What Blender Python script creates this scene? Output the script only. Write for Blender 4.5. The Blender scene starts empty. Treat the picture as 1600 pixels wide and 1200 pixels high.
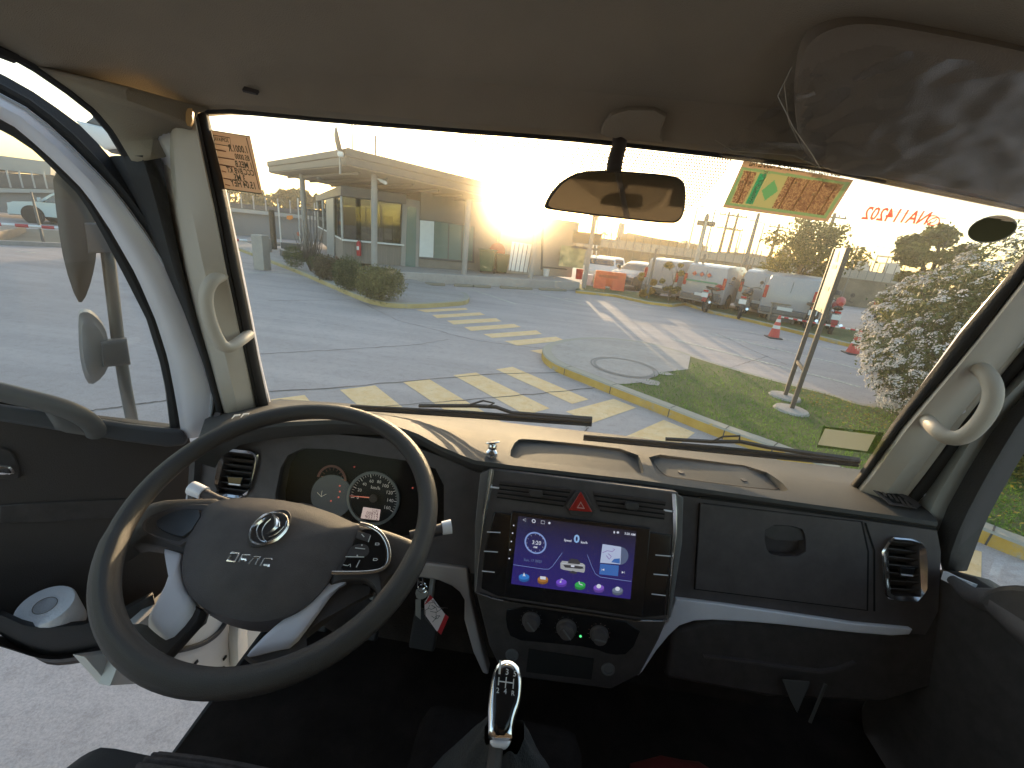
import bpy, math, random
import numpy as np
from math import radians as rad, sin, cos, pi, sqrt
random.seed(7)
SC = bpy.context.scene
COL = SC.collection
# ------------------------------------------------------------------ camera
H = 2.15; F = 660.0; PITCH = 19.4; ROLL = 6.4; YAW = 4.0
cam = bpy.data.objects.new('camera', bpy.data.cameras.new('camera')); COL.objects.link(cam)
cam.data.sensor_fit = 'HORIZONTAL'; cam.data.sensor_width = 36.0; cam.data.lens = F / 1600.0 * 36.0
cam.data.clip_start = 0.02; cam.data.clip_end = 3000
def _rx(a): c, s = cos(a), sin(a); return np.array([[1, 0, 0], [0, c, -s], [0, s, c]])
def _rz(a): c, s = cos(a), sin(a); return np.array([[c, -s, 0], [s, c, 0], [0, 0, 1]])
RM = _rz(rad(YAW)) @ _rx(rad(90 - PITCH)) @ _rz(rad(ROLL))
import mathutils
cam.matrix_world = mathutils.Matrix([list(RM[0]) + [0], list(RM[1]) + [0], list(RM[2]) + [H], [0, 0, 0, 1]])
SC.camera = cam
# ------------------------------------------------------------------ light
SUN_EL = 6.8; SUN_AZ = -4.8          # azimuth from +Y towards +X
SC.world = bpy.data.worlds.new('World'); SC.world.use_nodes = True
nt = SC.world.node_tree; bg = nt.nodes['Background']
sky = nt.nodes.new('ShaderNodeTexSky'); sky.sky_type = 'NISHITA'; sky.sun_disc = False
sky.sun_elevation = rad(SUN_EL); sky.sun_rotation = rad(SUN_AZ)
sky.air_density = 1.0; sky.dust_density = 1.3; sky.ozone_density = 1.0
nt.links.new(sky.outputs[0], bg.inputs[0]); bg.inputs[1].default_value = 0.15
sl = bpy.data.lights.new('sun', 'SUN'); sl.energy = 2.2; sl.angle = rad(0.5); sl.color = (1.0, 0.72, 0.42)
so = bpy.data.objects.new('sun', sl); COL.objects.link(so); so.location = (0, 0, 60)
sd = mathutils.Vector((sin(rad(SUN_AZ)) * cos(rad(SUN_EL)), cos(rad(SUN_AZ)) * cos(rad(SUN_EL)), sin(rad(SUN_EL))))
so.rotation_euler = sd.to_track_quat('Z', 'Y').to_euler()
SC.view_settings.view_transform = 'Standard'; SC.view_settings.look = 'None'
SC.view_settings.exposure = 2.03; SC.view_settings.gamma = 1.0
SC.cycles.max_bounces = 10; SC.cycles.transparent_max_bounces = 24
SC.cycles.sample_clamp_indirect = 6.0
# ------------------------------------------------------------------ pixel (1600x1200 photo) -> point of the place
CP = np.array([0, 0, H])
def ray(p): return RM @ np.array([(p[0] - 800) / F, -(p[1] - 600) / F, -1.0])
def onP(p, q, n):
    d = ray(p); n = np.array(n, float); return CP + ((np.array(q, float) - CP) @ n) / (d @ n) * d
def Z(p, z=0.0): return onP(p, (0, 0, z), (0, 0, 1))
def Y(p, y): return onP(p, (0, y, 0), (0, 1, 0))
def X(p, x): return onP(p, (x, 0, 0), (1, 0, 0))
def zm(ox, oy, s): return lambda *pts: [(ox + a / s, oy + b / s) for a, b in pts]
V = np.array
def unit(v): v = V(v, float); return v / np.linalg.norm(v)
class Fr:
    """a plane in the world with helpers"""
    def __init__(s, q, n, up=(0, 0, 1)):
        s.q = V(q, float); s.n = unit(n)
        if s.n @ (CP - s.q) < 0: s.n = -s.n
        s.u = unit(np.cross(up, s.n)); s.v = np.cross(s.n, s.u)
    def p(s, px, h=0.0): return onP(px, s.q, s.n) + s.n * h if h == 0 else onP(px, s.q + s.n * h, s.n)
    def uv(s, px): d = onP(px, s.q, s.n) - s.q; return (d @ s.u, d @ s.v)
    def at(s, a, b, h=0.0): return s.q + a * s.u + b * s.v + h * s.n
    def shift(s, h): f = Fr.__new__(Fr); f.q = s.q + s.n * h; f.n = s.n; f.u = s.u; f.v = s.v; return f
# ------------------------------------------------------------------ mesh builder
class MB:
    def __init__(s): s.v = []; s.f = []
    def add(s, vs, fs):
        b = len(s.v); s.v += [tuple(map(float, x)) for x in vs]; s.f += [tuple(i + b for i in f) for f in fs]; return s
    def box(s, c, d, R=None):
        c = V(c, float); h = V(d, float) / 2; R = np.eye(3) if R is None else R
        vs = [c + R @ (h * V((i, j, k))) for i in (-1, 1) for j in (-1, 1) for k in (-1, 1)]
        return s.add(vs, [(0, 1, 3, 2), (4, 6, 7, 5), (0, 4, 5, 1), (2, 3, 7, 6), (0, 2, 6, 4), (1, 5, 7, 3)])
    def loft(s, rings, closed=False, caps=False):
        n = len(rings[0]); vs = [p for r in rings for p in r]; fs = []
        for i in range(len(rings) - 1):
            for j in range(n if closed else n - 1):
                k = (j + 1) % n; fs.append((i * n + j, i * n + k, (i + 1) * n + k, (i + 1) * n + j))
        if caps: fs.append(tuple(range(n))[::-1]); fs.append(tuple((len(rings) - 1) * n + j for j in range(n)))
        return s.add(vs, fs)
    def tube(s, pts, r, n=10, caps=True, flat=1.0, up=None):
        pts = [V(p, float) for p in pts]; m = len(pts)
        r = [r] * m if not hasattr(r, '__len__') else r
        rings = []; prev = None
        for i in range(m):
            t = unit(pts[min(i + 1, m - 1)] - pts[max(i - 1, 0)])
            if prev is None:
                a = V(up, float) if up is not None else (V((0, 0, 1.)) if abs(t[2]) < .9 else V((1., 0, 0)))
                a = unit(a - (a @ t) * t)
            else: a = unit(prev - (prev @ t) * t)
            prev = a; b = np.cross(t, a)
            rings.append([pts[i] + r[i] * (cos(q) * a * flat + sin(q) * b) for q in [2 * pi * k / n for k in range(n)]])
        return s.loft(rings, True, caps)
    def lathe(s, prof, o, axis=(0, 0, 1), n=20, ref=None):
        ax = unit(axis); a = V(ref, float) if ref is not None else (V((1., 0, 0)) if abs(ax[0]) < .9 else V((0, 1., 0)))
        a = unit(a - (a @ ax) * ax); b = np.cross(ax, a)
        return s.loft([[V(o) + h * ax + r * (cos(q) * a + sin(q) * b) for q in [2 * pi * k / n for k in range(n)]] for r, h in prof], True, True)
    def prism(s, pts, vec):
        n = len(pts); vec = V(vec, float); top = [V(p) + vec for p in pts]
        return s.add(list(pts) + top, [tuple(range(n))[::-1], tuple(range(n, 2 * n))] + [(i, (i + 1) % n, n + (i + 1) % n, n + i) for i in range(n)])
    def sheet(s, rows): return s.loft(rows, False, False)
    def build(s, name, mat, parent=None, bevel=0, seg=2, smooth=True, solid=0, label=None, sub=0, loc=None):
        me = bpy.data.meshes.new(name)
        if loc is not None:
            L = V(loc, float); me.from_pydata([tuple(V(v) - L) for v in s.v], [], s.f)
        else: me.from_pydata(s.v, [], s.f)
        me.materials.append(mat); me.validate()
        o = bpy.data.objects.new(name, me); COL.objects.link(o)
        if parent is not None: o.parent = parent
        elif loc is not None: o.location = tuple(map(float, loc))
        import bmesh
        bm = bmesh.new(); bm.from_mesh(me); bmesh.ops.recalc_face_normals(bm, faces=bm.faces); bm.to_mesh(me); bm.free()
        if solid:
            m = o.modifiers.new('s', 'SOLIDIFY'); m.thickness = solid; m.offset = -1
        if bevel:
            m = o.modifiers.new('b', 'BEVEL'); m.width = bevel; m.segments = seg; m.limit_method = 'ANGLE'; m.angle_limit = rad(35)
        if sub:
            m = o.modifiers.new('u', 'SUBSURF'); m.levels = sub; m.render_levels = sub
        if smooth:
            me.polygons.foreach_set('use_smooth', [True] * len(me.polygons))
            me.set_sharp_from_angle(angle=rad(38))
        if label: o['label'] = label
        return o
def chaikin(pts, it=2, closed=True):
    pts = [V(p, float) for p in pts]
    for _ in range(it):
        out = []; n = len(pts)
        for i in range(n if closed else n - 1):
            a, b = pts[i], pts[(i + 1) % n]; out += [a * .75 + b * .25, a * .25 + b * .75]
        if not closed: out = [pts[0]] + out + [pts[-1]]
        pts = out
    return pts
def resamp(pts, n):
    pts = [V(p, float) for p in pts]; L = [0]
    for a, b in zip(pts, pts[1:]): L.append(L[-1] + np.linalg.norm(b - a))
    out = []
    for k in range(n):
        t = L[-1] * k / (n - 1); i = max(0, min(len(pts) - 2, int(np.searchsorted(L, t, side='right')) - 1))
        w = (t - L[i]) / max(L[i + 1] - L[i], 1e-9); out.append(pts[i] * (1 - w) + pts[i + 1] * w)
    return out
def plate(mb, fr, px, h0, h1, sm=0):
    if sm: px = chaikin(px, sm)
    a = [fr.p(q, h1) for q in px]; return mb.prism([v for v in a], fr.n * (h0 - h1))
def cutter(fr, px, d, up=.05, sm=0):
    if sm: px = chaikin(px, sm)
    mb = MB(); return mb.prism([fr.p(q, 0) - fr.n * d for q in px], fr.n * (d + up))
def pillow(mb, fr, px, h0, h1, dome=0.0, ins=.04, sm=2):
    """rounded cushion over a pixel outline"""
    if sm: px = chaikin(px, sm)
    base = [fr.p(q, h1) for q in px]; c = sum(base) / len(base); rings = [[b + fr.n * (h0 - h1) for b in base]]
    for t, h in ((1, 0), (1 - ins * .35, ins * .03 + .35), (1 - ins, 1)):
        rings.append([c + (b - c) * t - fr.n * (1 - h if h < 1 and t < 1 else (0 if t < 1 else 1)) * 0.004 for b in base])
    for t in (.75, .5, .25): rings.append([c + (b - c) * t + fr.n * dome * (1 - t * t) for b in base])
    n = len(base); mb.loft(rings, True, False); k = len(mb.v); mb.v.append(tuple(c + fr.n * dome))
    b0 = k - n; mb.f += [(b0 + i, b0 + (i + 1) % n, k) for i in range(n)]; return mb
def strip(mb, pts, w, up, h):
    """flat ribbon along pts of width w, raised by h along up"""
    up = unit(up); a = []; b = []
    for i, p in enumerate(pts):
        t = unit(V(pts[min(i + 1, len(pts) - 1)]) - V(pts[max(i - 1, 0)])); s = np.cross(up, t); ww = w[i] if hasattr(w, '__len__') else w
        a.append(V(p) + s * ww / 2); b.append(V(p) - s * ww / 2)
    return mb.loft([a, [q + up * h for q in a], [q + up * h for q in b], b], False).add([a[0], a[0] + up * h, b[0] + up * h, b[0], a[-1], a[-1] + up * h, b[-1] + up * h, b[-1]], [(0, 1, 2, 3), (7, 6, 5, 4)])
def ridge(mb, pts, w, up, h):
    up = unit(up); a = []; b = []; c = []
    for i, p in enumerate(pts):
        t = unit(V(pts[min(i + 1, len(pts) - 1)]) - V(pts[max(i - 1, 0)])); s = np.cross(up, t); ww = w[i] if hasattr(w, '__len__') else w; a.append(V(p) + s * ww / 2); b.append(V(p) - s * ww / 2); c.append(V(p) + up * h)
    mb.loft([a, c, b])
_tc = {}
def text_mb(mb, s, P0, P1, n, up=(0, 0, 1), th=0.0, hs=1.0, bold=0.0, shear=0.0):
    """write s from P0 to P1 (baseline), lying on a surface with normal n; reads mirrored when P0->P1 runs backwards"""
    key = (s, bold, shear)
    if key not in _tc:
        c = bpy.data.curves.new('t', 'FONT'); c.body = s; c.offset = bold; c.shear = shear; c.resolution_u = 2
        o = bpy.data.objects.new('t', c); COL.objects.link(o)
        dg = bpy.context.evaluated_depsgraph_get(); me = bpy.data.meshes.new_from_object(o.evaluated_get(dg))
        _tc[key] = ([tuple(v.co) for v in me.vertices], [tuple(p.vertices) for p in me.polygons])
        bpy.data.objects.remove(o); bpy.data.curves.remove(c); bpy.data.meshes.remove(me)
    vs, fs = _tc[key]
    if not vs: return mb
    x0 = min(v[0] for v in vs); x1 = max(v[0] for v in vs); P0 = V(P0, float); P1 = V(P1, float)
    L = np.linalg.norm(P1 - P0); u = (P1 - P0) / L; n = unit(n); u = unit(u - (u @ n) * n); v = np.cross(n, u)
    if v @ V(up, float) < 0: v = -v
    k = L / (x1 - x0)
    return mb.add([P0 + u * (a - x0) * k + v * b * k * hs + n * th for a, b, _ in vs], fs)
# ------------------------------------------------------------------ objects
def thing(name, label, cat, loc=(0, 0, 0), group=None, rz=0.0, kind=None):
    o = bpy.data.objects.new(name, None); COL.objects.link(o); o.location = tuple(map(float, loc)); o.rotation_euler = (0, 0, rz)
    o.empty_display_size = .1
    if label: o['label'] = label
    if cat: o['category'] = cat
    if group: o['group'] = group
    if kind: o['kind'] = kind
    return o
def tag(o, label, cat, group=None, kind=None):
    o['label'] = label; o['category'] = cat
    if group: o['group'] = group
    if kind: o['kind'] = kind
    return o
def part(name, label=None, parent=None):
    o = bpy.data.objects.new(name, None); COL.objects.link(o); o.parent = parent
    if label: o['label'] = label
    return o
def dup(root, loc, rz, label, group=None):
    r = root.copy(); COL.objects.link(r); r.location = tuple(map(float, loc)); r.rotation_euler = (0, 0, rz); r['label'] = label
    if group: r['group'] = group
    for ch in list(root.children):
        c = ch.copy(); COL.objects.link(c); c.parent = r
        for g in list(ch.children):
            d = g.copy(); COL.objects.link(d); d.parent = c
    return r
# ------------------------------------------------------------------ materials
def M(name, c, rough=.6, metal=0.0, var=0.0, vs=4.0, bump=0.0, bs=200.0, spec=.5, emit=None, es=1.0, coat=0.0, c2=None, island=0.0, stretch=None, detail=4):
    m = bpy.data.materials.new(name); m.use_nodes = True; t = m.node_tree; b = t.nodes['Principled BSDF']
    b.inputs['Base Color'].default_value = (*c, 1); b.inputs['Roughness'].default_value = rough; b.inputs['Metallic'].default_value = metal
    b.inputs['Specular IOR Level'].default_value = spec
    if coat: b.inputs['Coat Weight'].default_value = coat; b.inputs['Coat Roughness'].default_value = .08
    tc = t.nodes.new('ShaderNodeTexCoord'); src = tc.outputs['Object']
    if stretch:
        mp = t.nodes.new('ShaderNodeMapping'); mp.inputs['Scale'].default_value = stretch; t.links.new(src, mp.inputs[0]); src = mp.outputs[0]
    if var or c2:
        nz = t.nodes.new('ShaderNodeTexNoise'); nz.inputs['Scale'].default_value = vs; nz.inputs['Detail'].default_value = detail; nz.inputs['Roughness'].default_value = .65
        t.links.new(src, nz.inputs['Vector'])
        rp = t.nodes.new('ShaderNodeValToRGB'); rp.color_ramp.elements[0].position = .3; rp.color_ramp.elements[1].position = .7
        a = [x * (1 - var) for x in c]; bb = c2 if c2 else [min(1, x * (1 + var)) for x in c]
        rp.color_ramp.elements[0].color = (*a, 1); rp.color_ramp.elements[1].color = (*bb, 1)
        t.links.new(nz.outputs['Fac'], rp.inputs[0]); out = rp.outputs[0]
        if island:
            g = t.nodes.new('ShaderNodeNewGeometry'); h = t.nodes.new('ShaderNodeHueSaturation'); mr = t.nodes.new('ShaderNodeMapRange')
            mr.inputs['To Min'].default_value = 1 - island; mr.inputs['To Max'].default_value = 1 + island
            t.links.new(g.outputs['Random Per Island'], mr.inputs[0]); t.links.new(mr.outputs[0], h.inputs['Value']); t.links.new(out, h.inputs['Color']); out = h.outputs[0]
        t.links.new(out, b.inputs['Base Color'])
    if bump:
        nz = t.nodes.new('ShaderNodeTexNoise'); nz.inputs['Scale'].default_value = bs; nz.inputs['Detail'].default_value = 3
        t.links.new(tc.outputs['Object'], nz.inputs['Vector']); bp = t.nodes.new('ShaderNodeBump'); bp.inputs['Strength'].default_value = bump; bp.inputs['Distance'].default_value = .01
        t.links.new(nz.outputs['Fac'], bp.inputs['Height']); t.links.new(bp.outputs[0], b.inputs['Normal'])
    if emit: b.inputs['Emission Color'].default_value = (*emit, 1); b.inputs['Emission Strength'].default_value = es
    return m
def MG(name, tint=(1, 1, 1), refl=.08, rough=.0, haze=0.0, hcol=(1, .9, .75), trans=1.0, tlw=.3, ior=1.2, hr=.5, fk=.5):
    """clear pane: transparent with a weak reflection and optional dusty scatter put in for glow and veil"""
    m = bpy.data.materials.new(name); m.use_nodes = True; t = m.node_tree; t.nodes.clear()
    o = t.nodes.new('ShaderNodeOutputMaterial'); tr = t.nodes.new('ShaderNodeBsdfTransparent'); tr.inputs[0].default_value = (*[x * trans for x in tint], 1)
    gl = t.nodes.new('ShaderNodeBsdfGlossy'); gl.inputs['Roughness'].default_value = rough
    fr = t.nodes.new('ShaderNodeLayerWeight'); fr.inputs[0].default_value = .25
    mu = t.nodes.new('ShaderNodeMath'); mu.operation = 'MULTIPLY_ADD'; mu.inputs[1].default_value = fk; mu.inputs[2].default_value = refl
    t.links.new(fr.outputs['Fresnel'], mu.inputs[0])
    mx = t.nodes.new('ShaderNodeMixShader'); t.links.new(mu.outputs[0], mx.inputs[0]); t.links.new(tr.outputs[0], mx.inputs[1]); t.links.new(gl.outputs[0], mx.inputs[2])
    out = mx.outputs[0]
    if haze:
        rf = t.nodes.new('ShaderNodeBsdfRefraction'); rf.inputs['IOR'].default_value = ior; rf.inputs['Roughness'].default_value = hr; rf.inputs[0].default_value = (*hcol, 1)
        tl = t.nodes.new('ShaderNodeBsdfTranslucent'); tl.inputs[0].default_value = (*hcol, 1)
        m1 = t.nodes.new('ShaderNodeMixShader'); m1.inputs[0].default_value = tlw; t.links.new(rf.outputs[0], m1.inputs[1]); t.links.new(tl.outputs[0], m1.inputs[2])
        nz = t.nodes.new('ShaderNodeTexNoise'); nz.inputs['Scale'].default_value = 5; nz.inputs['Detail'].default_value = 6
        mr = t.nodes.new('ShaderNodeMapRange'); mr.inputs['To Min'].default_value = haze * .7; mr.inputs['To Max'].default_value = haze * 1.3
        t.links.new(nz.outputs['Fac'], mr.inputs[0])
        m2 = t.nodes.new('ShaderNodeMixShader'); t.links.new(mr.outputs[0], m2.inputs[0]); t.links.new(out, m2.inputs[1]); t.links.new(m1.outputs[0], m2.inputs[2]); out = m2.outputs[0]
    t.links.new(out, o.inputs[0]); return m
def ML(name, c, var=.3, trans=.35, vs=2.0, island=.35, c2=None):
    """leaf material: diffuse with light passing through"""
    m = M(name, c, .6, var=var, vs=vs, island=island, c2=c2, spec=.25); t = m.node_tree; b = t.nodes['Principled BSDF']
    src = b.inputs['Base Color'].links[0].from_socket; tl = t.nodes.new('ShaderNodeBsdfTranslucent'); t.links.new(src, tl.inputs[0])
    mx = t.nodes.new('ShaderNodeMixShader'); mx.inputs[0].default_value = trans; t.links.new(b.outputs[0], mx.inputs[1]); t.links.new(tl.outputs[0], mx.inputs[2])
    t.links.new(mx.outputs[0], t.nodes['Material Output'].inputs[0]); return m
BLK = M('black_plastic', (.056, .047, .046), .5, var=.25, vs=30, bump=.25, bs=900)
BLK2 = M('charcoal_plastic', (.088, .074, .075), .55, var=.2, vs=20, bump=.3, bs=1100)
DASHT = M('dash_top', (.066, .064, .064), .68, var=.12, vs=8, bump=.25, bs=900)
GLOS = M('gloss_black', (.012, .012, .014), .12)
BEI = M('beige_trim', (.56, .50, .43), .5, var=.06, vs=5, bump=.1, bs=500)
HEAD = M('headliner_cloth', (.42, .36, .275), .95, var=.1, vs=3, bump=.35, bs=700, spec=.1)
CHR = M('chrome', (.85, .85, .87), .17, 1.0)
SIL = M('silver_paint', (.90, .89, .95), .33, .05, var=.04, vs=20)
WHT = M('white_body_paint', (.82, .79, .84), .3, coat=.5, var=.04, vs=3)
RUB = M('rubber', (.022, .022, .024), .7, bump=.2, bs=300)
DARK = M('dark_carpet', (.020, .016, .015), .97, var=.4, vs=12, bump=.4, bs=400, spec=.08)
GREY = M('grey_plastic', (.15, .145, .145), .5, var=.1, vs=10, bump=.15, bs=600)
STEEL = M('galvanised_steel', (.38, .38, .37), .5, .6, var=.15, vs=6)
RED = M('red_plastic', (.45, .02, .02), .4)
WPL = M('white_plastic', (.72, .72, .70), .45, var=.05, vs=6)
ORG = M('orange_plastic', (.75, .11, .03), .5, var=.15, vs=4)
def byangle(poly, n=28):
    c = sum(V(p, float) for p in poly) / len(poly); out = []
    for a in np.linspace(0, 2 * pi, n, endpoint=False):
        d = V((cos(a), sin(a))); best = None
        for i in range(len(poly)):
            p, q = V(poly[i], float), V(poly[(i + 1) % len(poly)], float); e = q - p; D = d[0] * -e[1] + d[1] * e[0]
            if abs(D) < 1e-9: continue
            w = p - c; t = (w[0] * -e[1] + w[1] * e[0]) / D; s = (d[0] * w[1] - d[1] * w[0]) / D
            if t > 0 and -1e-6 <= s <= 1 + 1e-6 and (best is None or t > best): best = t
        out.append(c + d * best)
    return out
YEL = M('worn_yellow_paint', (.50, .31, .075), .8, c2=(.60, .40, .13), vs=9, bump=.2, bs=40, detail=8)
WLN = M('white_road_paint', (.60, .57, .50), .8, var=.2, vs=5)
WIN = M('dark_window_glass', (.02, .025, .03), .06, spec=.9)
# ================================================================== SETTING
def ground_mat(name, c1, c2, c3, grain=.35):
    m = bpy.data.materials.new(name); m.use_nodes = True; t = m.node_tree; b = t.nodes['Principled BSDF']; b.inputs['Roughness'].default_value = .85; b.inputs['Specular IOR Level'].default_value = .3
    tc = t.nodes.new('ShaderNodeTexCoord')
    def noise(sc, det, st=(1, 1, 1), rough=.6):
        mp = t.nodes.new('ShaderNodeMapping'); mp.inputs['Scale'].default_value = st; t.links.new(tc.outputs['Object'], mp.inputs[0])
        n = t.nodes.new('ShaderNodeTexNoise'); n.inputs['Scale'].default_value = sc; n.inputs['Detail'].default_value = det; n.inputs['Roughness'].default_value = rough
        t.links.new(mp.outputs[0], n.inputs['Vector']); return n.outputs['Fac']
    def ramp(f, a, bb, p0=.35, p1=.65):
        r = t.nodes.new('ShaderNodeValToRGB'); r.color_ramp.elements[0].position = p0; r.color_ramp.elements[1].position = p1
        r.color_ramp.elements[0].color = (*a, 1); r.color_ramp.elements[1].color = (*bb, 1); t.links.new(f, r.inputs[0]); return r.outputs[0]
    def mix(f, a, bb, mode='MIX'):
        x = t.nodes.new('ShaderNodeMix'); x.data_type = 'RGBA'; x.blend_type = mode
        if hasattr(f, 'links'): t.links.new(f, x.inputs[0])
        else: x.inputs[0].default_value = f
        t.links.new(a, x.inputs[6]); t.links.new(bb, x.inputs[7]); return x.outputs[2]
    base = ramp(noise(.35, 6), c1, c2)
    streak = ramp(noise(.8, 6, (.25, 2.2, 1)), c3, c2)
    o = mix(.45, base, streak)
    g = ramp(noise(70, 6, rough=.85), (.50, .50, .50), (1.15, 1.15, 1.15), .3, .62)
    o = mix(grain * 2, o, g, 'MULTIPLY')
    sp = ramp(noise(9, 8, (1, 1, 1), .8), (.72, .72, .72), (1.08, 1.08, 1.08), .36, .5)
    o = mix(.5, o, sp, 'MULTIPLY'); t.links.new(o, b.inputs['Base Color'])
    bp = t.nodes.new('ShaderNodeBump'); bp.inputs['Strength'].default_value = .5; bp.inputs['Distance'].default_value = .01
    t.links.new(noise(40, 6, rough=.8), bp.inputs['Height']); t.links.new(bp.outputs[0], b.inputs['Normal']); return m
GRD = ground_mat('yard_concrete', (.41, .355, .335), (.54, .465, .44), (.36, .31, .295))
PAV = ground_mat('pavement_concrete', (.36, .32, .30), (.47, .42, .385), (.31, .28, .26), .3)
ASP = ground_mat('rough_road_surface', (.26, .245, .235), (.36, .34, .32), (.22, .21, .20), .5)
GRS = M('soil_and_turf', (.06, .10, .02), .95, c2=(.15, .14, .05), vs=1.6, bump=.5, bs=60, detail=8)
ST = 'structure'
b = MB(); n = 40; b.add([(x, y, 0) for x in (-240, 240) for y in (-60, 240)], [(0, 2, 3, 1)])
tag(b.build('ground', GRD, smooth=False), 'grey worn concrete yard in front of the truck', 'ground', kind=ST)
def poly_ground(name, pts, z, mat, kind=ST, label=None, cat=None):
    m = MB(); m.add([(p[0], p[1], z) for p in pts], [tuple(range(len(pts)))]); o = m.build(name, mat, smooth=False); o['kind'] = kind
    if label: o['label'] = label; o['category'] = cat
    return o
b = MB()
def zband(mb, pxs, z0=.004, th=.002):
    mb.add([Z(p, z0) for p in pxs], [tuple(range(len(pxs)))])
cross1 = [[(423, 624), (476, 617), (486, 629), (437, 640)], [(531, 609), (586, 602), (648, 651), (590, 660)], [(630, 597), (670, 592), (739, 633), (783, 659), (765, 663), (720, 658)],
 [(708, 586), (744, 582), (859, 638), (833, 645), (812, 643)], [(775, 577), (801, 573), (920, 624), (894, 631)], [(884, 643), (959, 623), (994, 637), (925, 661)],
 [(975, 683), (1037, 656), (1086, 676), (1050, 702)], [(1085, 722), (1119, 703), (1200, 726), (1180, 748)], [(1488, 850), (1534, 862), (1533, 912), (1484, 900)]]
cross2 = [[(650, 484), (728, 481), (731, 484), (666, 488)], [(675, 492), (750, 488), (758, 492), (683, 497)], [(698, 501), (775, 497), (784, 502), (709, 507)], [(725, 511), (803, 506), (814, 511), (736, 517)],
 [(755, 522), (838, 516), (847, 522), (769, 528)], [(788, 533), (869, 526), (883, 532), (808, 540)], [(828, 548), (869, 543), (850, 548), (847, 553)]]
WORN = bpy.data.materials.new('worn_crossing_paint'); WORN.use_nodes = True
def worn(m, c1, c2, lo=.34, hi=.42):
    t = m.node_tree; bs = t.nodes['Principled BSDF']; bs.inputs['Roughness'].default_value = .8; tc = t.nodes.new('ShaderNodeTexCoord')
    n1 = t.nodes.new('ShaderNodeTexNoise'); n1.inputs['Scale'].default_value = 5; n1.inputs['Detail'].default_value = 12; n1.inputs['Roughness'].default_value = .78
    t.links.new(tc.outputs['Object'], n1.inputs['Vector'])
    r = t.nodes.new('ShaderNodeValToRGB'); r.color_ramp.elements[0].color = (*c1, 1); r.color_ramp.elements[1].color = (*c2, 1); r.color_ramp.elements[0].position = .35; r.color_ramp.elements[1].position = .6
    t.links.new(n1.outputs['Fac'], r.inputs[0]); t.links.new(r.outputs[0], bs.inputs['Base Color'])
    n2 = t.nodes.new('ShaderNodeTexNoise'); n2.inputs['Scale'].default_value = 14; n2.inputs['Detail'].default_value = 12; n2.inputs['Roughness'].default_value = .85; t.links.new(tc.outputs['Object'], n2.inputs['Vector'])
    r2 = t.nodes.new('ShaderNodeValToRGB'); r2.color_ramp.elements[0].position = lo; r2.color_ramp.elements[1].position = hi
    t.links.new(n2.outputs['Fac'], r2.inputs[0]); tr = t.nodes.new('ShaderNodeBsdfTransparent'); mx = t.nodes.new('ShaderNodeMixShader')
    t.links.new(r2.outputs[0], mx.inputs[0]); t.links.new(tr.outputs[0], mx.inputs[1]); t.links.new(bs.outputs[0], mx.inputs[2]); t.links.new(mx.outputs[0], t.nodes['Material Output'].inputs[0])
worn(WORN, (.76, .48, .21), (.84, .60, .34))
for s in cross1 + cross2: zband(b, s)
tag(b.build('crosswalk_marking', WORN, smooth=False), 'worn yellow zebra crossing stripes painted on the concrete', 'road marking', kind=ST)
WWL = bpy.data.materials.new('worn_white_paint'); WWL.use_nodes = True; worn(WWL, (.5, .46, .38), (.7, .66, .56), .42, .5)
b = MB()
for pl_, w in (([(1048, 529), (1300, 593), (1345, 605)], .12), ([(1109, 521), (1300, 566), (1345, 577)], .11), ([(1157, 516), (1197, 524), (1325, 551), (1345, 556)], .11),
              ([(736, 452), (806, 475)], .12), ([(832, 457), (920, 478)], .12), ([(1000, 452), (1030, 470)], .12), ([(885, 466), (912, 471)], .12), ([(955, 470), (1020, 480)], .12), ([(370, 427), (452, 425)], .12), ([(24, 393), (57, 395)], .12)):
    strip(b, [Z(p, .004) for p in pl_], w, (0, 0, 1), .002)
tag(b.build('parking_line_marking', WWL, smooth=False), 'thin white parking bay lines painted on the yard', 'road marking', kind=ST)
# joints and cracks of the slabs
JNT = M('dark_joint', (.11, .095, .085), .95)
b = MB()
rng = np.random.default_rng(5)
for pl_, w in (([(423, 611), (525, 606), (628, 596), (775, 584), (900, 581), (960, 578)], .016), ([(600, 634), (678, 629), (806, 618), (900, 609), (962, 600)], .016), ([(405, 553), (520, 547), (650, 539), (700, 530)], .010),
               ([(690, 519), (750, 533), (850, 545)], .009), ([(925, 661), (880, 705)], .014), ([(1119, 520), (1170, 545), (1230, 570)], .010), ([(560, 470), (620, 500), (700, 520)], .010),
               ([(1020, 470), (1100, 475)], .014), ([(420, 470), (560, 468)], .012), ([(80, 650), (262, 625)], .02), ([(1140, 575), (1200, 556)], .01)):
    p = resamp([Z(q, .0065) for q in pl_], 26); p = [q + V((*(rng.normal(size=2) * .012), 0)) for q in p]
    strip(b, p, [w * rng.uniform(.5, 1.4) for _ in p], (0, 0, 1), .001)
tag(b.build('slab_joint', JNT, smooth=False), 'thin dark cracks and joints between concrete slabs', 'joint', kind=ST)
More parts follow.
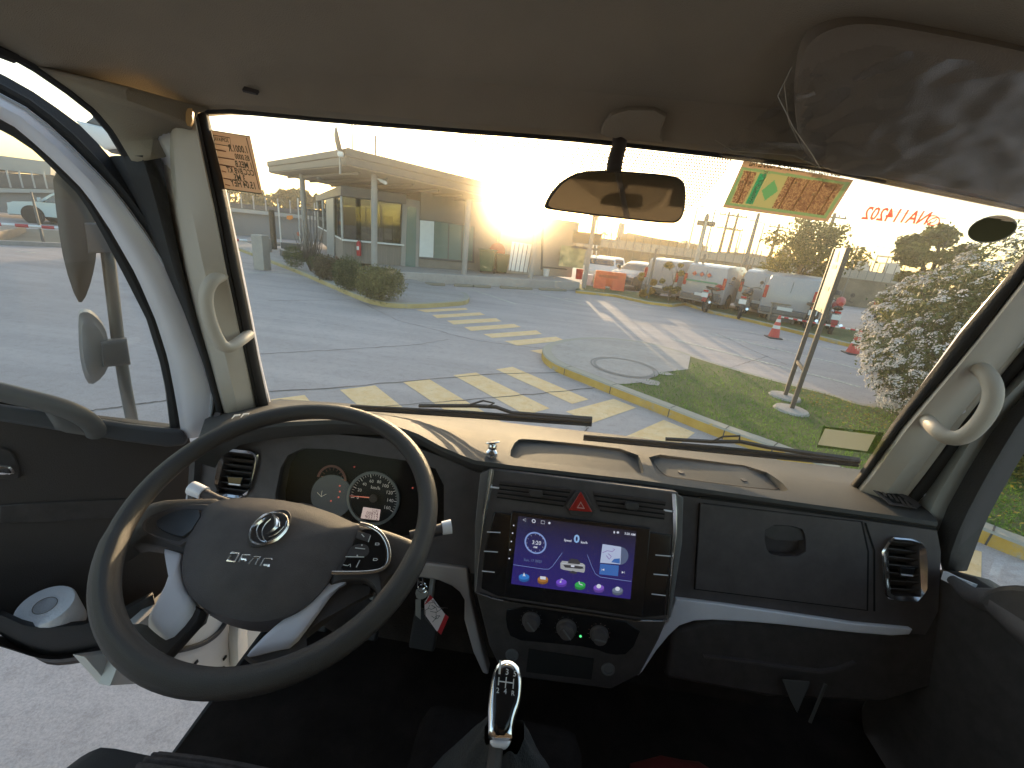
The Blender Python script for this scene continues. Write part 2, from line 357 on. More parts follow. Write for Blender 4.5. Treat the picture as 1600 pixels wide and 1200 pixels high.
# ------------------------------------------------------------------ kerbed islands
def offset_in(pts, d):
    """offset an open ground polyline to its left by d"""
    out = []
    for i, p in enumerate(pts):
        t = unit(pts[min(i + 1, len(pts) - 1)] - pts[max(i - 1, 0)]); out.append(p + V((-t[1], t[0], 0)) * d)
    return out
def kerb(mb, pts, d, h=.14):
    ins = offset_in(pts, d); up = V((0, 0, h)); b0 = offset_in(pts, d * .12)
    mb.loft([pts, [p + up * .85 for p in pts], [p + up for p in b0], [p + up for p in ins], ins], False); return ins
def KM(name, a=(.46, .27, .05), b=(.62, .40, .10)):
    m = M(name, a, .85, c2=b, vs=3, bump=.4, bs=30, detail=8); t = m.node_tree; bs = t.nodes['Principled BSDF']
    src = bs.inputs['Base Color'].links[0].from_socket; ge = t.nodes.new('ShaderNodeNewGeometry'); sp = t.nodes.new('ShaderNodeSeparateXYZ'); t.links.new(ge.outputs['Normal'], sp.inputs[0])
    n2 = t.nodes.new('ShaderNodeTexNoise'); n2.inputs['Scale'].default_value = 2.2; n2.inputs['Detail'].default_value = 10; n2.inputs['Roughness'].default_value = .75; t.links.new(t.nodes['Texture Coordinate'].outputs['Object'], n2.inputs['Vector'])
    a = t.nodes.new('ShaderNodeMath'); a.operation = 'MULTIPLY_ADD'; a.inputs[1].default_value = .34; t.links.new(sp.outputs['Z'], a.inputs[0]); t.links.new(n2.outputs['Fac'], a.inputs[2])
    r = t.nodes.new('ShaderNodeValToRGB'); r.color_ramp.elements[0].position = .56; r.color_ramp.elements[1].position = .66; t.links.new(a.outputs[0], r.inputs[0])
    mx = t.nodes.new('ShaderNodeMix'); mx.data_type = 'RGBA'; t.links.new(r.outputs[0], mx.inputs[0]); t.links.new(src, mx.inputs[6]); mx.inputs[7].default_value = (.36, .33, .27, 1); t.links.new(mx.outputs[2], bs.inputs['Base Color']); return m
KRB = KM('kerb_paint')
A_out = [Z(p) for p in [(330, 376), (374, 392), (433, 415), (470, 429), (540, 460), (566, 471), (594, 479), (625, 482), (659, 482), (700, 479), (725, 477), (733, 473), (733, 467), (726, 463)]]
A_out = chaikin(A_out, 2, False)
b = MB(); A_in = kerb(b, A_out, .16)
tag(b.build('kerb', KM('faded_kerb_paint', (.40, .30, .13), (.50, .40, .20))), 'yellow painted kerb curving round the bush bed by the gatehouse', 'kerb', kind=ST)
A_back = [Z(p, .14) for p in [(700, 455), (660, 441), (632, 432), (560, 412), (500, 398), (440, 388), (380, 378)]]
poly_ground('pavement', [(*p[:2],) for p in A_in] + [(*p[:2],) for p in A_back], .138, PAV, label='concrete pavement of the island before the gatehouse', cat='pavement')
B_out = [Z(p) for p in [(1345, 645), (1300, 627), (1200, 602), (1100, 572), (1060, 557), (1010, 543), (950, 536), (905, 536), (875, 540), (852, 547), (845, 555), (848, 566), (860, 576), (875, 584), (915, 600), (956, 617), (1034, 648), (1119, 683), (1206, 714)]]
B_out = [V((14, 11.0, 0)), V((8.3, 8.3, 0)), V((5.75, 7.35, 0))] + B_out + [Z((1506, 837)), Z((1600, 877)), V((6.2, 1.8, 0)), V((9, 0, 0))]
B_out = chaikin(B_out, 2, False)
b = MB(); B_in = kerb(b, B_out, .17)
o = tag(b.build('kerb', KRB), 'long yellow painted kerb of the grass island ahead of the truck', 'kerb', kind=ST)
b = MB()   # dark joints in the kerb
for px_ in ((878, 585), (957, 617), (1038, 650), (1122, 684), (1212, 716), (1303, 754), (1400, 795), (1546, 856)):
    c = Z(px_); i = min(range(len(B_out)), key=lambda k: np.linalg.norm(B_out[k] - c)); t = unit(B_out[i + 1] - B_out[i]); nn = V((-t[1], t[0], 0)); p = B_out[i] - nn * .004
    b.add([p - t * .007, p + t * .007, p + t * .007 + (0, 0, .121), p - t * .007 + (0, 0, .121)], [(0, 1, 2, 3)])
    q = p + V((0, 0, .1425)) + nn * .02; b.add([q - t * .007, q + t * .007, q + t * .007 + nn * .15, q - t * .007 + nn * .15], [(0, 1, 2, 3)])
b.build('kerb_joint', JNT, smooth=False)['kind'] = ST
poly_ground('island_soil', [p[:2] for p in B_in], .136, GRS, label='soil and thin turf base of the grass island', cat='ground')
apron = [Z(p, .142) for p in [(862, 552), (880, 546), (915, 541), (955, 540), (1010, 547), (1055, 560), (1093, 572), (1075, 577), (1030, 582), (1018, 590), (1010, 598), (975, 597), (950, 606), (915, 592), (880, 576), (864, 566)]]
_i = [min(range(len(B_in)), key=lambda k: np.linalg.norm(B_in[k][:2] - Z(q)[:2])) for q in ((1085, 566), (950, 612))]
apron = [V((p[0], p[1], .142)) for p in B_in[min(_i):max(_i) + 1]] + [Z(p, .142) for p in [(975, 600), (1005, 597), (1018, 590), (1030, 582), (1075, 577)]]
poly_ground('concrete_apron', [p[:2] for p in apron], .142, PAV, label='worn concrete patch at the tip of the island', cat='pavement')
b = MB(); c = Z((975, 573), .15)
for r0, r1 in ((.50, .545), (.57, .60)):
    R = [[c + V((cos(a) * r, sin(a) * r, .0)) for a in np.linspace(0, 2 * pi, 40, endpoint=False)] for r in (r0, r1)]
    b.loft(R, True)
R = [[c + V((cos(a) * r, sin(a) * r, -.003)) for a in np.linspace(0, 2 * pi, 40, endpoint=False)] for r in (.0, .5)]; b2 = MB(); b2.loft(R, True)
mh = tag(b2.build('manhole_cover', PAV, smooth=False), 'round concrete manhole cover at the island tip', 'manhole cover', kind=ST); b.build('ring', M('ring_grey', (.27, .25, .235), .9), parent=mh, smooth=False)
b = MB()
for q, w in (((1013, 596), .42), ((1060, 573), .30), ((1035, 583), .28)):
    c = Z(q, .145); b.add([c + V((cos(a) * w * .6 * rng.uniform(.7, 1.2), sin(a) * w * .4 * rng.uniform(.7, 1.2), 0)) for a in np.linspace(0, 6.28, 7, endpoint=False)], [tuple(range(7))])
b.build('broken_slab', PAV, smooth=False)['kind'] = ST
# grass blades
GRB = ML('grass_blades', (.09, .26, .03), var=.35, vs=1.1, island=.4, trans=.45, c2=(.20, .32, .05))
gp = [V(p[:2]) for p in B_in]; ap = [V(p[:2]) for p in apron]
def inside(p, poly):
    c = False; j = len(poly) - 1
    for i in range(len(poly)):
        if (poly[i][1] > p[1]) != (poly[j][1] > p[1]) and p[0] < (poly[j][0] - poly[i][0]) * (p[1] - poly[i][1]) / (poly[j][1] - poly[i][1]) + poly[i][0]: c = not c
        j = i
    return c
vs = []; fs = []; k = 0
for _ in range(120000):
    x = rng.uniform(.8, 8.5); y = rng.uniform(1.8, 8.4)
    if rng.random() > min(1, 1.5 - .16 * y): continue
    if not inside((x, y), gp) or inside((x, y), ap): continue
    h = rng.uniform(.015, .05); a = rng.uniform(0, 6.28); w = rng.uniform(.003, .006); l = rng.normal(size=2) * .022
    dx, dy = cos(a) * w, sin(a) * w; vs += [(x - dx, y - dy, .134), (x + dx, y + dy, .134), (x + l[0], y + l[1], .134 + h)]; fs.append((k, k + 1, k + 2)); k += 3
    if k > 165000: break
m = MB(); m.v = vs; m.f = fs; tag(m.build('grass', GRB, smooth=False), 'short patchy green grass on the kerbed island', 'grass', kind='stuff')
# fallen leaves
vs = []; fs = []; k = 0
for _ in range(5200):
    x = rng.uniform(4.2, 8.6); y = rng.uniform(1.8, 7.6)
    if not inside((x, y), gp): continue
    a = rng.uniform(0, 6.28); w = rng.uniform(.01, .024); u = V((cos(a), sin(a), rng.normal() * .3)) * w; v_ = V((-sin(a), cos(a), rng.normal() * .3)) * w * .6; c = V((x, y, .15 + rng.uniform(0, .02)))
    vs += [c - u, c + v_, c + u, c - v_]; fs.append((k, k + 1, k + 2, k + 3)); k += 4
m = MB(); m.v = [tuple(q) for q in vs]; m.f = fs
tag(m.build('fallen_leaves', ML('dry_leaves', (.32, .20, .05), c2=(.42, .33, .05), vs=8, island=.5), smooth=False), 'yellow fallen leaves scattered under the flowering bush', 'leaves', kind='stuff')
# ------------------------------------------------------------------ plants
def leaves(mb, cs, rs, n, size, seed, shell=.55, flat=0.0, asp=.5):
    r = np.random.default_rng(seed); cs = [V(c, float) for c in cs]; w = V([np.prod(q) ** (2 / 3) for q in rs]); w = w / w.sum()
    for i, (c, q) in enumerate(zip(cs, rs)):
        m = int(n * w[i]); d = r.normal(size=(m, 3)); d /= np.linalg.norm(d, axis=1)[:, None]
        rad_ = shell + (1 - shell) * r.random(m) ** .6; P = c + d * V(q) * (rad_ * (1 + .10 * r.normal(size=m)))[:, None]
        nn = d + r.normal(size=(m, 3)) * .7; nn /= np.linalg.norm(nn, axis=1)[:, None]
        a = np.cross(nn, r.normal(size=(m, 3))); a /= np.linalg.norm(a, axis=1)[:, None]; bb = np.cross(nn, a)
        s = size * r.uniform(.6, 1.3, size=m)[:, None]; k = len(mb.v)
        Q = np.stack([P - a * s, P + bb * s * asp, P + a * s, P - bb * s * asp], 1).reshape(-1, 3)
        mb.v += [tuple(x) for x in Q.tolist()]; mb.f += [(k + 4 * j, k + 4 * j + 1, k + 4 * j + 2, k + 4 * j + 3) for j in range(m)]
    return mb
BARK = M('bark', (.09, .07, .05), .9, var=.35, vs=8, bump=.5, bs=60)
LBOX = ML('box_bush_leaves', (.085, .11, .04), c2=(.17, .17, .07), vs=3, trans=.35)
LBOX2 = ML('box_bush_leaves_brown', (.15, .11, .055), c2=(.20, .16, .09), vs=3, trans=.35)
LBOX3 = ML('box_bush_leaves_olive', (.15, .15, .05), c2=(.26, .23, .09), vs=3, trans=.35)
def round_bush(px, topx, r, label, seed, zf=1.0, nl=9000, mat=LBOX, size=.028):
    c = Z(px, .138); t = Y(topx, c[1]); h = t[2] - .138
    root = thing('round_bush', label, 'bush', (c[0], c[1], .138), group='clipped bushes on the bed by the gatehouse')
    rs = [(r, r * .95, h * .52)]; cs = [(0, 0, h * .5)]; rr = np.random.default_rng(seed)
    for _ in range(7):
        a = rr.uniform(0, 6.28); cs.append((cos(a) * r * .45, sin(a) * r * .45, h * rr.uniform(.35, .72))); rs.append((r * .55, r * .55, h * .3))
    m = MB(); leaves(m, cs, rs, nl, size, seed, .72); m.build('foliage', mat, root, smooth=False)
    m = MB()
    for _ in range(6): a = rr.uniform(0, 6.28); m.tube([(0, 0, -.01), (cos(a) * r * .2, sin(a) * r * .2, h * .3), (cos(a) * r * .5, sin(a) * r * .5, h * .7)], [.02, .014, .006], 6)
    m.build('stems', BARK, root)
    return root
round_bush((595, 469), (595, 417), .62, 'largest clipped round bush, nearest the island tip', 1, nl=12000, mat=LBOX3)
round_bush((546, 453), (546, 402), .44, 'clipped round bush, second back from the island tip', 2)
round_bush((510, 437), (510, 398), .40, 'clipped reddish round bush, third from the island tip', 3, mat=LBOX2)
rb = thing('bare_bush', 'thin bare branched bush at the far end of the bush row', 'bush', Z((486, 424), .138)); m = MB(); rr = np.random.default_rng(4)
for i in range(46):
    a = rr.uniform(0, 6.28); s = rr.uniform(.15, .6); p = [V((0, 0, 0)), V((cos(a) * s * .3, sin(a) * s * .3, .35)), V((cos(a) * s * .7 + rr.normal() * .05, sin(a) * s * .7, .8)), V((cos(a) * s, sin(a) * s, rr.uniform(.9, 1.75)))]
    m.tube(p, [.022, .014, .009, .004], 5)
m.build('branches', BARK, rb)
m = MB(); leaves(m, [(-.55, -.1, .45), (.2, 0, .4)], [(.35, .35, .38), (.35, .3, .25)], 3200, .028, 9, .7); m.build('foliage', LBOX, rb, smooth=False)
# big flowering bush
LFB = ML('flowering_bush_leaves', (.060, .085, .035), c2=(.13, .15, .06), vs=2.5, trans=.3)
FLW = M('flower_heads', (.60, .54, .50), .8, var=.15, vs=4, island=.35)
fb = thing('flowering_bush', 'huge rounded bush covered in small white flower heads beside the sign', 'bush', (6.5, 6.5, .136))
cs = [(0, 0, 1.15), (-.55, -.1, .8), (.6, .1, 1.3), (.2, -.6, 1.0), (.0, -.1, 1.55), (-.5, .5, 1.1), (1.3, -.6, 1.1), (1.4, .3, 1.5), (-.2, -.2, .5), (.9, -.9, .65), (2.2, -.3, 1.2)]
rs = [(1.35, 1.3, 1.1), (.95, .9, .75), (1.1, 1.1, 1.15), (1.0, .9, .9), (1.0, 1.0, 1.0), (.8, .8, .8), (1.1, 1.0, 1.05), (1.1, 1.0, 1.1), (1.1, 1.0, .5), (1.0, .9, .6), (1.1, 1.1, 1.1)]
m = MB(); leaves(m, cs, rs, 46000, .036, 11, .74, asp=.4); m.build('foliage', LFB, fb, smooth=False)
m = MB(); rr = np.random.default_rng(12); nf = 0
while nf < 2300:
    i = rr.integers(len(cs)); d = unit(rr.normal(size=3)); P = V(cs[i]) + d * V(rs[i]) * rr.uniform(.97, 1.07)
    if any((((P - V(c)) / V(r)) ** 2).sum() < .90 for c, r in zip(cs, rs)) or P[2] < .05: continue
    if d[0] * .5 + d[1] > .8: continue
    nf += 1; R = rr.uniform(.028, .08); ax = unit(d + V((0, 0, .9)))
    a = unit(np.cross(ax, rr.normal(size=3))); bq = np.cross(ax, a)
    for _ in range(int(16 + R * 340)):
        q = rr.normal(size=2) * .5; q = q / max(1, np.linalg.norm(q)); rrn = q @ q; s = R * rr.uniform(.10, .2)
        C = P + R * (q[0] * a + q[1] * bq) + ax * R * (.45 * (1 - rrn) + rr.normal() * .06); n1 = unit(ax + .6 * (q[0] * a + q[1] * bq) + rr.normal(size=3) * .3); t1 = unit(np.cross(n1, rr.normal(size=3))); t2 = np.cross(n1, t1); k = len(m.v)
        m.v += [tuple(C + s * (cos(z) * t1 + sin(z) * t2)) for z in (0, 1.57, 3.14, 4.71)]; m.f.append((k, k + 1, k + 2, k + 3))
fo = m.build('flower_heads', FLW, fb, smooth=False); fo['kind'] = 'stuff'
m = MB()
for _ in range(26): a = rr.uniform(0, 6.28); s = rr.uniform(.3, 1.1); m.tube([(rr.normal() * .1, rr.normal() * .1, -.05), (cos(a) * s * .5, sin(a) * s * .5, .6), (cos(a) * s, sin(a) * s, 1.4)], [.04, .025, .01], 6)
m.build('stems', BARK, fb); fb.scale = (1.13, 1.13, 1.13)
# low ground cover beyond the right door window
m = MB(); leaves(m, [(6.0, 4.3, .2), (6.6, 3.6, .22), (5.7, 5.2, .2), (7.2, 4.4, .3), (6.4, 5.2, .3)], [(.8, .7, .22), (.8, .7, .22), (.5, .6, .16), (.9, .9, .3), (.8, .7, .3)], 9000, .03, 21, .5)
tag(m.build('ground_cover', ML('ground_cover_leaves', (.10, .13, .03), c2=(.30, .24, .05), vs=5), smooth=False), 'low leafy ground cover behind the kerb under the bush', 'ground cover', kind='stuff')
def tree(name, px, top, cw, label, seed, nl, size, mat, trunk=.12, base=.35, z0=0, blobs=14, gr='trees beyond the car park', yy=None, tr=.3):
    c = Z(px, z0) if yy is None else V((*Y(px, yy)[:2], z0)); h = Y(top, c[1])[2] - z0; root = thing(name, label, 'tree', (c[0], c[1], z0), group=gr); rr = np.random.default_rng(seed)
    m = MB(); m.tube([(0, 0, -.05), (.03 * h * rr.normal(), 0, h * .3), (.04 * h * rr.normal(), 0, h * .6), (0, 0, h * .88)], [trunk, trunk * .75, trunk * .5, trunk * .12], 8)
    cs = []; rs = []
    for i in range(blobs):
        a = rr.uniform(0, 6.28); zz = rr.uniform(base, .92); w = cw * (1 - .65 * abs(zz - .6) / .4) * rr.uniform(.35, .95); p = V((cos(a) * w, sin(a) * w, zz * h)); cs.append(p); q = rr.uniform(.16, .34) * cw; rs.append((q, q, q * .75))
        m.tube([(0, 0, h * zz * .6), p * V((.5, .5, .88)), p], [trunk * .4, trunk * .22, trunk * .06], 5)
    m.build('trunk', BARK, root); m = MB(); leaves(m, cs, rs, nl, size, seed + 1, tr, asp=.55); m.build('crown', mat, root, smooth=False); return root
LTR = ML('tree_leaves', (.10, .115, .035), c2=(.19, .17, .05), vs=.8, trans=.4)
tree('tree', (1240, 455), (1290, 333), 2.0, 'broad loose leafed tree standing behind the parked white vans', 31, 6000, .075, LTR, .12, .42, blobs=26, yy=19.5)
tree('tree', (1440, 470), (1488, 350), 1.6, 'dense dark tree rising behind the flowering bush', 33, 7000, .09, LTR, .14, .3, blobs=20, yy=15.0)
tree('sapling', (1045, 470), (1050, 405), .62, 'thin young tree growing by the parked bicycle', 35, 1500, .05, LTR, .03, .3, blobs=9, yy=18.8)
tree('shrub', (1006, 462), (1000, 425), .75, 'low orange tinted shrub beside the barrier block', 37, 2600, .05, ML('orange_shrub_leaves', (.30, .17, .03), c2=(.38, .27, .06), vs=2), .03, .1, blobs=8, yy=19.8, gr=None)
tree('shrub', (1400, 480), (1405, 440), 1.1, 'yellow green shrub against the wall right of the vans', 39, 3000, .07, ML('yellow_shrub_leaves', (.25, .2, .03), c2=(.32, .30, .06), vs=2), .04, .1, blobs=9, yy=19.5, gr=None)
LFT = ML('far_tree_leaves', (.07, .085, .03), c2=(.12, .12, .04), vs=.2, trans=.35)
for i, (px, top, yy, w, lb) in enumerate([((370, 330), (372, 298), 60, 6, 'hazy green tree above the viaduct beside the left windscreen post'), ((395, 330), (398, 312), 62, 3.5, 'small rounded far tree right of the paper notice'), ((447, 330), (452, 297), 66, 5, 'round far tree left of the canopy post'), ((462, 330), (467, 296), 64, 3, 'far tree touching the left canopy post'), ((490, 330), (487, 303), 66, 3.4, 'round crowned far tree between canopy post and booth'), ((232, 300), (230, 285), 62, 4, 'low far tree seen between open door and pillar')]):
    tree('far_tree', px, top, w, lb, 50 + i, 1500, .5, LFT, .3, .15, blobs=10, yy=yy, gr='far trees above the viaduct')
for i, (px, top, yy, lb) in enumerate([((434, 328), (435, 308), 58, 'small spiky palm above the viaduct'), ((941, 385), (941, 361), 100, 'tiny palm standing above the far sheds'), ((1069, 392), (1070, 374), 95, 'tiny far palm left of the utility poles'), ((1026, 385), (1024, 373), 90, 'low far palm behind the long shed')]):
    c = V((*Y(px, yy)[:2], 0)); h = Y(top, yy)[2]; r = thing('palm_tree', lb, 'palm tree', c, group='far palms on the skyline'); m = MB(); m.tube([(0, 0, 0), (.1, 0, h * .9)], [.22, .14], 6); m.build('trunk', BARK, r)
    m = MB(); L = 1.5
    for k in range(15):
        a = k * 2.4; e = .2 + .9 * ((k * 7) % 5) / 5; pts = [V((.1 + cos(a) * L * s * cos(e - s * .9), sin(a) * L * s * cos(e - s * .9), h * .9 + L * s * sin(e - s * .9))) for s in (0, .35, .7, 1)]; strip(m, pts, [.1, .35, .3, .05], (0, 0, 1), .02)
    m.build('fronds', LFT, r, smooth=False)
# ================================================================== GATEHOUSE
DIR = unit((.84, .54, 0)); NRM = V((.54, -.84, 0))       # along the front / towards the yard
PC = Fr(Z((720.5, 444)), NRM); PE = PC.shift(.62); PF = PC.shift(-1.85)
PLH = .40
STU = M('painted_render', (.26, .22, .18), .85, var=.12, vs=3, bump=.2, bs=60)
STU2 = M('pale_panel', (.34, .31, .28), .7, var=.08, vs=3)
RIB = M('ribbed_wood', (.24, .20, .165), .8, var=.2, vs=3, stretch=(12, 12, .3))
MET = M('painted_metal', (.11, .10, .095), .5, var=.1, vs=3)
SOF = M('soffit_board', (.30, .26, .21), .85, var=.15, vs=2, stretch=(1, 1, 8))
GLS = MG('booth_glass', (.14, .165, .12), .10, .02)
GLS2 = M('office_glass', (.16, .22, .19), .12, spec=.9)
DRK = M('dark_interior', (.05, .045, .04), .8)
gh = thing('gatehouse', 'low gatehouse with glazed booth, office windows and raised concrete platform', 'gatehouse', (*PF.p((625, 413))[:2], 0))
G0 = V((*PF.p((625, 413))[:2], 0))
def gb(mb, name, mat, **k):
    mb.v = [tuple(V(v) - G0) for v in mb.v]; return mb.build(name, mat, gh, **k)
def gsub(mb, name, mat, par, **k):
    mb.v = [tuple(V(v) - G0) for v in mb.v]; return mb.build(name, mat, par, **k)
# platform
e0 = PC.shift(.35); pA = V((*e0.p((600, 440))[:2], 0)); pB = e0.at(*e0.uv((905, 452)), 0); pB = V((pB[0], pB[1], 0))
m = MB(); bk = -NRM * 7.5; m.prism([pA, pB, pB + bk, pA + bk], (0, 0, PLH)); gb(m, 'platform', PAV, bevel=.02)
m = MB(); m.prism([pA - DIR * .9, pA, pA + bk * .6, pA + bk * .6 - DIR * .9], (0, 0, PLH * .5)); gb(m, 'step', PAV, bevel=.02)
# booth: front on PF from corner px 536 to door, left side, glazed
def vp(fr, px): return fr.p(px)
c0 = PF.p((536, 406)); c1 = PF.p((629, 414)); c0[2] = c1[2] = PLH
LD = -NRM; sideF = Fr(c0, -DIR)
lf = sideF.p((499, 398)); lf = V((lf[0], lf[1], PLH)); chm = V((c0 + (lf - c0) * .25))
zs, zt, zr = 1.22, 2.83, 3.2
out = [c1, c0, lf, c1 + (lf - c0)]
m = MB(); m.prism([V((*p[:2], PLH)) for p in out], (0, 0, zs - PLH)); gb(m, 'lower_wall', RIB, bevel=.01)
m = MB(); ctr = sum(out) / 4
big = [V((*(ctr + (p - ctr) * 1.04)[:2], zt)) for p in out]; m.prism(big, (0, 0, zr - zt)); gb(m, 'roof', MET, bevel=.03)
m = MB()
big = [V((*(ctr + (p - ctr) * 1.02)[:2], zs)) for p in out]; m.prism(big, (0, 0, .06)); gb(m, 'sill', WPL, bevel=.01)
m = MB()
for i in range(4):
    a, bq = out[i], out[(i + 1) % 4]; n_ = 2 if i % 2 == 0 else 3
    for k in range(n_): p = a + (bq - a) * k / n_; m = MB(); m.box((p[0], p[1], (zs + zt) / 2), (.07, .07, zt - zs)); gb(m, 'window_post', STEEL)
m = MB(); sm = [V((*(ctr + (p - ctr) * .985)[:2], 0)) for p in out]
for i in range(4): a, bq = sm[i], sm[(i + 1) % 4]; m.add([a + (0, 0, zs), bq + (0, 0, zs), bq + (0, 0, zt), a + (0, 0, zt)], [(0, 1, 2, 3)])
gb(m, 'booth_glass', GLS, smooth=False)
# booth inside: back partition added to block bright sky, then the desk
m = MB(); bw = [sm[2] * .75 + sm[3] * .25, sm[3]]; m.prism([bw[0] + (0, 0, zs - .3), bw[1] + (0, 0, zs - .3), bw[1] + (0, 0, zt - .1), bw[0] + (0, 0, zt - .1)], NRM * .05); gb(m, 'back_partition', M('partition_brown', (.16, .12, .08), .8))
m = MB(); d = c0 + (c1 - c0) * .55 + (lf - c0) * .4; m.box((d[0], d[1], 1.1), (1.6, .5, .06)); m.box((d[0], d[1], 1.38), (.5, .05, .35)); m.box((d[0], d[1], 1.18), (.06, .06, .12)); gb(m, 'desk', GREY)
# booth side door
def on(fr, quad, h0, h1, mb): return plate(mb, fr, quad, h0, h1)
m = MB(); sf = sideF.shift(.02); plate(m, sf, [(511, 398), (509.5, 312), (520.5, 309), (522, 404)], 0, .05); gb(m, 'side_door', STEEL)
# entry door right of booth
m = MB(); plate(m, PF, [(626, 415), (630, 309), (656, 314), (654, 419)], -.1, .05); dr = gb(m, 'door_frame', STU2)
m = MB(); plate(m, PF, [(633.5, 416), (636.5, 322), (651, 325), (649, 418)], .05, .065); dd = gb(m, 'door', GLS2)
# office wall
wl = PF.p((654, 420)); wr = PF.p((797, 430)); m = MB()
W0 = V((wl[0], wl[1], PLH)); W1 = W0 + DIR * 4.9
m.prism([W0, W1, W1 + bk * .5, W0 + bk * .5], (0, 0, 3.0)); gb(m, 'office_wall', STU, bevel=.01)
m = MB(); plate(m, PF, [(655, 342), (653, 404), (741, 411), (742, 354)], .0, .05); wf = gb(m, 'window_frame', MET, bevel=.01)
m = MB(); plate(m, PF, [(679, 346), (678, 403), (738, 408), (740, 355)], .05, .056); gb(m, 'window_pane', GLS2, smooth=False)
m = MB(); plate(m, PF, [(656.5, 344), (655, 401), (677, 402.5), (678.5, 346)], .052, .062); gb(m, 'blind', WPL)
m = MB()
for x in (701, 722): m = MB(); plate(m, PF, [(x, 348), (x - 1.5, 405), (x - .2, 405), (x + 1.4, 348)], .056, .07); gb(m, 'mullion', MET)
# canopy roof, right end cut short so the sun reaches the dash
C3 = PE.p((541, 232)); R3 = PE.p((792, 293)); L3 = Z((418.5, 252.5), float(C3[2])); _d = unit(L3 - C3); LFp = Fr(C3, (_d[1], -_d[0], 0))
R3[2] = C3[2] + (R3[2] - C3[2]) * 1.0
# columns stand on platform or yard
def col(px, top, r, zb, fr=PC):
    c = fr.p(px); m = MB(); zt_ = fr.p(top)[2]; m.tube([(c[0], c[1], zb), (c[0], c[1], zt_)], r, 14); return m, c
for px, top, zb in (((585, 421), (585, 249), 0), ((724, 443), (731, 312), 0), ((827, 449), (836, 318), 0)):
    m, c = col(px, top, .11, zb); gb(m, 'column', STU2)
cl = LFp.shift(-.5); m = MB(); q = cl.p((478, 389)); m.tube([(q[0], q[1], 0), (q[0], q[1], cl.p((472, 269))[2] + .1)], .11, 14); gb(m, 'column', STU2)
th = .46
def slab(o, z0, z1): m = MB(); m.add([p + V((0, 0, z)) for z in (z0, z1) for p in o], [(0, 1, 2, 3)[::-1], (4, 5, 6, 7)] + [(i, (i + 1) % 4, 4 + (i + 1) % 4, 4 + i) for i in range(4)]); return m
R4 = L3 + (R3 - C3); o4 = [C3, R3, R4, L3]
gb(slab(o4, -th, -.22), 'fascia', MET, bevel=.01)
cc = sum(o4) / 4; o5 = [cc + (p - cc) * 1.012 for p in o4]
rf = gb(slab(o5, -.217, 0), 'canopy_roof', MET, bevel=.01)
o6 = [cc + (p - cc) * .985 for p in o4]; gb(slab(o6, -th - .03, -th + .04), 'soffit', SOF)
m = MB()
for k in range(60): p = C3 + (R3 - C3) * (k + .5) / 60 + V((0, 0, .008)) + NRM * .015; m.box(p, (.05, .12, .03))
gsub(m, 'roof_ribs', MET, rf)
m = MB()
for k in range(6): p = C3 + (R3 - C3) * (k + .6) / 6.2; a = p + V((0, 0, -th - .12)); q = p + (L3 - C3) * .98 + V((0, 0, -th - .12)); m.tube([a + (L3 - C3) * .05, a + (L3 - C3) * .9], .05, 4)
gb(m, 'rafters', SOF)
# satellite dish, camera
sdish = thing('satellite_dish', 'pale satellite dish seen edge-on at the canopy corner', 'satellite dish', C3 + V((-.3, .15, -.45)))
m = MB(); m.lathe([(.0, 0), (.2, .02), (.38, .09), (.45, .16), (.44, .165), (.37, .10), (.0, .02)], (-.15, 0, .62), (.88, .42, .22), 20); m.build('dish', MET, sdish)
m = MB(); m.tube([(0, 0, -.3), (0, 0, .3), (-.1, 0, .5)], .03, 6); m.tube([(-.12, 0, .4), (.35, -.1, .45)], .014, 5); m.box((.37, -.1, .46), (.07, .05, .05)); m.build('arm', STEEL, sdish)
lampm = MB(); q = C3 + V((-.12, -.15, -.2)); lampm.lathe([(0, -.08), (.08, -.07), (.1, 0), (.08, .07), (0, .08)], (0, 0, 0), (0, 0, 1), 12)
tag(lampm.build('canopy_lamp', WPL, loc=None), 'round white lamp under the canopy corner', 'lamp').location = tuple(q)
cm = thing('security_camera', 'small white security camera on the front canopy column', 'camera', PC.p((590, 282))); m = MB(); m.tube([(0, 0, .05), (.2, -.15, 0)], .03, 6); m.build('bracket', WPL, cm); m = MB(); m.tube([(.15, -.1, 0), (.42, -.3, -.08)], .055, 8); m.build('housing', WPL, cm)
m = MB(); pz = PF.p((495, 300)); m.lathe([(0, -.1), (.1, -.08), (.16, .02), (.05, .14), (0, .15)], (0, 0, 0), (.3, -.5, -.6), 10)
fl = tag(m.build('floodlight', STEEL), 'small floodlight under the left end of the canopy', 'floodlight'); fl.location = tuple(LFp.shift(-1.2).p((500, 277)))
for px0, px1, yy, r, lb in (((587, 262), (587, 212), 21, .045, 'short dark mast on the canopy roof right of the dish'),):
    a = Y(px0, yy); t_ = Y(px1, yy); m = MB(); m.tube([(0, 0, -.6), (0, 0, t_[2] - a[2])], r, 6); o = tag(m.build('antenna_mast', GREY), lb, 'mast'); o.location = tuple(a)
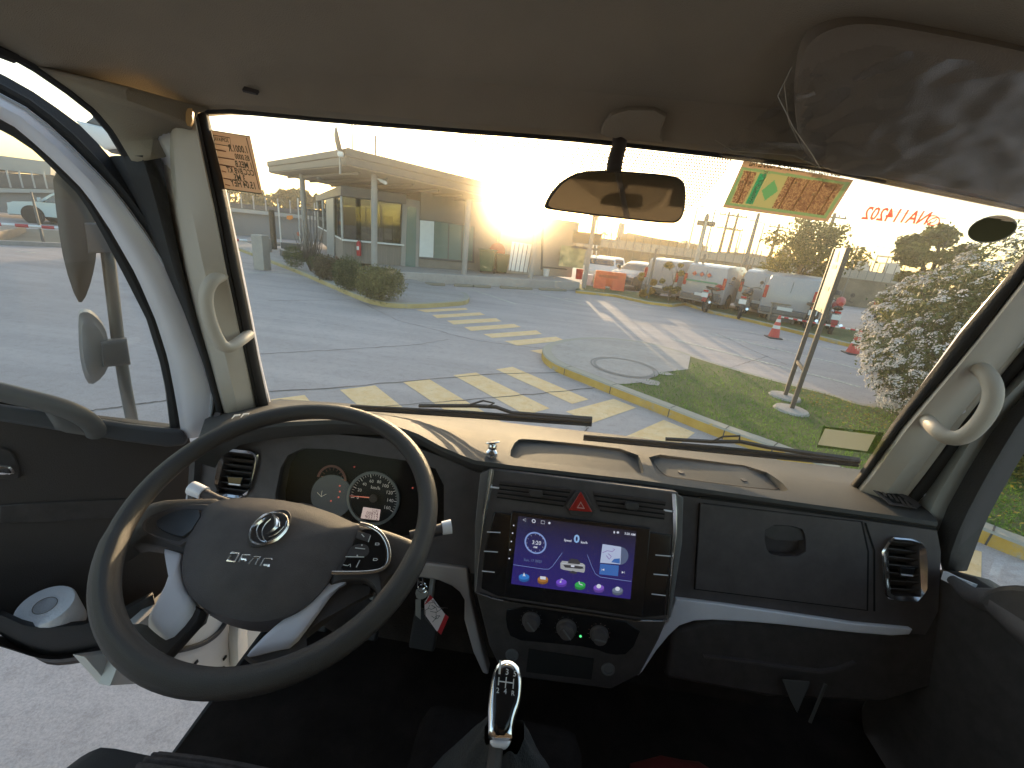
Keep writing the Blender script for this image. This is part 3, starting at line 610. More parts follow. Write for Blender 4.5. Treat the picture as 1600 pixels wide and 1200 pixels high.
# clutter on the platform
pf = PC.shift(-.15)
def onplat(px, z=PLH): return Z(px, z)
ex = thing('fire_extinguisher', 'red fire extinguisher against the booth wall left of the column', 'fire extinguisher', PF.shift(.15).p((561, 410)))
m = MB(); m.lathe([(0, 0), (.085, .01), (.09, .05), (.09, .48), (.06, .55), (.03, .57), (.0, .57)], (0, 0, .25), n=14); m.build('cylinder', RED, ex); m = MB(); m.box((0, 0, .86), (.05, .05, .07)); m.tube([(.03, 0, .88), (.13, 0, .75), (.11, 0, .5)], .014, 6); m.build('valve', BLK, ex); m = MB(); m.box((0, -.09, .55), (.09, .012, .14)); m.build('tag', WPL, ex)
rbx = MB(); rbx.box((0, 0, .16), (.26, .26, .32)); rbx.box((.0, 0, .36), (.16, .2, .12)); o = tag(rbx.build('fire_box', RED, bevel=.02), 'red box on the platform just right of the front column', 'box'); q = Z((593, 413), PLH); o.location = tuple(q + V((.1, .3, 0)))
GRNB = M('green_bin_plastic', (.06, .11, .05), .5, var=.2, vs=4)
bn = thing('wheelie_bin', 'dark green lidded waste bin under the canopy', 'bin', Z((760, 427), PLH)); m = MB(); m.loft([[V((sx * w, sy * w * .9, z)) for sx, sy in ((-1, -1), (1, -1), (1, 1), (-1, 1))] for w, z in ((.26, .1), (.34, .95))], True, True); m.build('body', GRNB, bn, bevel=.02); m = MB(); m.box((0, 0, .99), (.74, .7, .07)); m.build('lid', GRNB, bn, bevel=.03); 
for s in (-.3, .3): m = MB(); m.lathe([(0, -.04), (.1, -.04), (.1, .04), (0, .04)], (s, .28, .1), (1, 0, 0), 12); m.build('wheel', RUB, bn)
bn2 = dup(bn, Z((775, 428), PLH) + V((.15, .5, 0)), .3, 'second waste bin behind the green bin'); bn2.scale = (.85, .85, .85)
bn['group'] = bn2['group'] = 'bins under the canopy'
pn = thing('ribbed_panel', 'pale vertically ribbed panel leaning on the platform', 'panel', Z((812, 428), PLH)); fr = PC.shift(-.3); m = MB(); O = V(pn.location)
plate(m, fr, [(800, 377), (836, 383), (826, 426), (795, 422)], 0, .03); m.v = [tuple(V(v) - O) for v in m.v]; m.build('sheet', WPL, pn); m = MB()
for k in range(5): x = 804.5 + k * 6.6; plate(m, fr, [(x, 380 + k), (x + 1, 380 + k), (x - 6.5, 424 + k * .6), (x - 7.5, 424 + k * .6)], .03, .035)
m.v = [tuple(V(v) - O) for v in m.v]; m.build('rib', DRK, pn)
rd = thing('hose_reel', 'round red hose reel behind the bins under the canopy', 'hose reel', PF.shift(.1).p((776, 392))); m = MB(); m.lathe([(.0, 0), (.36, 0), (.36, .04), (.28, .05), (.28, .12), (.36, .13), (.36, .17), (0, .17)], (0, 0, 0), (.54, -.84, 0), 20); m.build('drum', RED, rd); m = MB(); m.tube([(.25, -.2, -.1), (.3, -.25, -.5), (.15, -.25, -.7)], .025, 6); m.build('hose', BLK, rd)
WDP = M('terracotta', (.36, .16, .08), .8, var=.1, vs=4)
pp = thing('potted_shrub', 'round leafy shrub in a terracotta pot on the platform', 'potted plant', Z((869, 431), PLH)); m = MB(); m.lathe([(0, 0), (.28, 0), (.36, .42), (.32, .42), (0, .38)], (0, 0, 0), n=18); m.build('pot', WDP, pp); m = MB(); leaves(m, [(0, 0, 1.0), (.2, 0, .8), (-.2, 0, 1.1)], [(.5, .5, .55), (.35, .35, .35), (.35, .3, .4)], 3500, .045, 71, .4); m.build('foliage', LBOX, pp, smooth=False)
bk_ = MB(); bk_.lathe([(0, 0), (.13, 0), (.16, .33), (.15, .34), (.12, .03), (0, .03)], (0, 0, 0), n=16); o = tag(bk_.build('paint_bucket', WPL), 'small white bucket beside the potted shrub', 'bucket'); o.location = tuple(Z((852.5, 431.5), PLH))
# container / shed right
fr = PC.shift(-1.6); sh = thing('site_shed', 'tall pale metal shed behind the potted shrub', 'shed', (*fr.p((890, 430))[:2], PLH - .02)); O = V(sh.location); a = fr.p((800, 425)); bq = fr.p((893.5, 430)); zt2 = fr.p((895.5, 346))[2]
a[2] = bq[2] = PLH + .004; a = bq - DIR * 4.2; m = MB(); m.prism([a, bq, bq - NRM * 2.4, a - NRM * 2.4], (0, 0, zt2 - PLH)); m.v = [tuple(V(v) - O) for v in m.v]; m.build('walls', M('shed_cladding', (.40, .35, .29), .6, var=.1, vs=2), sh, bevel=.02)
m = MB(); f2 = fr.shift(.02); plate(m, f2, [(850, 347), (848, 421), (845, 421), (847, 346)], 0, .02); plate(m, f2, [(886, 420), (847, 416), (847, 418), (886, 422)], 0, .02); m.v = [tuple(V(v) - O) for v in m.v]; m.build('trim', MET, sh)
# right end of gatehouse yard : post with board, poles
p4 = thing('yard_post', 'square pale post with boards right of the metal shed', 'post', (*PC.p((911, 455))[:2], 0)); O = V(p4.location); z4 = 4.4
m = MB(); m.box((0, 0, z4 / 2), (.2, .2, z4)); m.build('shaft', STU2, p4, bevel=.01); m = MB(); m.box((-.1, .14, 1.9), (1.5, .08, .1)); m.box((-.2, .14, 2.35), (1.3, .08, .5)); m.build('board', MET, p4)
m = MB(); m.box((-.75, .16, 1.45), (1.15, .05, .95)); m.build('screen', M('yellow_translucent', (.45, .38, .2), .3, var=.5, vs=3), p4); m = MB(); m.box((0, .02, z4 - .9), (.5, .5, .35)); m.build('meter_box', MET, p4)
for i, (b0, t0, lb, r) in enumerate([((918, 437), (935, 338), 'thin pale leaning pole left of the orange barrier', .035), ((930, 440), (934, 336), 'slim white vertical pole right of the leaning pole', .04), ((954, 440), (956, 349), 'dark thin pole standing by the orange barrier', .03), ((960, 420), (961, 382), 'short fence post behind the orange barrier', .04)]):
    a = Z(b0); t_ = Y(t0, a[1]); m = MB(); m.tube([(0, 0, 0), tuple(t_ - a)], r, 6); o = tag(m.build('thin_pole', [WPL, WPL, GREY, GREY][i]), lb, 'pole', 'thin poles by the orange barrier'); o.location = tuple(a)
ob = thing('water_barrier', 'orange plastic water filled road barrier', 'road barrier', Z((946, 455))); m = MB(); W_ = .98
for s, x in ((1, -.62), (1, .22)):
    prof = [(-.3, 0), (-.28, .25), (-.16, .5), (-.14, .95), (.14, .95), (.16, .5), (.28, .25), (.3, 0)]
    m.loft([[V((xx, y_, z_)) for y_, z_ in prof] for xx in (x, x + .55 if x < 0 else x + .62)], True, True)
m.box((-.0, 0, .6), (.5, .2, .7)); m.build('body', ORG, ob, bevel=.02); m = MB(); m.box((0, -.165, .72), (.9, .01, .12)); m.build('recess', M('orange_shade', (.55, .08, .02), .5), ob)  # recess is a flat strip, its shade put into the darker orange
wb = MB(); wb.loft([[V((sx * w, sy * w, z)) for sx, sy in ((-1, -1), (1, -1), (1, 1), (-1, 1))] for w, z in ((.22, 0), (.30, .62))], True, True); o = tag(wb.build('white_bin', WPL, bevel=.02), 'tapered white bin left of the orange barrier', 'bin'); o.location = tuple(Z((915, 447)))
rbz = MB(); rbz.lathe([(0, 0), (.16, 0), (.18, .5), (0, .5)], (0, 0, 0), n=14); o = tag(rbz.build('red_drum', RED), 'small red drum on the platform end', 'drum'); o.location = tuple(Z((904, 436), PLH))
# wheel stops along the platform
for i, x in enumerate((680, 724, 753, 794, 819, 854, 873)):
    c = Z((x, 446 + (x - 680) * .045)); m = MB(); m.box((0, 0, .05), (.75, .16, .10)); ws = tag(m.build('wheel_stop', M('wheel_stop_concrete', (.28, .24, .18), .9) if i == 0 else bpy.data.materials['wheel_stop_concrete'], bevel=.02), ['first low wheel stop, leftmost at the platform', 'wheel stop at the foot of the second column', 'third wheel stop along the platform', 'wheel stop left of the third column', 'wheel stop at the foot of the third column', 'wheel stop below the metal shed', 'rightmost wheel stop along the platform'][i], 'wheel stop', 'wheel stops along the platform'); ws.location = tuple(c); ws.rotation_euler = (0, 0, math.atan2(DIR[1], DIR[0]))
# planter box and bollard at the left end
pl = thing('low_concrete_box', 'low open concrete enclosure left of the bush row', 'enclosure', Z((455, 410), 0)); m = MB()
for q in ([(440, 404), (452, 411)], [(440, 391), (470, 394)], [(452, 411), (480, 404)]):
    a, bq = Z(q[0]), Z(q[1]); O = V(pl.location); strip(m, [a - O, bq - O], .12, (0, 0, 1), .42)
m.build('wall', MET, pl, bevel=.01)
for px, top, w, lb, mt in (((418, 398), (417, 373), .3, 'short square concrete bollard left of the booth', STU2), ((429, 394), (425, 328), .2, 'square timber post behind the bollard', BARK)):
    a = Z(px); hh = Y(top, a[1])[2]; m = MB(); m.box((0, 0, hh / 2), (w, w, hh)); o = tag(m.build('bollard' if w > .25 else 'timber_post', mt, bevel=.015), lb, 'bollard' if w > .25 else 'post'); o.location = tuple(a)
for b0, t0, lb in (((440, 390), (434, 318), 'thin white pole with no sign behind the bollard'), ((470, 392), (466, 310), 'thin grey pole just left of the canopy column')):
    a = Z(b0); t_ = Y(t0, a[1]); m = MB(); m.tube([(0, 0, 0), (0, 0, t_[2])], .04, 6); o = tag(m.build('white_pole', WPL), lb, 'pole'); o.location = tuple(a)
# steel bar fence beside booth
fc = thing('bar_fence', 'vertical steel bar fence between column and booth', 'fence', Z((500, 392))); O = V(fc.location); m = MB()
for x in range(482, 502, 5): a = Z((x, 391)); m.tube([a - O, a - O + (0, 0, 2.3)], .035, 5)
m.build('bars', GREY, fc); m = MB(); a = Z((480, 391)); bq = Z((503, 391)); m.tube([a - O + (0, 0, 2.25), bq - O + (0, 0, 2.25)], .04, 5); m.build('rail', GREY, fc)
# ================================================================== VIADUCT and far wall
VC = M('viaduct_concrete', (.25, .24, .24), .9, var=.15, vs=.15, bump=.1, bs=5, detail=8)
VC2 = M('viaduct_beam', (.15, .14, .14), .9, var=.2, vs=.3, stretch=(1, 1, 6)); VC3 = M('viaduct_rail', (.42, .41, .40), .8, var=.1, vs=.3)
vd = thing('viaduct', 'long grey concrete viaduct wall with dark beams and pale parapet', 'viaduct', Z((300, 362)))
O = V(vd.location); vf0 = Z((470, 376)); vf1 = Z((268, 360)); dv = unit(vf0 - vf1); nv = V((dv[1], -dv[0], 0)); VF = Fr(vf0, nv)
def vband(name, pts_top, pts_bot, h0, h1, mat):
    m = MB(); plate(m, VF, pts_top + pts_bot[::-1], h0, h1); m.v = [tuple(V(v) - O) for v in m.v]; m.build(name, mat, vd, bevel=0, smooth=False)
vband('wall', [(-60, 300), (79, 301), (219, 312), (353, 329), (520, 346)], [(-60, 327), (79, 338), (219, 355), (353, 368), (520, 380)], -1.2, 0, VC)
vband('parapet', [(-60, 292), (79, 296), (219, 307), (353, 324), (520, 341)], [(-60, 300), (79, 301.5), (219, 312.5), (353, 329.5), (520, 346.5)], -1.4, .25, VC3)
vband('beam', [(-60, 266), (79, 274), (219, 298), (353, 315.5), (520, 333)], [(-60, 291.5), (79, 295.5), (219, 306), (353, 323.5), (520, 340)], -4, -.3, VC2)
vband('deck_wall', [(-60, 240), (0, 243), (71, 252), (79, 253)], [(-60, 265), (0, 265), (71, 273), (79, 273)], -6, -2.5, VC3)
m = MB()
for k in range(30):
    x = -40 + k * 19; y0 = np.interp(x, [-60, 79, 219, 353, 520], [291, 295, 306, 323, 340]); q = VF.p((x, y0), .3) - O; m = MB(); m.tube([q, q + V((0, 0, .9))], .05, 4); m.build('rail_post', VC3, vd)
sg = MB(); fr = VF.shift(.5); plate(sg, fr, [(448, 337), (457, 336.5), (458, 341), (453, 344), (448, 342)], 0, .08); tag(sg.build('road_sign', M('sign_orange', (.75, .25, .03), .5)), 'small orange road sign in front of the viaduct wall', 'road sign')
sg = MB(); plate(sg, fr, [(464, 363), (469, 362), (470, 368), (465, 369)], 0, .08); tag(sg.build('round_sign', M('sign_faded_red', (.5, .12, .05), .5)), 'small red round sign left of the canopy column', 'road sign')
# far wall behind the car park, fence, sheds
FW = M('far_wall_concrete', (.30, .28, .25), .9, var=.15, vs=.2, detail=8)
def farwall(name, pts, yy0, yy1, mat, lb, cat, zb=0, thick=.3, par=None):
    a, bq = pts[0], pts[-1]; m = MB(); P = []
    for i, p in enumerate(pts): yy = yy0 + (yy1 - yy0) * (p[0] - a[0]) / (bq[0] - a[0]); P.append(Y(p, yy))
    n_ = unit(np.cross(P[-1] - P[0], (0, 0, 1))); rings = [P, [V((p[0], p[1], zb)) for p in P], [V((p[0], p[1], zb)) - n_ * -thick for p in P], [p + n_ * thick for p in P]]
    m.loft(rings, True); L = V((P[0][0], P[0][1], 0)); return tag(m.build(name, mat, loc=L), lb, cat)
farwall('boundary_wall', [(895, 366), (960, 376), (1040, 386), (1120, 396), (1230, 406), (1330, 420), (1440, 434)], 46, 34, FW, 'long pale boundary wall behind the car park', 'wall')
farwall('dark_fence_screen', [(925, 384), (1000, 393), (1120, 407), (1230, 421), (1330, 436), (1420, 446)], 38, 30, M('dry_hedge', (.17, .14, .10), .95, var=.4, vs=.9, detail=10), 'dark dry screen along the far side of the car park', 'screen', thick=.1)
sheds = [([(962, 371), (974, 364), (1020, 373), (1048, 377)], 90, 'long low brown roofed shed on the far skyline', (.28, .2, .14)), ([(1040, 380), (1060, 378), (1092, 384)], 95, 'grey low shed on the skyline left of the poles', (.25, .23, .2)), ([(1219, 396), (1219, 388), (1236, 389), (1237, 402)], 80, 'small grey box building left of the tree crown', (.3, .28, .26)), ([(1336, 424), (1338, 407), (1358, 409), (1360, 428)], 70, 'pale two storey hut on the right skyline', (.42, .4, .36)), ([(1120, 393), (1150, 394), (1190, 401), (1280, 412)], 75, 'long grey depot roof behind the utility poles', (.3, .28, .26)), ([(889, 362), (908, 366), (912, 372)], 60, 'dark low roof right of the metal shed', (.2, .17, .13))]
for i, (pts, yy, lb, c) in enumerate(sheds):
    o = farwall('far_shed', pts, yy, yy, M('shed_%s' % 'abcdefg'[i], c, .9, var=.1, vs=.3), lb, 'shed', thick=6); o['group'] = 'far sheds on the skyline'
m = MB(); a = Y((966, 380), 70); 
bb_ = thing('billboard', 'tall rectangular billboard on the skyline below the mirror', 'billboard', (a[0], a[1], 0)); O = V(bb_.location); fr = Fr((0, 70, 0), (0, -1, 0)); plate(m, fr, [(968, 348), (977, 349), (974, 370), (963, 369)], 0, .3); m.v = [tuple(V(v) - O) for v in m.v]; m.build('panel', FW, bb_); m = MB(); m.tube([(0, .2, 0), (0.1, .2, a[2] + 1)], .2, 6); m.build('post', GREY, bb_)
# car park fence posts
for i, (b0, t0, r, lb) in enumerate([((1009, 470), (1022, 388), .055, 'grey fence post left of the thin young tree'), ((1082, 478), (1095, 396), .06, 'grey fence post right of the camera mast'), ((1163, 460), (1180, 403), .045, 'fence post between the first two vans'), ((1263, 475), (1276, 436), .05, 'short post before the third van')]):
    a = Z(b0); t_ = Y(t0, a[1]); m = MB(); m.tube([(0, 0, 0), (0, 0, t_[2])], r, 6); o = tag(m.build('fence_post', GREY), lb, 'post', 'posts along the car park'); o.location = tuple(a)
m = MB(); a = thing('chain_fence', 'thin wire fence along the car park wall', 'fence', Z((1100, 440))); O = V(a.location)
for k in range(40):
    x = 900 + k * 13; q = Y((x, 372 + (x - 900) * .125), 31); m.tube([V((q[0], q[1], 0)) - O, V((q[0], q[1], 2.9)) - O], .03, 4)
m.build('fence_bars', GREY, a)
# kerb / grass strip of the car park
strp = [Z(p) for p in [(900, 458), (960, 464), (1010, 475), (1050, 480), (1070, 477), (1110, 490), (1170, 503), (1230, 518), (1300, 536), (1400, 560)]]
m = MB(); kin = kerb(m, [p for p in strp][::-1], -.14, .12); tag(m.build('kerb', KRB), 'low faded kerb along the car park planting strip', 'kerb', kind=ST)
poly_ground('planting_strip', [p[:2] for p in kin] + [(strp[0][0] + .3, strp[0][1] + 3.2), (strp[3][0] + 1, strp[3][1] + 3.0), (strp[-1][0] + 3, strp[-1][1] + 3)], .117, GRS, label='dry grass planting strip before the parked vans', cat='ground')
# ================================================================== POLES
def mast(name, b0, t0, r, lb, cat, gr, kind='plain', yy=None, mat=STEEL):
    a = Z(b0) if yy is None else V((*Y(t0, yy)[:2], 0)); hh = Y(t0, a[1])[2]; root = thing(name, lb, cat, a, gr); m = MB(); m.tube([(0, 0, 0), (0, 0, hh)], [r, r * .6], 8); m.build('shaft', mat, root)
    if kind == 'double':
        for s in (-1, 1):
            m = MB(); m.tube([(0, 0, hh - .3), (s * 1.0, 0, hh + .1), (s * 1.6, 0, hh + .15)], .07, 5); m.build('arm', mat, root); m = MB(); m.box((s * 1.9, 0, hh + .15), (.9, .3, .16)); m.build('lamp_head', GREY, root, bevel=.05)
    if kind == 'single':
        m = MB(); m.tube([(0, 0, hh - .1), (-.8, 0, hh + .15), (-1.8, 0, hh + .2)], .06, 5); m.build('arm', mat, root); m = MB(); m.box((-2.1, 0, hh + .2), (.8, .3, .14)); m.build('lamp_head', GREY, root, bevel=.04)
    if kind == 'utility':
        for z_, w in ((hh - .4, 2.4), (hh - 2.0, 2.2)):
            m = MB(); m.box((0, 0, z_), (w, .12, .14)); m.build('crossarm', mat, root)
            for s in (-.45, -.2, .2, .45): m = MB(); m.tube([(s * w, 0, z_), (s * w, 0, z_ + .3)], .07, 6); m.build('insulator', GREY, root)
    return root
WOOD = M('pole_wood', (.13, .10, .07), .9, var=.2, vs=2)
mast('street_lamp', None, (550, 194), .22, 'double armed street lamp behind the canopy roof', 'street lamp', 'street lamps', 'double', 75)
mast('antenna_mast', None, (597.5, 170), .06, 'very tall thin mast behind the canopy roof', 'mast', None, yy=40)
for i, (t0, yy, lb) in enumerate([((1090, 324), 75, 'street lamp left of the camera mast top'), ((1118, 327), 70, 'street lamp just right of the camera mast'), ((1157, 360), 85, 'lower street lamp between utility poles and big pole'), ((1160, 363), 95, 'small distant street lamp beside the lower lamp'), ((1195, 349), 80, 'street lamp right of the big plain pole')]):
    mast('street_lamp', None, t0, .19, lb, 'street lamp', 'street lamps', 'single', yy)
for i, (t0, yy, lb) in enumerate([((1140, 331), 62, 'left one of the tall pair of utility poles'), ((1154, 333), 60, 'right one of the tall pair of utility poles'), ((1218, 350), 60, 'utility pole left of the tree crown'), ((1341, 384), 75, 'utility pole right of the twin legged sign'), ((1305, 333), 48, 'utility pole rising out of the tree crown')]):
    mast('utility_pole', None, t0, .25, lb, 'utility pole', 'wooden utility poles', 'utility', yy, WOOD)
mast('plain_pole', None, (1186, 333), .19, 'thick plain pole under the green permit', 'pole', None, yy=34, mat=GREY)
for i, (x, y) in enumerate([(1372, 398), (1389, 400), (1396, 402), (1405, 402), (1411, 404)]): mast('lattice_mast', None, (x, y), .17, ['first', 'second', 'third', 'fourth', 'last'][i] + ' thin mast of the substation row, counted from the left', 'mast', 'substation masts', yy=85, mat=GREY)
m = MB(); g = thing('substation_gantry', 'thin horizontal gantry linking the far masts', 'gantry', Y((1372, 400), 85)); O = V(g.location); m.tube([V((0, 0, 0)), Y((1414, 404), 85) - O], .12, 4); m.tube([V((0, 0, -1.2)), Y((1414, 412), 85) - O], .08, 4); m.build('beam', GREY, g)
for b0, t0, lb in (((60, 0), (46, 268), ''),): pass
mast('fence_pole', (68, 378), (49, 300), .05, 'thin leaning grey post in front of the pickup', 'post', None, mat=GREY)
for i, (t0, lb) in enumerate([((226, 252), 'left one of two thin masts seen past the open door'), ((233, 262), 'right one of two thin masts seen past the open door')]): mast('antenna_mast', None, t0, .08, lb, 'mast', None, yy=60)
# camera mast
pm = thing('camera_mast', 'grey steel mast with two floodlights and a camera on top', 'mast', Z((1072, 474))); O = V(pm.location); tz = Y((1099, 345), O[1])[2]
m = MB(); m.tube([(0, 0, 0), (0, 0, tz)], .10, 10); m.build('shaft', STEEL, pm); m = MB(); m.box((0, 0, .1), (.45, .45, .22)); m.build('base', PAV, pm, bevel=.02)
for s in (-1, 1): m = MB(); m.box((s * .24, -.06, tz - .1), (.3, .16, .2), _rx(.3)); m.build('floodlight', GREY, pm, bevel=.02)
m = MB(); m.lathe([(0, 0), (.09, 0), (.11, .12), (.05, .3), (0, .32)], (0, 0, tz), n=12); m.build('dome_camera', GREY, pm)
# overhead wires
m = MB()
def wire(p0, p1, y0, y1, r=.018, sag=.5, n=12):
    a, bq = Y(p0, y0), Y(p1, y1); m.tube([a + (bq - a) * t - V((0, 0, 4 * sag * t * (1 - t))) for t in np.linspace(0, 1, n)], r, 3, False)
for p0, p1, y0, y1 in (((1300, 300), (1650, 345), 45, 25), ((1300, 306), (1650, 352), 45, 25), ((1305, 338), (1650, 398), 48, 25), ((1305, 345), (1500, 375), 48, 30), ((1140, 336), (1305, 345), 62, 48), ((1154, 340), (1305, 350), 60, 48), ((1218, 352), (1341, 388), 60, 75), ((1300, 366), (1520, 396), 50, 34), ((390, 275), (520, 293), 60, 62), ((180, 250), (235, 255), 60, 60), ((1154, 347), (1218, 357), 60, 60)): wire(p0, p1, y0, y1)
tag(m.build('overhead_wires', RUB), 'thin dark overhead wires strung between the utility poles', 'wires')
# ================================================================== VEHICLES
TYR = RUB; RIMM = M('wheel_rim', (.35, .35, .36), .35, .7)
def road_wheel(mb_t, mb_r, c, r, w=.2):
    mb_t.lathe([(r * .62, -w / 2), (r * .95, -w / 2), (r, -w * .35), (r, w * .35), (r * .95, w / 2), (r * .62, w / 2)], c, (0, 1, 0), 22)
    mb_r.lathe([(0, -w * .42), (r * .25, -w * .45), (r * .6, -w * .38), (r * .64, -w * .5), (r * .64, w * .5), (r * .6, w * .38), (r * .25, w * .45), (0, w * .42)], c, (0, 1, 0), 22)
def vehicle(name, label, cat, prof, hw, wheels, r, side_w, front_w, rear_w, paint, lights, group=None, extra=None):
    root = thing(name, label, cat, group=group); W = lambda z: hw * (1 - .13 * max(0, (z - 1.0)) / .8) if z > 1.0 else hw * (1 - .03 * max(0, .5 - z))
    m = MB(); sec = []
    for t, k in ((-1, .93), (-.97, 1), (-.5, 1.0), (0, 1.0), (.5, 1.0), (.97, 1), (1, .93)):
        cx = sum(p[0] for p in prof) / len(prof); cz = .9
        sec.append([V((cx + (x - cx) * (.985 if abs(t) == 1 else 1), t * W(z), cz + (z - cz) * (.97 if abs(t) == 1 else 1))) for x, z in prof])
    m.loft(sec, True, True); body = m.build('body', paint, root)
    for x in wheels:
        for s in (-1, 1):
            a = MB(); bq = MB(); road_wheel(a, bq, (x, s * (hw - .11), r), r); wt = a.build('wheel', TYR, root); bq.build('rim', RIMM, wt)
            m = MB(); m.lathe([(0, 0), (r * 1.22, 0), (r * 1.22, .012), (0, .012)], (x, s * (hw + .001) - (.012 if s < 0 else 0), r * 1.05), (0, 1, 0), 24); m.build('wheel_arch', RUB, root)
            a2 = MB(); road_wheel(a2, a2, (x, s * (hw - .08), r), r, .22); a2.build('tyre_face', TYR, wt)
    for poly in side_w:
        for s in (-1, 1):
            m = MB(); P = [V((x, s * (W(z) + .004), z)) for x, z in poly]; m.prism(P, (0, s * .006, 0)); m.build('side_window', WIN, root, smooth=False)
    def across(poly, name, mat, k=.86, off=.01):
        (x0, z0), (x1, z1) = poly; n_ = unit(V((z1 - z0, 0, -(x1 - x0)))); n_ = n_ if n_ @ V((x0 - 2, 0, .5)) > 0 else -n_; m = MB()
        P = [V((x0, -W(z0) * k, z0)), V((x0, W(z0) * k, z0)), V((x1, W(z1) * k, z1)), V((x1, -W(z1) * k, z1))]; m.prism([p + n_ * off for p in P], n_ * .01); m.build(name, mat, root, smooth=False)
    if front_w: across(front_w, 'windscreen', WIN)
    if rear_w: across(rear_w, 'rear_window', WIN)
    for (x, z, y0, w, h, d, mat, nm) in lights:
        for s in (-1, 1): m = MB(); m.box((x, s * y0, z), (d, w, h)); m.build(nm, mat, root, bevel=.015)
    L0 = min(p[0] for p in prof); L1 = max(p[0] for p in prof)
    m = MB(); m.box((L0 - .03, 0, .5), (.12, hw * 1.86, .22)); m.build('rear_bumper', GREY, root, bevel=.03); m = MB(); m.box((L1 + .02, 0, .45), (.12, hw * 1.8, .25)); m.build('front_bumper', GREY if cat == 'van' else paint, root, bevel=.04)
    m = MB(); m.box((L0 - .095, 0, .62), (.012, .5, .12)); m.build('number_plate', WPL, root)
    for s in (-1, 1): m = MB(); m.box((front_w[0][0] - .12 if front_w else 3, s * (W(1.1) + .13), front_w[0][1] + .08), (.12, .2, .2)); m.build('door_mirror', paint if cat != 'van' else GREY, root, bevel=.04)
    for xd in (extra or []):
        for s in (-1, 1): m = MB(); m.prism([V((xd, s * (W(z)), z)) for z in (.4, 1.0)] + [V((xd + .012, s * W(z), z)) for z in (1.0, .4)], (0, s * .003, 0)); m.build('door_gap', RUB, root, smooth=False); m = MB(); m.box((xd + .18, s * (W(.95) + .02), .98), (.2, .03, .035)); m.build('door_handle', GREY, root, bevel=.01)
    return root
VANP = [(0, .32), (-.02, .9), (.04, 1.45), (.12, 1.74), (.3, 1.82), (1.2, 1.86), (2.5, 1.85), (2.85, 1.76), (3.45, 1.2), (3.9, 1.06), (4.28, .88), (4.36, .6), (4.34, .3)]
VW = M('van_white', (.33, .325, .34), .3, coat=.6, var=.03, vs=2)
TAIL = M('tail_lamp_red', (.45, .02, .02), .2, coat=.5); HEADL = M('head_lamp', (.7, .7, .72), .1, .2)
vlights = [(-.02, 1.15, .80, .12, .46, .08, TAIL, 'tail_light'), (4.22, .9, .66, .34, .16, .2, HEADL, 'headlight')]
van = vehicle('white_van', 'white delivery van with hazard diamonds on its rear, leftmost of the three side by side', 'van', VANP, .9, (.8, 3.5), .32, [[(2.35, 1.14), (2.38, 1.62), (2.78, 1.62), (3.3, 1.16)]], [(3.38, 1.24), (2.9, 1.72)], None, VW, vlights, group='white vans parked beyond the motorcycles', extra=(1.2, 2.25))
m = MB(); m.prism([V((-.02, -.006, .5)), V((-.02, .006, .5)), V((.05, .006, 1.6)), V((.05, -.006, 1.6))], (-.012, 0, 0)); m.build('rear_door_gap', RUB, van, smooth=False)
def vplace(root, rearpx, hd, z=0):
    """put the rear right corner at the pixel, heading hd degrees from +Y towards +X"""
    a = Z(rearpx); th_ = rad(90 - hd); return a + V((-sin(th_) * -.0, 0, 0)) + V((-sin(th_), cos(th_), 0)) * .9, th_
vans = [((1124, 489), 36, None), ((1217, 503), 36, 'white van with blue side windows, second of the three side by side'), ((1262, 517), 38, 'white van half hidden behind the signpost, third of the three'), ((1052, 474), 44, 'white van hidden behind the young tree and the bicycle')]
hl = []
for i, (px, hd, lb) in enumerate(vans):
    p, t_ = vplace(van, px, hd)
    if i == 0: van.location = tuple(p); van.rotation_euler = (0, 0, t_); v0 = van
    else: hl.append(dup(van, p, t_, lb))
# markings of the first van only
m = MB()
for k, y_ in enumerate((.45, .15, -.15)): m.prism([V((-.06 + .0 * k, y_ + a, 1.42 + c)) for a, c in ((-.1, 0), (0, -.1), (.1, 0), (0, .1))], (-.02, 0, 0))
m.build('hazard_diamond', M('sign_red', (.5, .08, .06), .5), van, smooth=False); m = MB(); m.box((-.05, .1, 1.13), (.02, 1.3, .07)); m.build('green_stripe', M('sign_green', (.10, .28, .18), .5), van)
m = MB()
for k, ch in enumerate('IEAI'): text_mb(m, ch, (1.35 + k * .3, -.86, 1.25), (1.35 + k * .3 + (.08 if ch == 'I' else .22), -.86, 1.25), (0, -1, 0), th=.02, hs=1.3)
m.build('side_lettering', M('faded_lettering', (.55, .35, .32), .6), van, smooth=False)
m = MB(); m.lathe([(.07, 0), (.11, 0), (.11, .01), (.07, .01)], (1.5, -.868, 1.4), (0, -1, 0), 20); text_mb(m, 'reparto', (1.2, -.89, 1.2), (1.8, -.89, 1.2), (0, -1, 0), th=.002) if False else None; m.build('side_emblem', BLK2, hl[1])
# white lorry box signboard between vans
bx = thing('white_board', 'upright white notice board with dark emblem between the vans', 'notice board', Z((1186, 492))); m = MB(); m.box((0, 0, 1.25), (1.5, .06, 1.3)); m.build('board', WPL, bx); m = MB()
for s in (-.6, .6): m.tube([(s, 0.05, 0), (s, .05, 1.9)], .03, 6)
m.build('leg', GREY, bx); m = MB(); text_mb(m, 'DRIL', (-.3, -.035, 1.35), (.4, -.035, 1.35), (0, -1, 0)); m.lathe([(0, 0), (.1, 0), (.1, .004), (0, .004)], (-.45, -.032, 1.43), (0, -1, 0), 14); m.build('lettering', BLK2, bx, smooth=False); bx.rotation_euler = (0, 0, rad(-25))
CARP = [(0, .35), (-.03, .7), (.15, .95), (.75, 1.38), (1.3, 1.46), (2.0, 1.44), (2.5, 1.3), (3.1, .98), (3.7, .88), (4.05, .7), (4.12, .45), (4.08, .28), (.1, .28)]
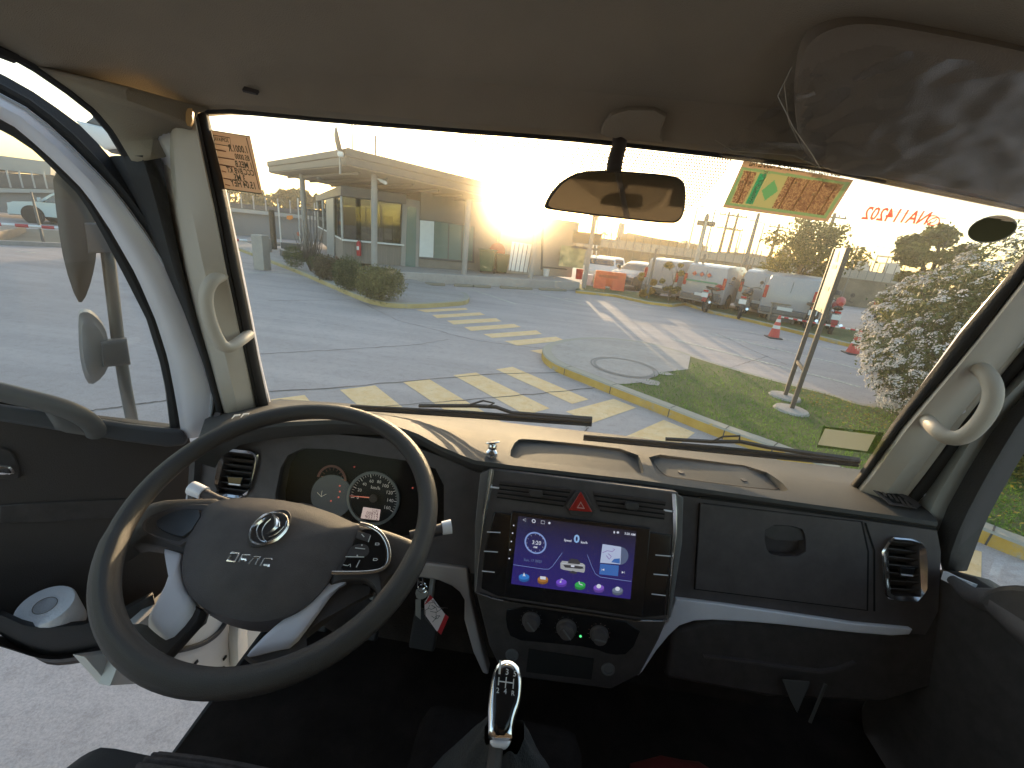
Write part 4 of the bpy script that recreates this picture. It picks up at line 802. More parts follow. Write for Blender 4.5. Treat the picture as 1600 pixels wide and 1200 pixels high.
clights = [(.02, .85, .66, .22, .16, .12, TAIL, 'tail_light'), (3.98, .7, .6, .32, .14, .16, HEADL, 'headlight')]
sw = [[(1.0, .98), (1.15, 1.33), (1.7, 1.36), (1.72, .98)], [(1.78, .98), (1.78, 1.36), (2.25, 1.3), (2.85, .98)]]
car = vehicle('parked_car', 'silver grey parked car facing the yard behind the orange barrier', 'car', CARP, .84, (.75, 3.3), .3, sw, [(3.0, 1.02), (2.48, 1.31)], [(.2, 1.0), (.68, 1.34)], M('silver_car_paint', (.38, .38, .37), .3, .4, coat=.5), clights, group='cars parked by the orange barrier', extra=(1.75,))
car.location = tuple(Z((963, 449)) + V((-.6, 4.6, 0))); car.rotation_euler = (0, 0, rad(-95))
DCP = M('dark_car_paint', (.09, .085, .085), .25, .3, coat=.6)
def recol(root, mat, names=('body', 'front_bumper', 'door_mirror')):
    for c in root.children:
        if c.name.split('.')[0] in names: c.data = c.data.copy(); c.data.materials[0] = mat
c2 = dup(car, V((4.6, 26.0, 0)), rad(-130), 'dark grey parked car facing left beside the barrier'); recol(c2, DCP)
c2.location = tuple(Z((985, 452)) + V((1.9, 2.6, 0)))
c3 = dup(car, Z((905, 448)) + V((2.2, 9, 0)), rad(-90), 'pale car nose beside the slim white pole'); recol(c3, VW)
c4 = dup(car, Z((1368, 508)) + V((1.2, 1.2, 0)), rad(20), 'green grey car half hidden by the flowering bush', ); recol(c4, M('green_grey_paint', (.16, .2, .17), .3, coat=.5)); c4['group'] = 'cars parked by the bush'
PKP = [(0, .5), (0, 1.0), (1.7, 1.02), (1.75, 1.1), (1.85, 1.62), (2.2, 1.70), (3.2, 1.68), (3.45, 1.55), (4.0, 1.12), (5.0, 1.02), (5.25, .9), (5.3, .5), (5.2, .38), (.1, .38)]
pk = vehicle('pickup_truck', 'pale blue white pickup parked before the viaduct, seen through the door window', 'pickup truck', PKP, .92, (1.1, 4.3), .4, [[(2.0, 1.12), (2.05, 1.55), (2.75, 1.58), (2.78, 1.12)], [(2.85, 1.12), (2.85, 1.58), (3.3, 1.52), (3.8, 1.12)]], [(3.95, 1.16), (3.47, 1.55)], [(1.76, 1.2), (1.84, 1.55)], M('pickup_paint', (.50, .60, .62), .3, coat=.5), [(5.2, .85, .7, .3, .18, .18, HEADL, 'headlight'), (.02, .85, .82, .14, .3, .08, TAIL, 'tail_light')], extra=(2.8,))
a = Z((46, 346)); pk.rotation_euler = (0, 0, rad(205)); pk.location = tuple(Z((76, 349)) + V((cos(rad(25)), sin(rad(25)), 0)) * 4.2)
# barrier arm
ba = thing('barrier_arm', 'red and white striped boom barrier lowered across the exit', 'barrier', Z((388, 386))); O = V(ba.location); a = Z((386, 376), .95); bq = Z((-20, 349), .95)
for k in range(24):
    m = MB(); p = a + (bq - a) * k / 24; q = a + (bq - a) * (k + 1) / 24; m.tube([p - O, q - O], .07, 4, flat=.6); m.build('boom_section', WPL if k % 2 == 0 else M('boom_red', (.5, .05, .05), .5) if k == 1 else bpy.data.materials['boom_red'], ba)
m = MB(); m.box(a - O + V((.5, 0, -.35)), (.4, .4, 1.2)); m.build('housing', STU2, ba, bevel=.02)
far_k = MB(); strip(far_k, [Z((-30, 381)), Z((100, 386)), Z((262, 384)), Z((372, 382)), Z((480, 385))], .25, (0, 0, 1), .14); tag(far_k.build('kerb', PAV), 'pale low kerb line at the yard exit', 'kerb', kind=ST)
m = MB(); m.add([Z(p, .003) for p in ((-200, 378), (-200, 352), (60, 358), (268, 372), (480, 380), (500, 384), (100, 384))], [(0, 1, 2, 3, 4, 5, 6)]); tag(m.build('verge', M('dry_verge', (.20, .17, .12), .95, c2=(.27, .23, .17), vs=.6, detail=8), smooth=False), 'dry dirt verge before the viaduct', 'ground', kind=ST)
rk = thing('concrete_parapet', 'broken pale concrete kerb heap left behind the boom', 'kerb pile', Z((0, 370))); m = MB(); O = V(rk.location); strip(m, [Z((-20, 376)) - O, Z((14, 368)) - O, Z((34, 361)) - O], [.5, .5, .3], (0, 0, 1), .3); m.build('block', STU, rk, bevel=.03)
# ------------------------------------------------------------------ motorcycles
def wheel_ring(mb, c, R, r, ax=(0, 1, 0), n=26, k=8):
    mb.lathe([(R - r + r * cos(t), r * sin(t)) for t in np.linspace(0, 2 * pi, k)], c, ax, n)
MBK = M('motorcycle_black', (.025, .025, .03), .3, coat=.4); MRD = M('motorcycle_red', (.35, .02, .02), .3, coat=.4)
def motorcycle(label, box=False, red=False, fair=False):
    r = thing('motorcycle', label, 'motorcycle', group='motorcycles parked along the planting strip')
    for x, nm in ((0, 'wheel'), (1.32, 'wheel')):
        m = MB(); wheel_ring(m, (x, 0, .31), .31, .055); w = m.build(nm, TYR, r); m = MB(); wheel_ring(m, (x, 0, .31), .25, .014, k=6); m.lathe([(0, -.06), (.05, -.06), (.05, .06), (0, .06)], (x, 0, .31), (0, 1, 0), 10)
        for k in range(10): a = k * pi / 5; m.tube([(x, 0, .31), (x + .25 * cos(a), 0, .31 + .25 * sin(a))], .006, 4)
        m.build('rim', RIMM, w)
    m = MB()
    for s in (-.1, .1): m.tube([(1.32, s, .31), (1.12, s, .72), (1.0, s, .98)], .024, 6)
    m.build('fork', STEEL, r); m = MB(); m.tube([(.92, -.36, 1.02), (1.0, -.22, 1.05), (1.02, 0, 1.0), (1.0, .22, 1.05), (.92, .36, 1.02)], .014, 6); m.build('handlebar', BLK, r)
    for s in (-1, 1): m = MB(); m.tube([(.97, s * .26, 1.05), (1.0, s * .3, 1.2)], .007, 4); m.lathe([(0, 0), (.06, 0), (.06, .02), (0, .02)], (1.0, s * .3, 1.23), (1, 0, 0), 12); m.build('mirror', BLK, r)
    m = MB(); m.lathe([(0, -.06), (.07, -.04), (.09, .05), (.08, .07), (0, .075)], (1.14, 0, .92), (1, 0, -.1), 14); m.build('headlight', HEADL, r)
    m = MB(); m.loft([[V((x, w * cos(t), z + h * sin(t))) for t in np.linspace(0, 2 * pi, 10, endpoint=False)] for x, w, z, h in ((.52, .08, .82, .07), (.62, .14, .86, .12), (.82, .15, .9, .13), (.98, .08, .88, .08))], True, True); m.build('fuel_tank', MRD if red else MBK, r)
    m = MB(); m.loft([[V((x, w * cos(t), z + h * sin(t))) for t in np.linspace(0, 2 * pi, 10, endpoint=False)] for x, w, z, h in ((-.28, .06, .9, .03), (-.1, .12, .86, .05), (.25, .13, .82, .05), (.56, .09, .84, .05))], True, True); m.build('seat', BLK, r)
    m = MB(); m.box((.66, 0, .48), (.34, .26, .34)); m.lathe([(0, -.17), (.1, -.17), (.1, .17), (0, .17)], (.6, 0, .4), (0, 1, 0), 12); m.build('engine', GREY, r, bevel=.03)
    m = MB(); m.tube([(.75, -.14, .42), (.4, -.17, .28), (0, -.18, .34), (-.25, -.18, .4)], [.02, .025, .045, .045], 8); m.build('exhaust', CHR, r)
    m = MB(); m.tube([(0, .1, .31), (.45, .1, .4), (.9, 0, .6), (1.0, 0, .9)], .022, 6); m.tube([(0, -.1, .31), (.45, -.1, .4)], .022, 6); m.tube([(.45, 0, .4), (.1, 0, .8), (-.2, 0, .86)], .02, 6); m.build('frame', MBK, r)
    m = MB(); m.loft([[V((.34 * cos(t), s, .31 + .34 * sin(t))) + V((x0, 0, 0)) for s in (-.06, .06)] for x0 in (1.32,) for t in np.linspace(.5, 2.0, 8)]); m.loft([[V((.36 * cos(t), s, .31 + .36 * sin(t))) for s in (-.08, .08)] for t in np.linspace(1.2, 2.9, 8)]); m.build('mudguard', MRD if red else MBK, r, solid=.006)
    m = MB(); m.box((-.36, 0, .62), (.012, .22, .15), _rx(0)); m.build('number_plate', WPL, r); m = MB(); m.box((-.33, 0, .76), (.06, .16, .06)); m.build('tail_light', TAIL, r, bevel=.01)
    if box: m = MB(); m.box((-.32, 0, 1.06), (.4, .42, .32)); m.build('top_box', BLK, r, bevel=.04)
    if fair: m = MB(); m.loft([[V((x, w * cos(t), z + h * sin(t))) for t in np.linspace(0, 2 * pi, 10, endpoint=False)] for x, w, z, h in ((.95, .16, .95, .18), (1.15, .12, .98, .14), (1.25, .04, .92, .05))], True, True); m.build('fairing', MRD, r)
    return r
mm = [(((1101, 488)), 42, 'motorcycle with red rear, farthest left in the row', {'red': True}), ((1154, 499), 28, 'black motorcycle with a pale plate left of the wooden table', {}), ((1256, 518), 20, 'black motorcycle just left of the sign legs', {}), ((1294, 526), 28, 'motorcycle with red rider bag behind the sign, nearest the bush', {'box': False, 'fair': False, 'red': True})]
for px, hd, lb, kw in mm:
    o = motorcycle(lb, **kw); o.scale = (1.14, 1.14, 1.14); o.location = tuple(Z(px)); o.rotation_euler = (rad(-9) if False else 0, 0, rad(90 - hd)); 
    if 'bag' in lb: m = MB(); m.loft([[V((-.15 + x, w * cos(t), .98 + z + w * .9 * sin(t))) for t in np.linspace(0, 2 * pi, 10, endpoint=False)] for x, w, z in ((-.15, .06, .02), (0, .11, .04), (.18, .12, .10), (.34, .05, .16))], True, True); m.build('tail_bag', RED, o)
# bicycle
bc = thing('bicycle', 'red bicycle parked on the grass strip behind the young tree', 'bicycle', Z((1022, 463))); m = MB()
for x in (0, 1.05):
    m = MB(); wheel_ring(m, (x, 0, .33), .33, .02, k=6); w = m.build('wheel', TYR, bc); m = MB()
    for k in range(14): a = k * 2 * pi / 14; m.tube([(x, 0, .33), (x + .31 * cos(a), 0, .33 + .31 * sin(a))], .004, 3)
    wheel_ring(m, (x, 0, .33), .31, .012, k=5); m.build('spokes', STEEL, w)
m = MB()
for q in ([(0, 0, .33), (.42, 0, .3), (.3, 0, .82)], [(0, 0, .33), (.33, 0, .72), (.88, 0, .78)], [(.42, 0, .3), (.9, 0, .7)], [(1.05, 0, .33), (.88, 0, .8), (.85, 0, .95)]): m.tube(q, .022, 6)
m.build('frame', RED, bc); m = MB(); m.box((.28, 0, .86), (.26, .15, .06)); m.build('saddle', BLK, bc, bevel=.02); m = MB(); m.tube([(.8, -.28, 1.0), (.86, 0, .96), (.8, .28, 1.0)], .014, 6); m.build('handlebar', BLK, bc); m = MB(); m.tube([(.42, -.1, .3), (.5, -.1, .16)], .012, 5); m.tube([(.42, .1, .3), (.34, .1, .44)], .012, 5); m.build('cranks', GREY, bc); bc.rotation_euler = (0, 0, rad(-22))
wt = thing('wooden_table', 'small weathered table between the motorcycles', 'table', Z((1216, 507))); m = MB(); m.box((0, 0, .78), (.95, .6, .05)); m.build('top', STU, wt, bevel=.01)
for sx in (-.4, .4):
    for sy in (-.24, .24): m = MB(); m.box((sx, sy, .38), (.06, .06, .76)); m.build('leg', STU, wt)
m = MB(); m.box((0, .1, .32), (.7, .4, .4)); m.build('box', GREY, wt, bevel=.02); wt.rotation_euler = (0, 0, rad(-20))
# cones and tape bar
CRD = M('cone_red', (.60, .07, .06), .5); CWH = M('cone_white', (.7, .68, .64), .5)
def cone(label):
    c = thing('traffic_cone', label, 'traffic cone', group='red and white traffic cones'); m = MB(); m.box((0, 0, .02), (.4, .4, .04)); m.build('base', BLK, c, bevel=.02)
    R = lambda z: .165 - z * .19; prev = .04
    for z, mt, nm in ((.30, CRD, 'lower_band'), (.40, CWH, 'reflective_band'), (.50, CRD, 'middle_band'), (.59, CWH, 'reflective_band'), (.70, CRD, 'tip')):
        m = MB(); m.lathe([(R(prev), prev), (R(z), z), (R(z) - .01, z), (R(prev) - .01, prev)], (0, 0, 0), n=20); m.build(nm, mt, c); prev = z
    return c
k1 = cone('red and white traffic cone at the left end of the striped bar'); k1.location = tuple(Z((1208, 528)))
k2 = dup(k1, Z((1331, 553)), 0, 'red and white traffic cone half hidden by the flowering bush')
sb = thing('striped_bar', 'red and white striped bar strung between the two cones', 'barrier bar', Z((1270, 540))); O = V(sb.location); a = Z((1208, 528)) + V((0, 0, .66)); bq = Z((1331, 553)) + V((0, 0, .66))
BR = M('bar_red', (.55, .05, .05), .5)
for k in range(17): m = MB(); m.tube([a + (bq - a) * k / 17 - O, a + (bq - a) * (k + 1) / 17 - O], .022, 6); m.build('bar_section', CWH if k % 2 == 0 else BR, sb)
# sign on two legs
SGN = thing('yard_sign', 'narrow vertical sign board on two brown legs in the grass', 'sign', Z((1235, 642), .14)); O = V(SGN.location); BRN = M('brown_steel', (.07, .055, .045), .6, var=.2, vs=4)
a = Z((1236, 641), .14); bq = Z((1226, 620), .14); u_ = unit(bq - a); zt = Y((1318, 386), a[1])[2]
for p in (a, bq): m = MB(); m.box(V((p[0], p[1], (zt + .1) / 2)) - O, (.055, .055, zt - .1), _rz(math.atan2(u_[1], u_[0]))); m.build('leg', BRN, SGN, bevel=.004)
m = MB(); w_ = np.linalg.norm(bq - a); mid = (a + bq) / 2; zb_ = Y((1272, 486), mid[1])[2]; RR = _rz(math.atan2(u_[1], u_[0])); m.box(V((mid[0], mid[1], (zt + zb_) / 2)) - O, (w_ - .06, .02, zt - zb_), RR); m.build('board', M('sign_board_cream', (.36, .31, .20), .6, var=.1, vs=3), SGN)
m = MB(); nn_ = V((u_[1], -u_[0], 0)); nn_ = nn_ if nn_ @ (CP - mid) > 0 else -nn_
for z_, s in ((zt - .25, .18), (zt - .55, .2), (zt - .85, .2)): m.box(V((mid[0], mid[1], z_)) + nn_ * .013 - O, (s * 1.4, .004, .05), RR)
m.prism([V((mid[0], mid[1], zt - .18)) + nn_ * .012 - O + u_ * x + V((0, 0, z)) for x, z in ((-.08, 0), (.08, 0), (0, .14))], nn_ * .003)
m.build('board_marks', M('faded_marks', (.35, .34, .22), .7), SGN); m = MB(); m.box(V((mid[0], mid[1], .75)) - O, (w_ + .02, .03, .05), RR); m.build('brace', BRN, SGN)
for p, nm in ((a, 1), (bq, 0)):
    m = MB(); rr = np.random.default_rng(nm); m.lathe([(0, 0), (.24, 0), (.22, .03), (0, .045)], V((p[0], p[1], .136)) - O, n=14); m.build('concrete_footing', PAV, SGN)
# ================================================================== THE TRUCK CAB
T = thing('truck', 'inside of a light truck cab with dashboard, steering wheel and open driver door', 'truck', (0, 0, 0))
def cut(o, cutters):
    """carve the cutter shapes out of o for good"""
    tmp = []; one = MB()
    for q in cutters: one.add(q.v, q.f)
    for mb in [one]:
        c = mb.build('cutter', BLK, smooth=False); tmp.append(c); m = o.modifiers.new('c', 'BOOLEAN'); m.object = c; m.operation = 'DIFFERENCE'; m.solver = 'EXACT'
    bpy.context.view_layer.update(); dg = bpy.context.evaluated_depsgraph_get(); me = bpy.data.meshes.new_from_object(o.evaluated_get(dg)); o.modifiers.clear(); o.data = me
    for c in tmp: bpy.data.objects.remove(c)
    me.polygons.foreach_set('use_smooth', [True] * len(me.polygons)); me.set_sharp_from_angle(angle=rad(30))
W = Fr((.05, 1.10, 1.60), (0, -.72, -.25))
GLW = MG('windscreen_glass', (.97, .99, .97), .015, .0, haze=.036, hcol=(1, .93, .78), tlw=.14, ior=1.15, hr=.58)  # scatter put into the glass to make the sun's glow and veil
m = MB(); m.add([W.at(a, b, -.006) for a, b in ((-.93, -.06), (1.0, -.06), (1.0, .84), (-.93, .84))], [(0, 1, 2, 3)]); WS = m.build('windscreen', GLW, T, smooth=False)
# dotted sun band round the mirror
FRIT = bpy.data.materials.new('dotted_band'); FRIT.use_nodes = True; t = FRIT.node_tree; tc = t.nodes.new('ShaderNodeTexCoord'); mp = t.nodes.new('ShaderNodeMapping'); mp.inputs['Rotation'].default_value = (rad(19), 0, 0); t.links.new(tc.outputs['Object'], mp.inputs[0])
sx = t.nodes.new('ShaderNodeSeparateXYZ'); t.links.new(mp.outputs[0], sx.inputs[0])
def _mth(op, a, bv=None, c=None):
    n = t.nodes.new('ShaderNodeMath'); n.operation = op
    for i, q in enumerate((a, bv, c)):
        if q is None: continue
        if isinstance(q, (int, float)): n.inputs[i].default_value = q
        else: t.links.new(q, n.inputs[i])
    return n.outputs[0]
S_ = 1 / .0045; xx = _mth('MULTIPLY', sx.outputs['X'], S_); zz = _mth('MULTIPLY', sx.outputs['Z'], S_ * 1.15); row = _mth('FLOOR', zz); off = _mth('MULTIPLY', _mth('MODULO', row, 2.0), .5)
fx = _mth('SUBTRACT', _mth('FRACT', _mth('ADD', _mth('ADD', xx, off), 500.0)), .5); fz = _mth('SUBTRACT', _mth('FRACT', _mth('ADD', zz, 500.0)), .5)
dd_ = _mth('SQRT', _mth('ADD', _mth('MULTIPLY', fx, fx), _mth('MULTIPLY', fz, fz))); al = _mth('LESS_THAN', dd_, .37)
tr = t.nodes.new('ShaderNodeBsdfTransparent'); mx = t.nodes.new('ShaderNodeMixShader'); t.nodes['Principled BSDF'].inputs['Base Color'].default_value = (.03, .03, .03, 1); tl_ = t.nodes.new('ShaderNodeBsdfTranslucent'); tl_.inputs[0].default_value = (.35, .3, .22, 1); ad = t.nodes.new('ShaderNodeMixShader'); ad.inputs[0].default_value = .5
t.links.new(t.nodes['Principled BSDF'].outputs[0], ad.inputs[1]); t.links.new(tl_.outputs[0], ad.inputs[2]); t.links.new(al, mx.inputs[0]); t.links.new(tr.outputs[0], mx.inputs[1]); t.links.new(ad.outputs[0], mx.inputs[2]); t.links.new(mx.outputs[0], t.nodes['Material Output'].inputs[0])
m = MB(); m.add([W.p(q, -.002) for q in chaikin([(690, 190), (1150, 240), (1140, 258), (1112, 300), (1078, 326), (1050, 345), (1000, 350), (900, 330), (780, 260), (740, 225)], 1)], [tuple(range(20))]); m.build('dotted_band', FRIT, WS, smooth=False)
# ---- left pillar, rows of points from the glass outwards
def prow(px, f): return resamp([f(p) for p in px], 14)
We = prow([(313, 168), (334, 250), (352, 330), (369, 410), (386, 490), (402, 570), (419, 640)], lambda p: W.p(p, 0))
r1 = prow([(305, 168), (322, 250), (340, 330), (355, 410), (372, 490), (389, 570), (404, 640)], lambda p: W.p(p, .02))
r2 = prow([(300, 168), (317, 250), (334, 330), (349, 410), (366, 490), (383, 570), (397, 642)], lambda p: W.p(p, .035))
r3 = prow([(262, 205), (264, 250), (277, 330), (293, 410), (313, 490), (335, 570), (353, 645)], lambda p: X(p, -.845))
r4 = prow([(246, 242), (248, 250), (265, 330), (284, 410), (306, 490), (330, 570), (350, 645)], lambda p: X(p, -.862))
r5 = prow([(201, 243), (205, 250), (240, 330), (268, 410), (297, 490), (325, 570), (345, 648)], lambda p: X(p, -.905))
r6 = [p + V((-.06, .03, 0)) for p in r5]
m = MB(); m.sheet([We, r1]); m.sheet([r4, [(a + b) / 2 + V((.012, -.012, 0)) for a, b in zip(r4, r5)], r5, r6]); lp = m.build('windscreen_pillar', RUB, T, solid=.012)
mid = [a * .55 + b * .45 + V((.008, -.022, 0)) for a, b in zip(r2, r3)]
m = MB(); m.sheet([r1, r2, mid, r3, r4]); m.build('pillar_cover', BEI, lp, solid=.004)
m = MB(); m.tube([a + V((.003, -.006, 0)) for a in r1], .0035, 6); m.build('seal', RUB, lp)
m = MB(); m.sheet([[p + V((-.01, .03, 0)) for p in We], [p + V((-.07, .05, 0)) for p in r5]]); m.build('outer_skin', WHT, lp, solid=.01)
def grab(pxs, fn, r, par):
    P = chaikin([fn(p, h) for p, h in pxs], 2, False); m = MB(); m.tube(P, r, 12, flat=.8); return m.build('grab_handle', BEI, par)
Lh = Fr(r3[7], (1, -.55, 0)); hp = Fr((r3[8] + r2[8]) / 2 + V((.0, -.02, 0)), (.75, -1, 0))
grab([((357, 424), -.02), ((350, 428), .03), ((330, 438), .055), ((320, 461), .06), ((326, 498), .06), ((342, 536), .055), ((356, 545), .05), ((372, 535), .03), ((388, 523), -.02)], lambda p, h: hp.p(p, h), .0165, lp)
# ---- right pillar
Re = prow([(1330, 768), (1347, 746), (1404, 658), (1506, 517), (1600, 409), (1720, 250)], lambda p: W.p(p, 0))
q1 = prow([(1338, 770), (1356, 748), (1418, 661), (1520, 540), (1600, 439), (1740, 262)], lambda p: W.p(p, .02))
q2 = prow([(1343, 772), (1361, 750), (1424, 663), (1526, 541), (1600, 446), (1745, 270)], lambda p: W.p(p, .035))
q3 = prow([(1392, 790), (1412, 767), (1442, 725), (1497, 650), (1600, 526), (1760, 330)], lambda p: X(p, .965))
q4 = prow([(1405, 795), (1422, 770), (1452, 732), (1507, 655), (1600, 540), (1765, 340)], lambda p: X(p, .975))
q5 = prow([(1425, 810), (1446, 770), (1480, 715), (1528, 645), (1600, 575), (1770, 380)], lambda p: X(p, 1.005))
q6 = prow([(1462, 850), (1486, 790), (1520, 728), (1565, 655), (1600, 616), (1780, 420)], lambda p: X(p, 1.01))
q7 = prow([(1472, 890), (1500, 812), (1535, 745), (1578, 670), (1605, 630), (1785, 435)], lambda p: X(p, 1.02))
q8 = [p + V((.06, .02, 0)) for p in q7]
m = MB(); m.sheet([Re, q1]); m.sheet([q4, [(a + b) / 2 + V((.015, .0, 0)) for a, b in zip(q4, q5)], q5]); m.sheet([q6, q7, q8]); rp = m.build('windscreen_pillar', RUB, T, solid=.012)
mid = [a * .5 + b * .5 + V((-.012, -.018, 0)) for a, b in zip(q2, q3)]
m = MB(); m.sheet([q1, q2, mid, q3, q4]); m.build('pillar_cover', BEI, rp, solid=.004)
m = MB(); m.sheet([q5, [(a + b) / 2 + V((-.014, -.012, 0)) for a, b in zip(q5, q6)], q6]); m.build('door_frame_trim', M('grey_beige_trim', (.36, .37, .36), .4, var=.05), rp, solid=.004)
m = MB(); m.tube([a + V((-.002, -.006, 0)) for a in q1], .0035, 6); m.build('seal', RUB, rp)
m = MB(); m.sheet([[p + V((.02, .03, 0)) for p in Re], [p + V((.05, .05, 0)) for p in q7]]); m.build('outer_skin', WHT, rp, solid=.01)
hr = Fr((q2[6] + q3[6]) / 2 + V((-.01, -.02, 0)), (-.85, -1, .2))
grab([((1512, 575), -.02), ((1525, 570), .03), ((1548, 590), .055), ((1554, 620), .06), ((1538, 655), .06), ((1508, 684), .055), ((1480, 685), .05), ((1462, 672), .04), ((1447, 655), -.02)], lambda p, h: hr.p(p, h), .018, rp)
# ---- roof lining
top_px = [(296, 172), (318, 169), (360, 168), (500, 180), (700, 197), (900, 212), (1130, 237), (1280, 256), (1600, 321), (1740, 348)]
row0 = resamp([W.p(p, .012) for p in top_px], 28); NX = 28
def zrail(y): return float(np.interp(y, [-1.2, .3, .70, .795, .835, .863, .889], [2.33, 2.36, 2.342, 2.309, 2.288, 2.258, 2.211]))
def zc(y): return float(np.interp(y, [-1.2, -.3, .2, .5, .66, .76, .82, .86], [2.44, 2.5, 2.5, 2.475, 2.44, 2.40, 2.365, 2.335]))
rows = [[p + V((0, .03, -.004)) for p in row0], row0, [p + V((0, -.014, .004)) for p in row0]]
for y in (.80, .74, .66, .56, .42, .2, -.1, -.5, -.9, -1.15):
    R = []
    for j in range(NX):
        s = -1 + 2 * j / (NX - 1); x = .04 + s * .945; zr_ = zrail(y); R.append(V((x, y, zr_ + (zc(y) - zr_) * (1 - abs(s) ** 3.2))))
    rows.append(R)
m = MB(); m.sheet(rows); m.build('roof_lining', HEAD, T, solid=-.02)
m = MB(); m.sheet([[p + V((0, .02, .05)) for p in rows[0]]] + [[p + V((0, 0, .06)) for p in r] for r in rows[3:]]); m.build('roof_skin', WHT, T, solid=-.01)
m = MB(); m.tube([W.p(p, .016) - V((0, 0, .004)) for p in [(322, 171), (360, 170), (500, 183), (700, 199), (900, 214), (1130, 239), (1280, 258), (1600, 323), (1700, 343)]], .0038, 6); m.build('headliner_seal', RUB, T)
m = MB(); m.tube([X(p, -.905) for p in [(0, 70), (60, 105), (110, 140), (150, 172), (178, 205), (205, 250)]], .012, 8); m.tube([V((-.905, y, zrail(y))) for y in (.72, .4, 0, -.5, -1.1)], .012, 8); m.build('door_seal', RUB, T)
m = MB(); P = W.p((296, 188), .05); fr = Fr(P, (.3, -1, 0)); plate(m, fr, [(290, 170), (301, 168), (300, 197), (290, 196)], 0, .006, 1); m.build('clip', M('amber_clip', (.55, .32, .12), .4), T)
m = MB(); fr = Fr(V((0, .80, 2.36)), (0, -.7, -.7)); plate(m, fr, [(378, 140), (400, 146), (402, 149), (380, 144)], .01, .02); m.build('visor_socket', BLK2, T)
a_ = resamp([X(p, -.893) for p in [(60, 105), (110, 140), (150, 172), (178, 205), (207, 254)]], 16); b_ = resamp([W.p((326, 170), .02), W.p((312, 172), .03), W.p((304, 180), .04), W.p((300, 200), .055), X((283, 216), -.84), X((258, 246), -.843)], 16)
m = MB(); m.sheet([a_, [(p + q) / 2 + V((.018, -.016, .0)) for p, q in zip(a_, b_)], b_]); m.build('roof_corner', M('corner_lining', (.34, .29, .22), .95, bump=.35, bs=700, spec=.1), T, solid=-.006)
# map lamp / joint panel above the mirror
m = MB(); fr = Fr(W.p((960, 215), .03) + V((0, -.02, .01)), (0, -.8, -.6)); pillow(m, fr, [(935, 208), (960, 171), (1045, 172), (1030, 212), (1040, 226), (950, 216)], -.01, .001, .001, sm=1); m.build('mirror_mount', HEAD, T)
# ---- sun visor of the passenger with plastic wrap
VS = Fr((.55, .775, 2.345), (0, -.68, -.73))
vpx = [(1262, 70), (1300, 46), (1360, 38), (1469, 57), (1600, 83), (1720, 112), (1730, 350), (1600, 325), (1512, 303), (1403, 281), (1333, 278), (1290, 268), (1252, 240), (1243, 175), (1248, 110)]
VIS = M('visor_vinyl', (.34, .285, .22), .6, bump=.2, bs=500)
m = MB(); pillow(m, VS, vpx, .0, .03, .004, .05, 2); vz = m.build('sun_visor', VIS, T)
WRAP = bpy.data.materials.new('clear_plastic_film'); WRAP.use_nodes = True; t = WRAP.node_tree; t.nodes.clear(); o_ = t.nodes.new('ShaderNodeOutputMaterial'); tr = t.nodes.new('ShaderNodeBsdfTransparent'); gl = t.nodes.new('ShaderNodeBsdfGlossy'); gl.inputs['Roughness'].default_value = .22; mx = t.nodes.new('ShaderNodeMixShader'); lw = t.nodes.new('ShaderNodeLayerWeight'); lw.inputs[0].default_value = .35; df = t.nodes.new('ShaderNodeBsdfTranslucent'); df.inputs[0].default_value = (.8, .75, .65, 1)
ma = t.nodes.new('ShaderNodeMath'); ma.operation = 'MULTIPLY_ADD'; ma.inputs[1].default_value = .22; ma.inputs[2].default_value = .05; t.links.new(lw.outputs['Fresnel'], ma.inputs[0]); t.links.new(ma.outputs[0], mx.inputs[0]); t.links.new(tr.outputs[0], mx.inputs[1]); t.links.new(gl.outputs[0], mx.inputs[2]); m3 = t.nodes.new('ShaderNodeMixShader'); m3.inputs[0].default_value = .07; t.links.new(mx.outputs[0], m3.inputs[1]); t.links.new(df.outputs[0], m3.inputs[2]); t.links.new(m3.outputs[0], o_.inputs[0])
def film(outline, h, amp, seed, n=46):
    from mathutils import noise as nz
    us = [VS.uv(p) for p in outline]; u0, u1 = min(u[0] for u in us), max(u[0] for u in us); v0, v1 = min(u[1] for u in us), max(u[1] for u in us)
    m = MB(); idx = {}
    for i in range(n + 1):
        for j in range(n + 1):
            u = u0 + (u1 - u0) * i / n; v = v0 + (v1 - v0) * j / n
            if inside((u, v), us):
                q = mathutils.Vector((u * 9 + seed, v * 13, 0)); c = nz.ridged_multi_fractal(q, .9, 2.1, 4, .8, 2.0) * amp * .5 + nz.noise(q * 3) * amp * .4
                idx[i, j] = len(m.v); m.v.append(tuple(VS.at(u, v, h + c)))
    for i in range(n):
        for j in range(n):
            k = [(i, j), (i + 1, j), (i + 1, j + 1), (i, j + 1)]
            if all(a in idx for a in k): m.f.append(tuple(idx[a] for a in k))
    return m
wr = film([(1262, 70), (1360, 38), (1600, 83), (1700, 110), (1730, 355), (1600, 330), (1403, 285), (1290, 272), (1250, 243), (1243, 170)], .036, .0055, 3.1, 90); wo = tag(wr.build('visor_wrap', WRAP), 'crinkled clear plastic film wrapped round the passenger sun visor', 'plastic wrap')
fl2 = film([(1117, 219), (1180, 162), (1237, 100), (1262, 75), (1290, 200), (1281, 262), (1241, 243), (1145, 236)], .030, .008, 8.4, 60); fl2.build('loose_flap', WRAP, wo)
